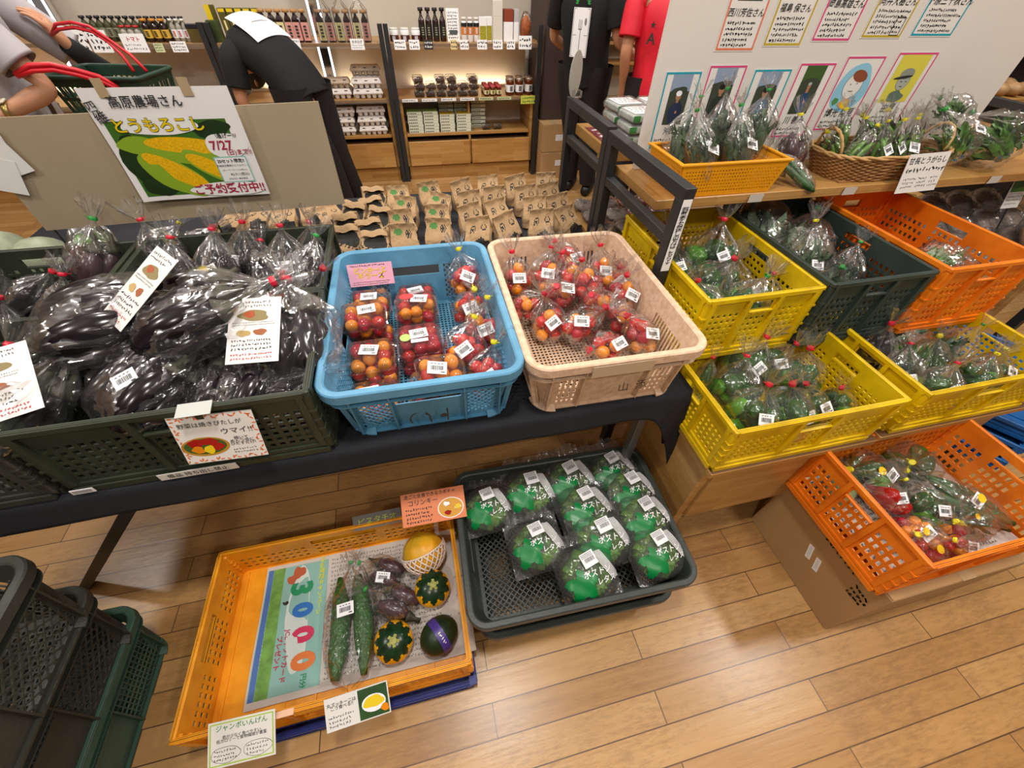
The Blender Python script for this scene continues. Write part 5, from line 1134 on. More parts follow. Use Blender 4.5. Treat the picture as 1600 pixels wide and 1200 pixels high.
# ---- orange basket and wicker basket on the front stand
def small_basket():
    t = thing('perforated_basket','small orange-yellow perforated basket of leaf bags at the left end of the shelf','basket',(.945,1.19,1.013)); W_, D_, H_ = .36,.20,.095; m = mat('basket_orange', P('F0A018'), .42)
    def wall(L0,L1,off0,off1,axis,s):
        b = MB(); n = int(L0/.0095); us = holes(-.5*.94,.5*.94,n,.5); us = [-.5]+us+[.5]; vs_ = holes(.1,.82,7,.5); vs_ = [0]+vs_+[1]
        def F(u,v,w):
            L = L0+(L1-L0)*v; o_ = off0+(off1-off0)*v+w
            return (u*L*(-s), s*o_, v*H_) if axis == 'x' else (s*o_, u*L*s, v*H_)
        b.panel(us, vs_, lambda i,j: not (i%2 == 0 and j%2 == 0 and 0 < i < len(us)-2 and 0 < j < len(vs_)-2), F, .0025); b.build('side_wall', m, t)
    for s in (-1,1): wall(W_*.88,W_,D_*.44,D_*.5,'x',s); wall(D_*.88,D_,W_*.44,W_*.5,'y',s)
    b = MB(); 
    for s in (-1,1): b.bbox(-W_/2-.008,W_/2+.008,s*D_/2-.005,s*D_/2+.007,H_-.004,H_+.002,.001); b.bbox(s*W_/2-.005,s*W_/2+.007,-D_/2-.004,D_/2+.004,H_-.004,H_+.0015,.001)
    b.build('rim', m, t); MB().box(-W_*.44,W_*.44,-D_*.44,D_*.44,0,.003).build('floor', m, t); return t
small_basket()
for (b_, t_, lab) in [((.845,1.235,1.115),(.865,1.255,1.20),'leaf bag at the back left of the orange-yellow basket'),((.855,1.15,1.105),(.83,1.165,1.175),'leaf bag at the front left with a label, orange-yellow basket'),((.965,1.24,1.13),(.955,1.255,1.22),'tallest leaf bag in the back middle of the orange-yellow basket'),((.985,1.155,1.11),(.965,1.17,1.185),'leaf bag at the front middle of the orange-yellow basket'),((1.085,1.235,1.125),(1.09,1.25,1.21),'leaf bag at the back right of the orange-yellow basket')]:
    bag(lab,'bag of greens',b_,t_,'sage','g','leaf bags in the orange-yellow basket',.84,1 if 'front' in lab else 0)
WICK = mat('wicker', P('A87848'), .6, .3, 60); WICK2 = mat('wicker_pale', P('C49A62'), .6, .2, 60)
def wicker():
    t = thing('wicker_basket','brown wicker basket with two loop handles full of shishito bags on the shelf','basket',(1.585,1.20,1.013)); A0, B0, H = .20,.085,.075
    b = MB(); n = 56
    P_ = lambda a,z,o=0: ((A0+.045*z/H+o)*math.copysign(abs(math.cos(a))**.6,math.cos(a)), (B0+.02*z/H+o)*math.copysign(abs(math.sin(a))**.6,math.sin(a)), z)
    for k in range(13):
        z = .004+k*H/13; b.tube([P_(2*PI*i/n, z, .0028*(1 if (i+k)%2 else -1)) for i in range(n+1)], .0031, 5, False)
    b.build('weave', WICK, t, True)
    b = MB()
    for i in range(0,n): b.tube([P_(2*PI*(i+.5)/n,0),P_(2*PI*(i+.5)/n,H)],.002,5)
    b.build('stakes', WICK, t, True)
    b = MB(); 
    for ph in (0,PI): b.tube([tuple(Vector(P_(2*PI*i/n,H))+Vector((0,.003*math.cos(i*1.2+ph),.004*math.sin(i*1.2+ph)+.002))) for i in range(n+1)], .0045, 6, False)
    b.build('braided_rim', WICK2, t, True)
    for s in (-1,1):
        b = MB()
        for ph in (0,PI): b.tube([(s*(.215+.018*math.sin(PI*i/14)+.002*math.cos(i*1.5+ph)), -.052*math.cos(PI*i/14), H+.065*math.sin(PI*i/14)+.002*math.sin(i*1.5+ph)) for i in range(15)], .0038, 6)
        b.build('handle', WICK2, t, True)
    MB().box(-.19,.19,-.08,.08,0,.004).build('base', WICK, t)
wicker()
for (b_, t_, s_, lab) in [((1.42,1.22,1.075),(1.36,1.22,1.13),0,'leftmost shishito bag in the wicker basket'),((1.44,1.16,1.08),(1.47,1.17,1.14),0,'shishito bag at the front left inside the wicker basket'),((1.50,1.20,1.085),(1.48,1.22,1.16),0,'shishito bag with a tall yellow tie, left half of the wicker basket'),((1.53,1.15,1.085),(1.52,1.17,1.15),1,'long pepper bag in the front middle of the wicker basket'),((1.59,1.16,1.085),(1.58,1.17,1.15),1,'long pepper bag right of the front middle one, wicker basket'),((1.65,1.16,1.085),(1.65,1.18,1.145),1,'shishito bag above the white price sign, wicker basket'),((1.71,1.20,1.085),(1.70,1.22,1.16),0,'rightmost upright pepper bag in the wicker basket'),((1.58,1.25,1.115),(1.52,1.26,1.16),0,'long pepper bag lying across the back of the wicker basket'),((1.66,1.25,1.11),(1.62,1.26,1.16),0,'shishito bag at the back right of the wicker basket'),((1.45,1.25,1.10),(1.43,1.26,1.17),0,'shishito bag at the back left of the wicker basket')]:
    bag(lab,'bag of peppers',b_,t_,'long','y','pepper bags in the wicker basket',.9,s_)
for (b_, t_, k_, s_, sc, lab) in [((1.86,1.18,1.095),(1.82,1.23,1.17),'bigleaf',1,.8,'bulging bag of leaves right of the wicker basket'),((1.88,1.26,1.16),(1.82,1.27,1.20),'bright',0,.75,'leaf bag piled behind the bulging one, green tie'),((2.07,1.18,1.09),(2.0,1.25,1.15),'bigleaf',1,.95,'round bag of leaves at the right end of the shelf'),((1.225,1.14,1.045),(1.16,1.21,1.10),'cuc',0,.75,'slim clear bag of greens lying between the two baskets'),((1.27,1.25,1.08),(1.27,1.27,1.15),'brown',0,1.0,'clear bag of brown produce left of the wicker basket')]:
    bag(lab,'bag of greens',b_,t_,k_,'g' if k_ != 'brown' else 'y',None,sc,s_)
# far left and far right goods
for (x,y,z,r,lab) in [(-1.20,1.50,.78,.085,'grey-green melon at the left frame edge behind the crates'),(-1.36,1.58,.78,.08,'grey-green melon behind the other, at the left frame edge')]:
    o = put('melon', MB().ball((0,0,0),(r,r,r*.9),20,12).mesh('melon', mat('melon_grey', P('8A9278'), .5, .3, 30), True), None, (x,y,z)); tag(o,lab,'melon')
bag('yellow-green bag of produce behind the far left crate','bag of produce',(-1.06,1.54,.77),(-1.1,1.6,.84),'long','y',None,1.6,1)
bag('grey-brown bag of roots beside the wire foot of the sign','bag of produce',(-.90,1.56,.755),(-.85,1.6,.8),'brown','y',None,1.2,1)
bag('small dark bag with a yellow sticker right of the brown roots','bag of produce',(-.78,1.54,.755),(-.72,1.56,.80),'brown','y',None,1.2,1)
MUSH = mat('dried_goods', P('7A6A60'), .6, .5, 60); DSP = mat('packed_brown', P('8A6A4E'), .6, .5, 70)
def flat_pack(nm, lab, loc, rot, w, h, th, m, group=None, hd=None):
    t = thing(nm, lab, 'pack', loc, rot, group)
    b = MB(); b.ball((0,0,0),(w/2*.92,h/2*.92,th/2),14,8,lambda p: p*(1+.15*nz(p,45))); b.build('contents', m, t, True)
    sq = lambda v: math.copysign(abs(v)**.5,v)
    b = MB(); b.grid(lambda u,v: (w/2*sq(math.cos(2*PI*u))*math.sin(PI*v)**.5, h/2*sq(math.sin(2*PI*u))*math.sin(PI*v)**.5, -th*.6*math.cos(PI*v)+.005*math.sin(u*60)), 28, 10, cu=True); b.build('film', BAGF, t, True)
    if hd: o = sheet(w*.8,h*.35,hd,'header_card',t,.0006); o.location = (0,h*.28,th*.66); flatart(o, scribble(-w*.36,w*.36,-h*.15,h*.15,2,INK,int(w*900)), 'print')
    return t
k = 0
for i in range(4):
    for j in range(3):
        flat_pack('bagged_snack','clear bag of dried goods lying on the lower board of the rear stand',(.79+.11*i,1.55+.12*j,.705),(.05,0,.1*(i-j)),.11,.12,.03,MUSH if i < 2 else mat('packed_red', P('8A3A2E'), .5, .6, 60),'clear snack bags on the lower board of the rear stand'); k += 1
for i in range(3):
    for j in range(2):
        for q in range(3):
            t = thing('noodle_pack','white paper-topped pack with a green edge stacked on the rear stand board','pack',(.87+.135*i,1.60+.14*j,1.027+.036*q),.08*(q-1),'white packs stacked on the rear stand')
            MB().bbox(-.058,.058,-.058,.058,0,.026,.006).build('tray', mat('pack_white', P('C2C6C0'), .5, .3, 40), t)
            o = sheet(.10,.10,LBLW,'header_card',t,.001); o.location = (0,0,.0285); flatart(o, scribble(-.04,.04,-.03,.04,3,INK,q+3*i), 'print')
            MB().box(-.058,-.03,-.0600,-.0588,.004,.024).build('green_edge', GREENI, t); MB().loft([rrect3(.122,.122,.01,0),rrect3(.126,.126,.01,.015),rrect3(.112,.112,.01,.033)]).build('film', BAGF, t, True)
t = thing('display_table','plain wooden display table right of the stand carrying bagged goods','table',(2.34,1.17,0)); MB().bbox(-.33,.33,-.19,.19,.66,.69,.003).build('tabletop', WOODX, t)
for sx in (-1,1):
    for sy in (-1,1): MB().bbox(sx*.3-.02,sx*.3+.02,sy*.16-.02,sy*.16+.02,0,.66,.002).build('leg', WOODX, t)
for i in range(4):
    for j in range(3): flat_pack('bagged_roots','hazy clear bag of grey roots on the wooden table right of the stand',(2.09+.15*i,1.04+.13*j,.745+.02*j),(.5,0,.15*(j-1)),.15,.17,.06,MUSH,'hazy bags on the right wooden table')
for i in range(2): flat_pack('labelled_pack',['pack with a pale blue printed label, left of the hazy bags\' pair','pack with a pale blue printed label, right one'][i],(2.36+.14*i,1.0,.80),(.9,0,.1),.12,.15,.05,DSP,None,mat('label_blue', P('A8BCC8'), .5))
t = thing('display_shelf','wooden tiered shelf at the right frame edge behind the board','shelf',(3.35,2.0,0))
for (z,y) in ((.80,0),(1.0,.25),(1.2,.45)): MB().bbox(-.6,.6,y-.13,y+.13,z-.03,z,.003).build('shelf_board', WOODX, t)
for sx in (-1,1): MB().bbox(sx*.58-.02,sx*.58+.02,-.12,.57,0,1.17,.003).build('side_frame', STEEL, t)
EGGC = mat('egg_tan', P('B08A60'), .5, .15, 30)
def loaf(lab, loc, g):
    o = put('brown_pack', LOAF, None, loc, (0,0,.1)); return tag(o, lab, 'pack', g)
LOAF = MB().ball((0,0,0),(.045,.06,.035),12,8,lambda p: p*(1+.12*nz(p,30))).mesh('brown_pack', EGGC, True)
for lev,(z,y) in enumerate(((.80,2.0),(1.0,2.25),(1.2,2.45))):
    for i in range(9):
        for j in range(2 if lev < 2 else 1): loaf('light brown rounded pack in the rows at the right frame edge', (2.83+.115*i,y-.05+.12*j,z+.034), 'light brown packs on the tiered shelf')
# navy folded crates leaning at the right frame edge
for k in range(3): fold_crate('folding_crate',['lowest folded blue crate at the right frame edge','middle folded blue crate at the right frame edge','top folded blue crate at the right frame edge'][k],(2.22+.02*k,.70+.02*k,.06*k+.18),.62,.42,.055,mat('royal_blue_plastic', P('1E62A8'), .45, .15, 20),nz_=2,rot=.5+.05*k)
t = thing('plastic_pallet','dark plastic riser under the folded blue crates','riser',(2.24,.72,0)); MB().box(-.25,.25,-.18,.18,0,.178,.95,.95).build('body', OLV, t)
# ================================================================ kraft bags on the rear table
KRAFT = mat('kraft_paper', P('AC8C66'), .8, .15, 12, .6, 40)
def kraft(kind):
    t = thing('kraft_bag','','paper bag'); w, h, d = .102,.118,.058
    NF, NR = 26, 26
    def side(z0):                       # outline at height z0: boxy foot, pinched and folded over at the top
        k = smoothstep(.30*h, h*.9, z0); dd = d*(1-k)+.006*k; ww = w*(1-.08*k); lean = .026*k
        pts = [(-ww/2+ww*i/NF, -dd/2-.006*(1-k)*math.sin(PI*i/NF)) for i in range(NF+1)]+[(ww/2-.012*k*(1-k)*3,0),(ww/2,dd/2),(0,dd/2+.003),(-ww/2,dd/2),(-ww/2+.012*k*(1-k)*3,0)]
        return [(x+.006*nz((x,y,z0),26,kind),y+lean+.006*nz((x,y,z0),34,kind+3)+.0025*nz((x,y,z0),90,kind+5),z0*(1+.0)+.016*nz((x,0,0),18,kind+7)*(z0/h)) for x,y in pts]
    b = MB(); b.loft([side(h*i/NR) for i in range(NR+1)]); n = NF+6
    el = lambda x,z,cx,cz,rx,rz: ((x-cx)/rx)**2+((z-cz)/rz)**2
    for q in range(NR*n):
        i, j = q%n, q//n
        if i >= NF: continue
        x, z = -w/2+w*(i+.5)/NF, h*(j+.5)/NR; m = 0
        if kind == 0:
            if .010 < z < .040+.007*math.sin(x*120)+.012*(x/.05) and x > -.036: m = 1
            if .55 < el(x,z,.020,.084,.0135,.0125) < 1.0 or el(x,z,.020,.084,.0135,.0125) < .22: m = 1
            if el(x,z,-.022,.092,.018,.010) < 1: m = 2
        elif kind == 1:
            e = el(x,z,0,.080,.044,.026*(1+.25*math.sin(x*60)))
            if e < 1: m = 1
            if 1.35 < e < 1.6 and z < .08: m = 1
            if abs(z-.036-.6*x*x*10) < .003 and abs(x) < .03: m = 1
        else:
            if .010 < z < .046+.007*math.sin(x*110) and x > -.012: m = 1
            if .5 < el(x,z,-.020,.078,.013,.012) < 1.0 or el(x,z,-.020,.078,.013,.012) < .2: m = 1
            if .5 < el(x,z,.028,.082,.011,.010) < 1.0: m = 1
        b.m[q] = m
    b.build('bag_body', [KRAFT, mat('kraft_print_black', P('262422'), .75), mat('kraft_print_green', P('4A7A3C'), .75)], t, False)
    if kind == 1:
        b = MB(); b.grid(lambda u,v: (-.046+.092*u, .026-.004+.020*(1-v)-.006*math.sin(PI*u)-.012*v, h-.004+.008*math.sin(PI*v)-.016*v+.003*math.sin(u*11)), 8, 4); b.build('folded_top', KRAFT, t, True, False)
    return t
KB = [kraft(0), kraft(1), kraft(2)]; used = [False]*3
def place_kraft(k, loc, rot, lab, g):
    if not used[k]: t = KB[k]; used[k] = True; t.location = loc; t.rotation_euler = rot; t['label'] = lab; t['group'] = g
    else: t = dup(KB[k], loc, rot, lab, g)
r = random.Random(5); TZ = .6975
for (x, n, k, y0, dy, lab) in [(-.262,3,1,1.50,.105,'kraft bag with a folded black-printed flap, leftmost column'),(-.158,5,1,1.44,.105,'kraft bag with a folded black-printed flap, second column'),(-.05,4,0,1.47,.125,'kraft bag with a green mark, left column of the green-marked ones'),(.085,4,0,1.49,.125,'kraft bag with a green mark, right column of the green-marked ones'),
        (.232,4,2,1.48,.13,'kraft bag with a black hill print in the column right of the green-marked ones'),(.352,4,2,1.50,.135,'kraft bag with a black hill print in the third column from the right'),(.492,4,2,1.51,.125,'kraft bag with a black hill print in the second column from the right'),(.612,4,2,1.52,.125,'kraft bag with a black hill print in the rightmost column by the steel post')]:
    for i in range(n): place_kraft(k, (x+r.uniform(-.008,.008), y0+dy*i, TZ), (-.2+.16*r.uniform(-1,1), .10*r.uniform(-1,1), r.uniform(-.38,.32)), lab, 'kraft bags, '+lab.split(',')[-1].strip() if ',' in lab else 'kraft bags '+lab[-24:])
for i, x in enumerate((-.74,-.64,-.53,-.41,-.33)): place_kraft(2, (x,1.74+.03*(i%2),TZ), (-.7,0,.2*(i-2)), 'kraft bag lying back under the cardboard sign', 'kraft bags under the cardboard sign')
t = thing('printed_card','small photo card lying behind the kraft bags','card',(.42,2.0,.70),(0,0,.2)); sheet(.12,.06,mat('label_white'),'card',t); art(t, [(blob(0,0,.045,.02,3), mat('bread_print', P('A8683A'), .5))], 'photo')
# ================================================================ lettuce packs
LET = mat('lettuce_leaf', P('5E8436'), .45, .5, 30); LETD = mat('lettuce_dark', P('3E5A26'), .5, .4, 30); PGR = mat('print_green', P('0C7C3E'), .35)
LETF = film('lettuce_film', rough=.14, refl=.8, haze=.08, bscale=26, bstr=.8)
def lettuce():
    t = thing('lettuce_pack','','bag of lettuce'); mb = MB(); r = random.Random(8)
    mb.ball((0,0,0),(.070,.064,.036),26,16,lambda p: p*(1+.10*nz(p,28)+.05*nz(p,70))); mb.build('lettuce_head', LETD, t, True)
    mb = MB()
    for k in range(16):
        a = 2*PI*k/16+r.uniform(-.2,.2); rr = r.uniform(.015,.038)
        def f(u,v,a=a,rr=rr,k=k): 
            x = (u-.5)*.07; q = rr+.028*v; c_ = .004*math.sin(u*9+k)+.003*math.sin(v*11+k*2)
            return (q*math.cos(a)-x*math.sin(a), q*math.sin(a)+x*math.cos(a), .031-.5*v*v*.05+c_)
        mb.grid(f,6,5)
    mb.build('outer_leaves', LET, t, True, False)
    a_, b_, T = .085,.078,.054
    def F(x,y,z=0):
        q = max(0,1-abs(x/a_)**2.6-abs(y/b_)**2.6); return (x,y,T*q**.42-.004+.0035*math.sin(x*90+y*40)*math.sin(y*70)+z)
    mb = MB(); N = 26
    sqx = lambda u: math.copysign(abs(u)**.85,u)
    mb.grid(lambda u,v: F(a_*sqx(2*u-1), b_*sqx(2*v-1)), N, N)
    mb.grid(lambda u,v: (a_*sqx(2*u-1), b_*sqx(2*v-1), -T*.85*max(0,1-abs(sqx(2*u-1))**2.6-abs(sqx(2*v-1))**2.6)**.42-.004), 14, 14)
    for s in (0,1): mb.grid(lambda u,v,s=s: (a_*(2*u-1)*(.92-.1*v)+.004*math.sin(v*9+u*30), b_+(.038+.008*math.sin(u*12))*v, -.004+(.008+.010*v)*math.sin(u*22+s*2.6)*v+s*.004), 26, 5)
    mb.build('film', LETF, t, True, False)
    # printed green field, its stripes and lettering follow the film
    ps = MB(); ps.grid(lambda u,v: F(-.080+.105*u, -.070+.095*v, .0014), 26, 26)
    keep = []
    for f in ps.f:
        c = sum((Vector(ps.v[i]) for i in f), Vector())/4
        if (c.x+.030)**2/.0016+(c.y+.025)**2/.0012 < 1+.45*math.sin(5*math.atan2(c.y+.022,c.x+.03)): keep.append(f)
    ps.f = [f for f in keep]; ps.m = [0]*len(ps.f); ps.build('printed_field', PGR, t, True, False)
    st = []
    for k in range(13):
        x0 = .030+k*.0042; st.append(([(x0-.030+i*.006+0,.045-i*.012-.0) for i in range(0)] or [(x0-.010,.048),(x0-.0078,.048),(x0+.026,-.03),(x0+.0238,-.03)], mat('label_white')))
    st = [(p,m) for p,m in st if max(q[0] for q in p) < .082]
    pl = []
    for p,m in st:
        n=6; L1=[(p[0][0]+(p[3][0]-p[0][0])*i/n,p[0][1]+(p[3][1]-p[0][1])*i/n) for i in range(n+1)]; R1=[(p[1][0]+(p[2][0]-p[1][0])*i/n,p[1][1]+(p[2][1]-p[1][1])*i/n) for i in range(n+1)]
        for i in range(n): pl.append(([L1[i],R1[i],R1[i+1],L1[i+1]],m))
    flatart(t, pl, 'white_stripes', .0016, F)
    letters(t,'ボストン',.018,-.004,.021,mat('label_white'),'lettering',.012,fn=F,z=.0022,shear=.15); letters(t,'レタス',.036,-.028,.019,mat('label_white'),'lettering',.012,fn=F,z=.0022,shear=.15)
    p = F(.006,.034); o = put('price_label', LSTK, t, (p[0],p[1],p[2]+.004), (-.12,.05,.15))
    return t
mb = MB(); mb.box(-.021,.021,-.019,.019,-.0004,0); mb.k = 1; rr_ = random.Random(4); x = -.013
while x < .015: w = rr_.choice((.0006,.001,.0015)); mb.add([(x,-.007,.0003),(x+w,-.007,.0003),(x+w,.004,.0003),(x,.004,.0003)],[(0,1,2,3)]); x += w+rr_.choice((.0006,.001))
for yy in (.015,.011,.007):
    x = -.018
    while x < .016: w = rr_.uniform(.0015,.004); mb.add([(x,yy-.001,.0003),(x+w,yy-.001,.0003),(x+w,yy+.001,.0003),(x,yy+.001,.0003)],[(0,1,2,3)]); x += w+.001
LSTK = mb.mesh('price_label',[mat('label_white'),INK],fixn=False)
_o = letters(None,'130',.004,-.0125,.0075,INK); _o.data.name = 'price_print'; PRICE = _o.data; bpy.data.objects.remove(_o)
t = lettuce()
LP = [((.087,.600,.250),(.15,0,.05),'lettuce bag in the back left corner, behind the orange card'),((.235,.622,.262),(.25,.05,-.05),'lettuce bag with lettering showing, second from the left in the back row'),((.385,.640,.252),(.3,-.05,.1),'lettuce bag third from the left in the back row'),((.545,.645,.25),(.2,-.05,.12),'lettuce bag in the back right corner'),((.565,.545,.268),(.2,.08,.1),'lettuce bag at the right wall, second from the back'),((.395,.520,.270),(.15,0,.08),'lettuce bag in the middle of the pile'),
      ((.212,.445,.262),(.1,-.04,.05),'lettuce bag at the left of the pile over the bare mesh, lettering clear'),((.566,.45,.275),(.25,.05,.1),'lettuce bag at the right wall, third from the back'),((.41,.418,.268),(.3,0,.05),'lettuce bag left of the front right one, second row'),((.560,.345,.268),(.25,.03,.08),'lettuce bag in the front right corner'),((.335,.335,.262),(.3,-.03,.1),'lettuce bag at the front rim over the bare mesh')]
for i,(l_,r_,lab) in enumerate(LP):
    if i == 0: t.location = l_; t.rotation_euler = r_; t['label'] = lab; t['group'] = 'bagged lettuces in the grey container'
    else: dup(t, l_, r_, lab, 'bagged lettuces in the grey container', 1.05+.03*((i*7)%3-1))
for i,(x,y) in enumerate([(.50,.53),(.36,.62),(.56,.40)]): bag(['dark leaf bag at the bottom of the lettuce pile, right','dark leaf bag at the bottom of the lettuce pile, back','dark leaf bag at the bottom of the lettuce pile, front right'][i],'bag of greens',(x,y,.20),(x+.05,y+.02,.215),'leaf','r',None,.7,0)
# ================================================================ amber tray contents
ZT = .082
t = thing('newspaper','newspaper with a turquoise advertisement lining the amber tray','newspaper',(-.335,.44,ZT)); w,h = .64,.385
NEWS = mat('newsprint', P('C8C0B8'), .8); NG = mat('news_grey', P('6A6460'), .8)
mb = MB(); bn = lambda x,y,z=0: (x,y,z+.003*math.sin(x*22)*math.sin(y*18)+.012*max(0,x-.27)/.05)
for dz in (0,-.0006): mb.grid(lambda u,v,dz=dz: bn((u-.5)*w,(v-.5)*h,dz), 20, 12)
mb.build('sheet', NEWS, t, fixn=False)
TQ = mat('ad_turquoise', P('86B4AC'), .6); ADB = mat('ad_blue', P('4A6EB0'), .6); ADG = mat('ad_green', P('6EA04A'), .6, .3, 40); ADP = mat('ad_pale', P('C8D4D0'), .6)
def strip(x0,x1,y0,y1,m,z,nm):
    mb = MB(); mb.grid(lambda u,v: bn(x0+(x1-x0)*u, y0+(y1-y0)*v, z), 8, 12); mb.build(nm, m, t, fixn=False)
strip(-.315,-.125,-.175,.18,TQ,.0006,'ad_ground'); strip(-.313,-.298,-.175,.18,ADB,.001,'blue_band'); strip(-.297,-.262,-.175,.18,ADG,.001,'green_band')
def adl(s,x,y,sz,m,b=.03,rot=-PI/2,z=.0022): letters(t,s,x,y,sz,m,'lettering',b,rot,z=z,fn=bn)
art(t, [(blob(-.205,.02,.035,.15,5,30,.1), ADP),(blob(-.215,.155,.018,.02,7,20,.2), mat('ad_rust',P('B0583A'),.6)),(blob(-.235,.135,.014,.016,8,20,.2), mat('ad_rust',P('B0583A'),.6))], 'ad_shapes', .0014, .0001, bn)
adl('3',-.205,.10,.085,mat('ad_digit_green',P('1E8A5A'),.6),.05); adl(',',-.228,.065,.06,INK); adl('0',-.195,.035,.075,mat('ad_digit_blue',P('2A6AB8'),.6),.06); adl('0',-.188,-.035,.08,mat('ad_digit_red',P('C83058'),.6),.06); adl('0',-.180,-.105,.085,mat('ad_digit_orange',P('D8763A'),.6),.06)
adl('Web限定キャンペーン',-.145,.10,.018,mat('ad_digit_yellow',P('C8D048'),.6),.03); adl('JCBギフトカード',-.230,-.08,.018,mat('ad_magenta',P('B03A50'),.6),.03); adl('プレゼント',-.251,-.07,.018,mat('ad_magenta',P('B03A50'),.6),.03); adl('円分',-.172,-.155,.018,mat('ad_digit_green'),.02)
flatart(t, scribble(-.115,.31,-.17,.18,26,NG,9,.5)+scribble(-.31,-.30,-.17,.17,30,mat('label_white'),4,.6), 'columns', .0008, bn); flatart(t, scribble(.03,.1,-.04,.0,1,INK,2,1.2), 'headline', .001, bn)
# long cucumbers in their bag
t = thing('cucumber_bag','clear bag of two long bumpy bitter cucumbers on the newspaper','bag of cucumbers',(-.372,.395,ZT+.038),(0,0,.03))
MC2 = long_mesh('cucumber',[mat('bitter_green', P('2E5A1E'), .3, .5, 50, .6, 120),CALYX],.275,.030,.03,0,20,stem=False,prof=lambda t: (math.sin(PI*min(.96,max(.04,t)))**.5)*(.85+.2*t),bump=.005)
put('cucumber', MC2, t, (-.033,0,0), (PI/2,0,-.03)); put('cucumber', MC2, t, (.033,-.005,0), (-PI/2,0,.06))
o = put('film', film_mesh('film',.075,.035,.155,.19,BAGF,4,.04), t, (0,-.01,0), (-PI/2,0,0)); put('tie', TIES['g'], t, (0,.18,0), (-PI/2,0,0)); put('price_label', STICKER, t, (-.005,.03,.038), (0,0,.05), 1.2)
bag('small bag of round eggplants with a label, behind the other one on the newspaper','bag of eggplants',(-.265,.515,ZT+.04),(-.325,.55,ZT+.05),'brown','g',None,.95,1)
bag('small bag of round eggplants in front, green tie, on the newspaper','bag of eggplants',(-.235,.42,ZT+.042),(-.285,.45,ZT+.055),'brown','g',None,1.05,0)
# pumpkin in a foam net
t = thing('pumpkin','orange pumpkin sitting in a white foam net in the back right of the tray','pumpkin',(-.138,.548,ZT+.066),(-.85,0,.3)); R_ = .069
mb = MB(); mb.ball((0,0,0),(R_,R_,R_*.92),40,20,lambda p: p*(1-.035*abs(math.cos(5*math.atan2(p.y,p.x)))*(1-abs(p.z/R_)*.3))); mb.build('fruit', mat('pumpkin_skin', P('DE9A1E'), .4, .35, 10, dirt=P('B89A2A')), t, True)
mb = MB(); NN = 22
for s in (-1,1):
    for k in range(NN):
        pts = []
        for i in range(9):
            la = -1.2+1.35*i/8; a = 2*PI*k/NN+s*.42*i/8*2; rr = R_*1.05; pts.append((rr*math.cos(la)*math.cos(a), rr*math.cos(la)*math.sin(a), rr*math.sin(la)*.95))
        mb.tube(pts, .0024, 5)
mb.tube([(R_*1.06*math.cos(.15)*math.cos(2*PI*i/40), R_*1.06*math.cos(.15)*math.sin(2*PI*i/40), R_*1.06*math.sin(.15)) for i in range(41)], .003, 5)
mb.build('foam_net', mat('foam_pink', P('EAD8CC'), .8), t, True)
def round_zuc(lab, loc, rot):
    t = thing('round_zucchini', lab, 'round zucchini', loc, rot); mb = MB(); R_ = .056; nu, nv = 80, 40
    mb.grid(lambda u,v: (R_*math.sin(PI*max(.002,min(.998,v)))*math.cos(2*PI*u)*(1-.02*abs(math.cos(7*2*PI*u/2))), R_*math.sin(PI*max(.002,min(.998,v)))*math.sin(2*PI*u)*(1-.02*abs(math.cos(7*2*PI*u/2))), -R_*.84*math.cos(PI*v)), nu, nv, cu=True)
    for i, f in enumerate(mb.f):
        c = sum((Vector(mb.v[k]) for k in f), Vector())/4; a = math.atan2(c.y,c.x); z = c.z/(R_*.84); tooth = .70-.42*abs(((a/(2*PI)*10)%1)*2-1)
        mb.m[i] = 1 if z > tooth+.0 or z < -.8 else 0
    mb.build('fruit', [mat('zucchini_orange', P('F0A818'), .25, .15, 20), mat('zucchini_green', P('1E3A24'), .25, .5, 60)], t, True)
    mb = MB()
    for k in range(5): a = 2*PI*k/5; mb.bar((0,0,R_*.8),(.017*math.cos(a),.017*math.sin(a),R_*.86),.008,.005)
    mb.lathe([(.009,R_*.8),(.008,R_*.98),(.010,R_*1.02)],7); mb.build('stem', mat('stem_green', P('A8A858'), .7, .3, 90), t)
round_zuc('round zucchini with orange base and dark green star, beside the pumpkin', (-.122,.435,ZT+.046), (.15,.1,.3))
round_zuc('round zucchini with orange base and dark green star, beside the long cucumbers', (-.245,.315,ZT+.046), (.2,-.1,1.1))
t = thing('dark_squash','dark green squash with a purple band in the front right corner of the tray','squash',(-.115,.302,ZT+.048),(0,0,.5)); mb = MB(); mb.ball((0,0,0),(.058,.049,.049),30,18,lambda p: p*(1+.01*nz(p,50))); mb.build('fruit', mat('squash_skin', P('22341E'), .4, .4, 70), t, True)
mb = MB(); mb.grid(lambda u,v: (-.014+.024*v+.004*math.sin(2*PI*u), .0502*math.cos(2*PI*u)*.985, .0502*math.sin(2*PI*u)*.985), 40, 2, cu=True); mb.build('purple_band', mat('band_purple', P('4A3A8A'), .4), t, True)
flatart(t, scribble(-.02,.02,-.006,.006,1,mat('label_white'),3,.7), 'band_print', .0, lambda x,y,z: (.002+y, -.0508*math.sin(x*20+.5), .0508*math.cos(x*20+.5)))
# eggplants in the top container of the floor stack
for i in range(4): o = put('eggplant', MEGB[i%2], None, (-1.0+.03*(i%2)-.05*(i//2),.33-.08*i,.50), (PI/2,0,.3*i)); tag(o,'loose dark eggplant in the top container of the floor stack','eggplant','loose eggplants in the floor stack')
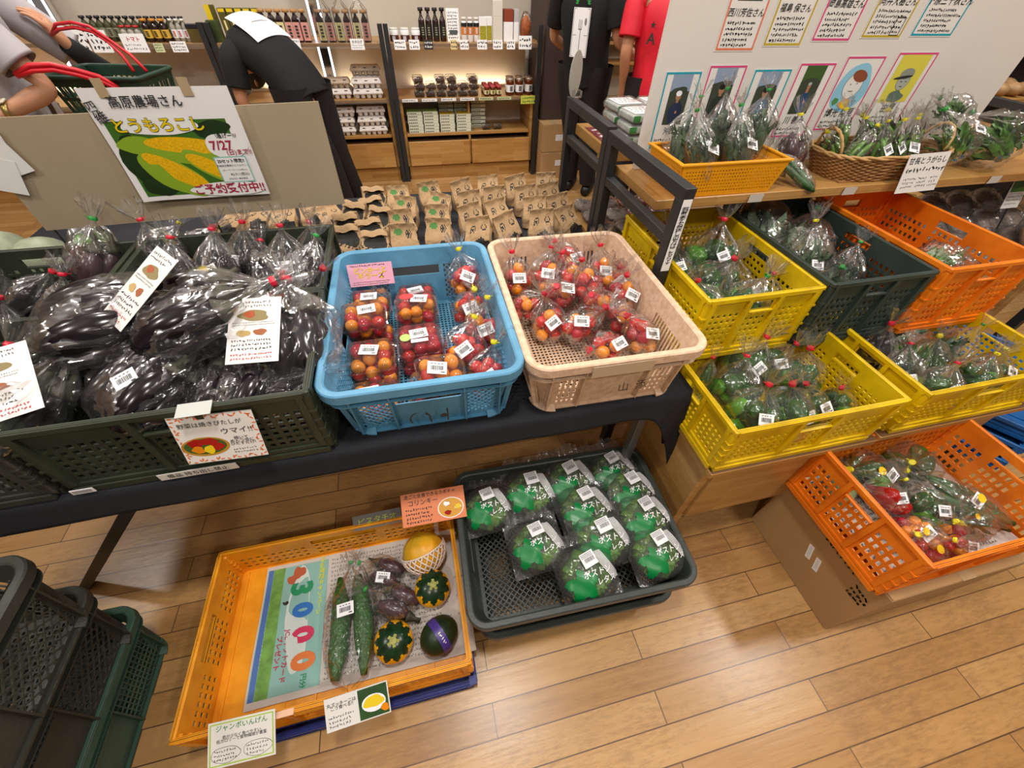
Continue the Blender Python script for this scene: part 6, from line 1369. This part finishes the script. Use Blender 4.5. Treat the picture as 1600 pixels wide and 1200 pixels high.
# ================================================================ cards and small signs
def card(nm, lab, loc, rot, w, h, bgm, cat='card', th=.0015):
    t = thing(nm, lab, cat, loc, rot); sheet(w,h,bgm,'card',t,th); return t
t = card('recipe_card','white card with an orange wavy border and pepper photo on the dark green crate',(-.452,.592,.822),(PI/2-.25,.06,0),.148,.118,LAM)
wav = mat('marker_orange', P('E0703A'), .6); pl = []
for k in range(64):
    f = k/64*2*(.136+.106); 
    if f < .136: p = (-.068+f,.053)
    elif f < .242: p = (.068,.053-(f-.136))
    elif f < .378: p = (.068-(f-.242),-.053)
    else: p = (-.068,-.053+(f-.378))
    pl.append((ell(p[0]+.003*math.sin(k*1.6),p[1]+.003*math.cos(k*1.6),.0042,.0016,6,k*.9), wav))
flatart(t, pl, 'wavy_border'); letters(t,'野菜は焼きびたしが',-.006,.036,.0125,INK,bold=.004); letters(t,'ウマイ!!',.035,.014,.0165,INK,bold=.004)
art(t, [(ell(-.03,-.018,.043,.024,26), mat('plate_amber',P('B8862A'),.6)),(ell(-.03,-.017,.038,.020,26), mat('dish_green',P('3E5A22'),.6)),(blob(-.045,-.008,.014,.01,2),REDP),(blob(-.022,-.006,.016,.009,3),REDP),(blob(-.01,-.02,.012,.01,4),REDP),(blob(-.045,-.024,.011,.009,5),TOMO),(blob(-.025,-.026,.01,.01,6),YELI)], 'photo'); letters(t,'焼いて\nめんつゆに\nひたすだけ!',.038,-.012,.009,INK,bold=.01); flatart(t, scribble(.015,.06,-.045,-.03,2,INK,3), 'fine_print')
t = card('notice_strip','white strip lettered in black at the foot of the dark green crate',(-.545,.5985,.713),(PI/2,0,0),.155,.020,LAM); letters(t,'備品 持ち出し禁止',0,0,.0145,INK,bold=.004)
t = card('barcode_sticker','small barcode sticker at the lower left of the dark green crate',(-.765,.5985,.712),(PI/2,0,0),.042,.014,LBLW); flatart(t, [(rect(-.017+.0035*i,-.0155+.0035*i,-.004,.005),INK) for i in range(10)], 'bars')
t = card('clear_tape','strip of clear tape over the rim of the dark green crate',(-.46,.60,.905),(.2,0,0),.06,.03,mat('tape_clear', P('B8BCB8'), .2))
t = card('name_card','pink handwritten card standing at the back of the blue container',(-.155,1.118,.845),(PI/2-.5,0,0),.128,.064,mat('card_pink', P('E8A8C0'), .5)); letters(t,'ピンキーと\nキラーズ',0,.003,.0195,INK,bold=.004); letters(t,'ピンキーと\nキラーズ',0,.003,.0195,YELI,bold=.022,z=.0014); flatart(t, scribble(-.055,.055,-.03,-.018,2,INK,3,.8)+scribble(-.055,.055,.022,.030,1,INK,5,.8), 'handwriting')
MB().box(-.006,.006,-.13,-.032,-.003,-.0016).build('stick', CLR, t)
t = card('bean_card','white card with a yellow-green border hanging on the tray front',(-.583,.172,.219),(.50,0,-.03),.118,.075,LAM); art(t, frame(-.056,.056,-.0345,.0345,.002,mat('marker_lime',P('A8C840'),.6)),'border'); letters(t,'ジャンボいんげん',0,.025,.0115,GREENI,bold=.004); letters(t,'筋が少なく食べやすい\n低カロリーで食物繊維が豊富',0,.007,.0068,INK,bold=0)
for s in (-1,1): art(t, [(blob(s*.028,-.018,.025,.0135,4,30,.06),INK),(blob(s*.028,-.018,.0243,.0128,4,30,.06),LAM)],'bubble'); flatart(t, scribble(s*.028-.02,s*.028+.02,-.028,-.008,3,INK,6+s), 'fine_print', .001)
t.scale = (1.25,)*3
t = card('zucchini_card','white card with a yellow dish photo hanging on the tray front',(-.32,.174,.219),(.50,0,.05),.11,.052,LAM); letters(t,'丸ズッキーニは\nこう食べる!!',-.026,.011,.0072,INK,bold=.004); flatart(t, scribble(-.05,-.005,-.022,-.002,3,INK,7), 'fine_print'); art(t, [(rect(.002,.053,-.024,.024),LEAFM),(ell(.028,-.002,.021,.014),LBLW),(blob(.028,0,.017,.010,3),YELI),(blob(.046,-.014,.007,.006,5),TOMO)], 'photo')
t.scale = (1.38,)*3
t = card('faded_tag','dark grey hand-lettered tag on the back rim of the tray',(-.27,.655,.225),(.6,0,.02),.085,.026,mat('tag_grey', P('6A6660'), .5)); letters(t,'ピスタチオ',0,0,.014,mat('tag_ink',P('B8C84A'),.6),bold=.004)
t.scale = (1.8,)*3
for k,(x,w) in enumerate([(-.52,.10),(-.30,.09)]): card('masking_tape',['pale tape on the tray rim above the bean card','pale tape on the tray rim above the zucchini card'][k],(x,.199,.2245),(0,0,0),w,.014,mat('tape_pale', P('E8B898'), .4),'tape')
t = card('pumpkin_card','orange card with a salad photo clipped to the tray corner',(-.078,.605,.335),(.45,0,-.02),.125,.062,mat('card_orange', P('E07E4E'), .5)); letters(t,'皮ごと生食できるカボチャ',-.005,.024,.0085,INK,bold=.004); letters(t,'コリンキー',-.02,.011,.012,INK,bold=.004); flatart(t, scribble(-.055,.0,-.028,.003,4,INK,9,.8), 'handwriting')
art(t, [(ell(.033,-.008,.026,.020),LBLW),(ell(.033,-.008,.024,.0185),mat('salad_amber',P('D89A30'),.6))]+[(blob(.033+.014*math.cos(k*2.1),-.008+.01*math.sin(k*2.1),.006,.0045,k),(REDP,LEAFB,YELI,LBLW)[k%4]) for k in range(9)], 'photo'); MB().box(-.004,.004,-.055,-.025,-.006,-.002).build('clip', CLR, t)
t.scale = (1.55,)*3
t = card('price_sign','white laminated price sign hung on the shelf edge under the wicker basket',(1.66,1.072,1.047),(PI/2-.25,-.02,0),.165,.115,LAM); letters(t,'甘長とうがらし',0,.036,.022,INK,bold=.004); flatart(t, scribble(-.075,.075,.0,.02,1,INK,3,.8)+scribble(-.07,-.02,-.045,-.01,3,INK,4)+scribble(-.01,.03,-.045,-.01,3,INK,5)+scribble(.04,.075,-.045,-.01,3,INK,6), 'handwriting')
for k,x in enumerate((1.06,1.42,2.05)): card('edge_label',['blank label on the shelf edge below the orange-yellow basket','blank label on the shelf edge below the wicker basket','blank label on the shelf edge at the right end'][k],(x,1.087,.998),(PI/2,0,0),.05,.024,mat('label_dim', P('C8C0B4'), .5),'label')
t = card('leaf_sign','upright sign with a green photo at the right frame edge',(2.36,1.16,.93),(PI/2-.3,0,0),.09,.16,LAM); art(t, [(rect(-.04,.04,-.02,.05),LEAFB)], 'photo'); letters(t,'大葉',-.015,.065,.022,INK,bold=.004); flatart(t, scribble(-.038,.038,-.07,-.03,3,INK,3)+scribble(-.038,.038,-.03,-.022,1,RED,3), 'fine_print'); MB().box(-.003,.003,-.20,-.07,-.004,-.001).build('stick', STEEL, t)
# handwriting on the containers
def on_front(parent, y, tilt=0): return lambda a,b,z: (a, -y-z+tilt*(.1-b), b)
letters(pale,'山  添',.04,.085,.03,INK,'handwritten_mark',0,fn=on_front(pale,.2975,-.16)); 
fb = on_front(blue,.2945,-.19); art(blue, [([(x+.0,y) for x,y in ell(-.03,.075,.018,.018,14,0,1.2,3.8)]+[(x,y) for x,y in ell(-.026,.075,.018,.0165,14,0,3.8,1.2)], INK),([(-.012,.085),(-.008,.092),(0,.08),(.002,.06),(-.003,.062),(-.004,.08)], INK),(blob(.03,.075,.008,.006,3), INK),([(.036,.06),(.040,.06),(.041,.095),(.037,.095)], INK)], 'handwritten_mark', .0015, .0001, fb)
MB().box(-.08,.07,-.3105,-.3095,.145,.178).build('tape', mat('tape_dusty', P('C0A88C'), .3), pale)
# ================================================================ people
SKIN = mat('skin', P('C08A6A'), .5, .12, 12, .05, 90); HAIR = mat('hair_dark', P('1E1814'), .6, .2, 60, .3, 200)
def skin_body(name, V, E, m, parent, root, lv=2):
    me = bpy.data.meshes.new(name); ks = list(V); me.from_pydata([V[k][0] for k in ks], [(ks.index(a),ks.index(b)) for a,b in E], [])
    o = bpy.data.objects.new(name, me); COL.objects.link(o); o.parent = parent; me.materials.append(m)
    md = o.modifiers.new('skin','SKIN'); md.use_smooth_shade = True
    sv = me.skin_vertices[0].data
    for i,k in enumerate(ks): r = V[k][1]; sv[i].radius = (r,r) if not isinstance(r,tuple) else r; sv[i].use_root = (k == root)
    sb = o.modifiers.new('sub','SUBSURF'); sb.levels = lv; sb.render_levels = lv
    return o
def hand(V, E, w, pre, wrist, d, palm_n, curl=.5):
    """palm and five bent fingers, grown from the wrist along d"""
    d = Vector(d).normalized(); n = Vector(palm_n); n = (n-d*n.dot(d)).normalized(); s = d.cross(n); W_ = Vector(wrist)
    V[pre+'palm'] = (W_+d*.05, (.028,.028)); E.append((w, pre+'palm'))
    for i,(off,L) in enumerate([(-.030,.070),(-.010,.080),(.010,.075),(.028,.058)]):
        b = W_+d*.085+s*off; V[pre+'k%d'%i] = (b, .0105); E.append((pre+'palm', pre+'k%d'%i)); q = b
        for j in range(1,4):
            a = curl*j*.55; dd = d*math.cos(a)+n*math.sin(a); q = q+dd*L/3; V[pre+'f%d%d'%(i,j)] = (q, .0088-.0009*j); E.append((pre+('k%d'%i if j == 1 else 'f%d%d'%(i,j-1)), pre+'f%d%d'%(i,j)))
    b = W_+d*.03-s*.032; V[pre+'t0'] = (b, .012); E.append((pre+'palm', pre+'t0')); q = b
    for j in range(1,3): q = q+(d*.75-s*.5+n*.35*curl).normalized()*.030; V[pre+'t%d'%j] = (q, .0095); E.append((pre+'t%d'%(j-1), pre+'t%d'%j))
def person(lab, loc, A, shirt, trou, shoes=None, curl=(.6,.6)):
    t = thing('person', lab, 'person', loc); L0 = Vector(loc); G = {k: Vector(v)-L0 for k,v in A.items() if k not in ('side','face')}
    side = Vector(A['side']).normalized(); face = Vector(A['face']).normalized()
    V = {}; E = []
    V['pelvis'] = (G['pelvis'], .12); V['waist'] = (G['waist'], .115); V['chest'] = (G['chest'], .125); V['neck'] = (G['neck'], .052); V['skull0'] = ((G['neck']*.35+G['head']*.65), .055); V['head'] = (G['head'], .082)
    E += [('pelvis','waist'),('waist','chest'),('chest','neck'),('neck','skull0'),('skull0','head')]
    for s_,k in ((1,'r'),(-1,'l')):
        V[k+'sh'] = (G[k+'sh'], .052); V[k+'el'] = (G[k+'el'], .038); V[k+'mid'] = ((G[k+'el']*.6+G[k+'wr']*.4), .036); V[k+'wr'] = (G[k+'wr'], .024)
        E += [('chest',k+'sh'),(k+'sh',k+'el'),(k+'el',k+'mid'),(k+'mid',k+'wr')]
        hand(V, E, k+'wr', k, G[k+'wr'], A.get(k+'hd', tuple(G[k+'wr']-G[k+'el'])), A.get(k+'pn', tuple(face*.3+Vector((0,0,-1)))), curl[0 if k == 'r' else 1])
        hp = G['pelvis']+side*s_*.09+Vector((0,0,-.05)); V[k+'hip'] = (hp, .085); V[k+'kn'] = (G[k+'kn'], .055); V[k+'calf'] = ((G[k+'kn']*.65+G[k+'an']*.35), .052); V[k+'an'] = (G[k+'an'], .036)
        ff = Vector((face.x,face.y,0)).normalized(); V[k+'toe'] = (G[k+'an']+ff*.15+Vector((0,0,-.045)), .032)
        E += [('pelvis',k+'hip'),(k+'hip',k+'kn'),(k+'kn',k+'calf'),(k+'calf',k+'an'),(k+'an',k+'toe')]
    skin_body('body', V, E, SKIN, t, 'pelvis')
    # face and hair on the head
    hd = G['head']; upv = (G['head']-G['neck']).normalized(); fv = (face-upv*face.dot(upv)).normalized(); sv = fv.cross(upv)
    b = MB(); b.ball(hd+upv*.02-fv*.015,(.094,.094,.105),18,12,lambda p: p); b.build('hair', HAIR, t, True)
    b = MB(); q = hd+fv*.085; b.tube([q+upv*.02, q+upv*-.01+fv*.012, q-upv*.02+fv*.016, q-upv*.026],[.007,.009,.012,.006],8); b.build('nose', SKIN, t, True)
    for s_ in (-1,1):
        MB().ball(hd+fv*.080+sv*s_*.032+upv*.012,(.010,.010,.008),8,6).build('eye', mat('eye_white',P('E8E4E0'),.3), t, True)
        MB().ball(hd+sv*s_*.088-upv*.005,(.010,.016,.026),8,6).build('ear', SKIN, t, True)
    MB().ball(hd+fv*.078-upv*.048,(.022,.010,.006),10,6).build('mouth', mat('lip',P('8A4A44'),.5), t, True)
    # shirt: torso loft and two sleeves
    def ring(c, ax, w, d, fw, n=28, s=0): return [tuple(c+ax*w*math.copysign(abs(math.cos(a))**.8,math.cos(a))+fw*d*math.copysign(abs(math.sin(a))**.9,math.sin(a))) for a in [2*PI*i/n for i in range(n)]]
    pts = [G['pelvis']+(G['pelvis']-G['waist']).normalized()*.06, G['pelvis'], G['waist'], G['waist']*.5+G['chest']*.5, G['chest'], G['chest']*.5+G['neck']*.5, G['neck']-(G['neck']-G['chest'])*.15]
    W_ = [.178,.175,.165,.18,.198,.15,.068]; D_ = [.135,.135,.125,.13,.13,.10,.062]; rs = []
    for i,p in enumerate(pts):
        ax = (pts[min(i+1,6)]-pts[max(i-1,0)]).normalized(); fw = ax.cross(side).normalized(); sd = fw.cross(ax).normalized()
        rs.append([tuple(Vector(q)+ (fw*.008*math.sin(k*1.1+i*2)+Vector((0,0,.004*math.sin(k*2+i)))) ) for k,q in enumerate(ring(p, sd, W_[i], D_[i], fw))])
    b = MB(); b.loft(rs, False)
    for k in ('r','l'):
        sh, el = G[k+'sh'], G[k+'el']; base = sh*.75+G['chest']*.25; b.tube([base, sh+(sh-G['chest']).normalized()*.012, sh*.6+el*.4, sh*.25+el*.75],[.075,.078,.072,.072],18,False)
    o = b.build('shirt', shirt, t, True); md = o.modifiers.new('t','SOLIDIFY'); md.thickness = .004; sb = o.modifiers.new('s','SUBSURF'); sb.levels = sb.render_levels = 1
    for k in ('r','l'):
        b = MB(); hp = V[k+'hip'][0]; b.tube([hp+Vector((0,0,.10)),hp,(hp+G[k+'kn'])*.5,G[k+'kn'],(G[k+'kn']+G[k+'an'])*.5,G[k+'an']+Vector((0,0,.02))],[.125,.118,.10,.085,.078,.070],18,False)
        b.build('trouser_leg', trou, t, True)
        an = G[k+'an']; ff = Vector((face.x,face.y,0)).normalized(); z0 = -L0.z
        b = MB(); b.tube([Vector((an.x,an.y,.045))-ff*.06,Vector((an.x,an.y,.05)),Vector((an.x,an.y,.045))+ff*.10,Vector((an.x,an.y,.035))+ff*.19],[.038,.048,.045,.030],14); b.build('shoe', shoes or mat('shoe_black',P('1A1A1C'),.5), t, True)
    return t, G, V
BLKT = mat('tee_black', P('121214'), .85, .2, 8, .1, 30); WHT = mat('tee_greyish_white', P('B4AEB2'), .8, .06, 5, .15, 20); REDT = mat('tee_red', P('D81E34'), .55, .12, 8, .2, 25); TRB = mat('trousers_black', P('17171A'), .8, .2, 10)
# customer at the far left with the green basket
t, G, V = person('customer in a greyish white t-shirt with a crossbody strap, basket handles over the arm', (-1.62,2.52,0),
  dict(pelvis=(-1.63,2.52,.93),waist=(-1.61,2.50,1.10),chest=(-1.59,2.47,1.33),neck=(-1.58,2.46,1.50),head=(-1.56,2.44,1.62),side=(.35,-.93,0),face=(.93,.35,-.1),
  rsh=(-1.50,2.30,1.38),rel=(-1.33,2.29,1.10),rwr=(-1.50,2.235,1.035),lsh=(-1.60,2.68,1.38),lel=(-1.36,2.80,1.08),lwr=(-1.385,2.68,1.19),lhd=(-.35,-.1,.9),rkn=(-1.60,2.40,.50),lkn=(-1.62,2.62,.50),ran=(-1.64,2.40,.09),lan=(-1.66,2.64,.09)), WHT, mat('trousers_grey', P('8A8688'), .8, .1, 10))
MB().tube([G['rwr']+Vector((.022,.006,.008))+Vector((.0,.030*math.cos(a),.028*math.sin(a))) for a in [2*PI*i/20 for i in range(21)]],.006,8,False,2.0).build('watch_band', mat('watch_gold',P('B09A60'),.3,metal=.8), t, True)
MB().at(G['rwr']+Vector((.022,-.006,.037)),(.2,-.3,0)).bbox(-.013,.013,-.016,.016,0,.008,.003).build('watch_face', mat('watch_dial',P('D8D0B8'),.3), t)
MB().tube([G['lwr']+(G['lel']-G['lwr'])*f for f in (.0,.3,.8,1)],[.034,.040,.046,.05],16).build('black_sleeve', BLKT, t, True)
MB().tube([Vector(p)-Vector((-1.62,2.52,0)) for p in [(-1.66,2.36,1.52),(-1.45,2.345,1.44),(-1.385,2.33,1.33),(-1.375,2.335,1.20),(-1.40,2.35,1.08),(-1.44,2.40,.96)]],.012,10,True,.4).build('crossbody_strap', STEEL, t, True)
# the basket hanging from the arm
t = thing('shopping_basket','dark green shopping basket with red handles hanging from the customer\'s arm','basket',(-1.18,2.47,.935),(0,0,-.18)); GB = mat('basket_green', P('1E3A2A'), .5, .2, 20)
bw, bd, bh = .36,.25,.19
for axis in 'xy':
    for s in (-1,1):
        b = MB(); L0_, L1_ = (bw*.84,bw) if axis == 'x' else (bd*.84,bd); o0, o1 = ((bd*.42,bd*.5) if axis == 'x' else (bw*.42,bw*.5)); n = 14 if axis == 'x' else 10
        us = [-.5]+holes(-.47,.47,n,.62)+[.5]; vs_ = [0]+holes(.08,.86,3,.75)+[1]
        def F(u,v,w,axis=axis,s=s,L0_=L0_,L1_=L1_,o0=o0,o1=o1): L = L0_+(L1_-L0_)*v; o_ = o0+(o1-o0)*v+w; return (-u*L*s, s*o_, v*bh) if axis == 'x' else (s*o_, u*L*s, v*bh)
        b.panel(us, vs_, lambda i,j: not (i%2 == 0 and j%2 == 0 and 0 < i < len(us)-2 and 0 < j < len(vs_)-2), F, .003); b.build('side_wall', GB, t)
b = MB(); pr = rrect(bw+.02,bd+.02,.03,5); b.tube([(x,y,bh) for x,y in pr]+[(pr[0][0],pr[0][1],bh)],.008,8,False); b.build('rim', GB, t, True); MB().box(-bw*.42,bw*.42,-bd*.42,bd*.42,0,.004).build('floor', GB, t)
RH = mat('handle_red', P('D0202E'), .4)
def wpts(l): 
    M = (Matrix.Translation((-1.18,2.47,.935)) @ Matrix.Rotation(-.18,4,'Z')).inverted(); return [M @ Vector(p) for p in l]
for dz in (0,.016):
    MB().tube(wpts([(-1.38,2.24,1.15+dz*.3),(-1.32,2.245,1.165+dz),(-1.26,2.26,1.165+dz),(-1.20,2.28,1.145+dz),(-1.145,2.30,1.12+dz),(-1.112,2.32,1.09+dz*.6),(-1.095-dz,2.335,1.03)]),.0085,10).build('handle', RH, t, True)
    MB().tube(wpts([(-1.40,2.64,1.225),(-1.33,2.58,1.25+dz),(-1.25,2.54,1.26+dz),(-1.18,2.51,1.25+dz),(-1.135,2.49,1.22+dz),(-1.10+dz*2,2.47,1.18),(-1.075+dz*3,2.44,1.13)]),.006,10).build('handle', RH, t, True)
# person bending to the shelf
t, G, V = person('person in a black t-shirt with a white back print, bending down to the shelves', (-.55,3.65,0),
  dict(pelvis=(-.60,3.42,.86),waist=(-.67,3.47,1.0),chest=(-.83,3.60,1.09),neck=(-.93,3.74,1.02),head=(-.99,3.85,.92),side=(.62,.78,0),face=(-.6,.5,-.6),
  rsh=(-.72,3.77,1.04),rel=(-.76,3.92,.85),rwr=(-.82,3.98,.72),lsh=(-.95,3.46,1.05),lel=(-.985,3.42,.83),lwr=(-.95,3.50,.66),rkn=(-.50,3.52,.46),lkn=(-.56,3.40,.46),ran=(-.44,3.60,.09),lan=(-.52,3.46,.09)), BLKT, TRB)
ax2 = (G['chest']-G['waist']).normalized(); sd2 = Vector((.62,.78,0)); n2_ = ax2.cross(sd2).normalized(); n2_ = n2_ if n2_.z > 0 else -n2_; c2_ = G['chest']*.8+G['waist']*.2
pb2 = lambda x,y,z=0: tuple(c2_+sd2*x+ax2*y+n2_*(.139-1.5*x*x-.8*y*y+z))
b = MB()
for dz in (0,.002): b.grid(lambda u,v,dz=dz: pb2((u-.5)*.26,(v-.5)*.24,dz), 10, 10)
pr_ = b.build('back_print', mat('print_cloth_white', P('E8E8EC'), .8), t, True, False); pr_.name = 'back_print'
flatart(t, [([(x,-.004),(x+.004,-.004),(x+.004,.004),(x,.004)],INK) for x in [-.05+.008*i for i in range(14)]], 'print_line', .004, pb2)
# person by the pillar
t, G, V = person('person in a black t-shirt with a white framed fork print, standing by the brown pillar', (1.45,3.62,0),
  dict(pelvis=(1.42,3.60,.92),waist=(1.40,3.58,1.06),chest=(1.37,3.57,1.30),neck=(1.37,3.58,1.48),head=(1.40,3.60,1.61),side=(.8,-.6,0),face=(.6,.8,-.15),
  rsh=(1.50,3.45,1.38),rel=(1.56,3.40,1.12),rwr=(1.74,3.36,1.02),lsh=(1.22,3.70,1.38),lel=(1.22,3.82,1.10),lwr=(1.40,3.92,1.0),rkn=(1.52,3.58,.50),lkn=(1.42,3.70,.50),ran=(1.58,3.60,.09),lan=(1.46,3.76,.09)), BLKT, TRB)
nrm = Vector((-.50,-.84,.06)).normalized(); sxv = Vector((.84,-.50,0))
pc = G['chest']*.45+G['waist']*.55+nrm*.148-Vector((0,0,.02))
pb3 = lambda x,y,z=0: tuple(pc+sxv*x+Vector((0,0,1))*y+nrm*(z-.9*x*x))
b = MB()
for dz in (0,.002): b.grid(lambda u,v,dz=dz: pb3((u-.5)*.12-.02,(v-.5)*.26,dz), 6, 10)
b.build('shirt_print', mat('print_cloth_white'), t, True, False)
GREYI = mat('grey_ink', P('7A7A80'), .7)
flatart(t, frame(-.076,.036,-.125,.125,.002,INK)+[([(-.022,-.09),(-.018,-.09),(-.018,.02),(-.022,.02)],GREYI),(rect(-.035,-.032,.02,.07),GREYI),(rect(-.025,-.022,.02,.07),GREYI),(rect(-.015,-.012,.02,.07),GREYI),(rect(-.035,-.012,.018,.024),GREYI),(ell(.012,.06,.008,.02,14),GREYI),(rect(-.07,.03,-.012,-.009),GREYI)], 'fork_drawing', .0035, pb3)
flatart(t, [(ell(-.02+.042*math.cos(a),.15+.04*math.sin(a),.011,.005,10,a),GREENI) for a in [PI*i/12 for i in range(13)]], 'green_wheat_arc', .004, pb3)
# person in red
t, G, V = person('person in a red t-shirt lettered in black, partly hidden behind the white board', (1.74,3.12,0),
  dict(pelvis=(1.76,3.10,.92),waist=(1.75,3.10,1.06),chest=(1.72,3.10,1.30),neck=(1.71,3.12,1.48),head=(1.70,3.16,1.61),side=(.85,-.52,0),face=(.5,.86,-.1),
  rsh=(1.88,3.00,1.38),rel=(1.95,3.02,1.12),rwr=(1.98,3.18,.98),lsh=(1.54,3.16,1.36),lel=(1.50,3.12,1.10),lwr=(1.56,3.20,.90),rkn=(1.82,3.08,.50),lkn=(1.68,3.16,.50),ran=(1.84,3.12,.09),lan=(1.70,3.20,.09)), REDT, TRB)
n4 = Vector((-.45,-.89,0)).normalized(); s4 = Vector((.89,-.45,0)); pc4 = G['chest']*.6+G['waist']*.4+n4*.145
pb4 = lambda x,y,z=0: tuple(pc4+s4*x+Vector((0,0,1))*y+n4*(z-.9*x*x))
letters(t,'A',-.075,-.03,.075,INK,'lettering',.02,fn=pb4,z=.006); letters(t,'★',-.08,.035,.045,INK,'star',.0,fn=pb4,z=.006)
# dark thing in the hand, bottles rack far behind
t = thing('bottle_rack','wooden rack of round bottles with white tags in the far background','rack',(2.25,4.55,0))
for z in (.55,.85,1.0,1.15,1.3): MB().bbox(-.35,.6,-.1,.12,z-.02,z,.002).build('rack_board', WOODX, t)
for x in (-.34,.59): MB().bbox(x-.015,x+.015,-.1,.12,0,1.4,.002).build('rack_side', WOODX, t)
g = 'round bottles with white tags on the far rack'
b0 = None
for j,z in enumerate((1.0005,1.1505)):
    for i in range(9):
        if b0 is None: b0 = bottle('amber bottle with a white tag on the far rack','bottle',1.96,4.50,z,.115,.03,mat('amber_glass',P('6A4A20'),.12),LBLW,CAPW,g,.35,None,(.3,.75))
        else: dup(b0,(1.96+.085*i,4.50,z),0,'amber bottle with a white tag on the far rack',g)
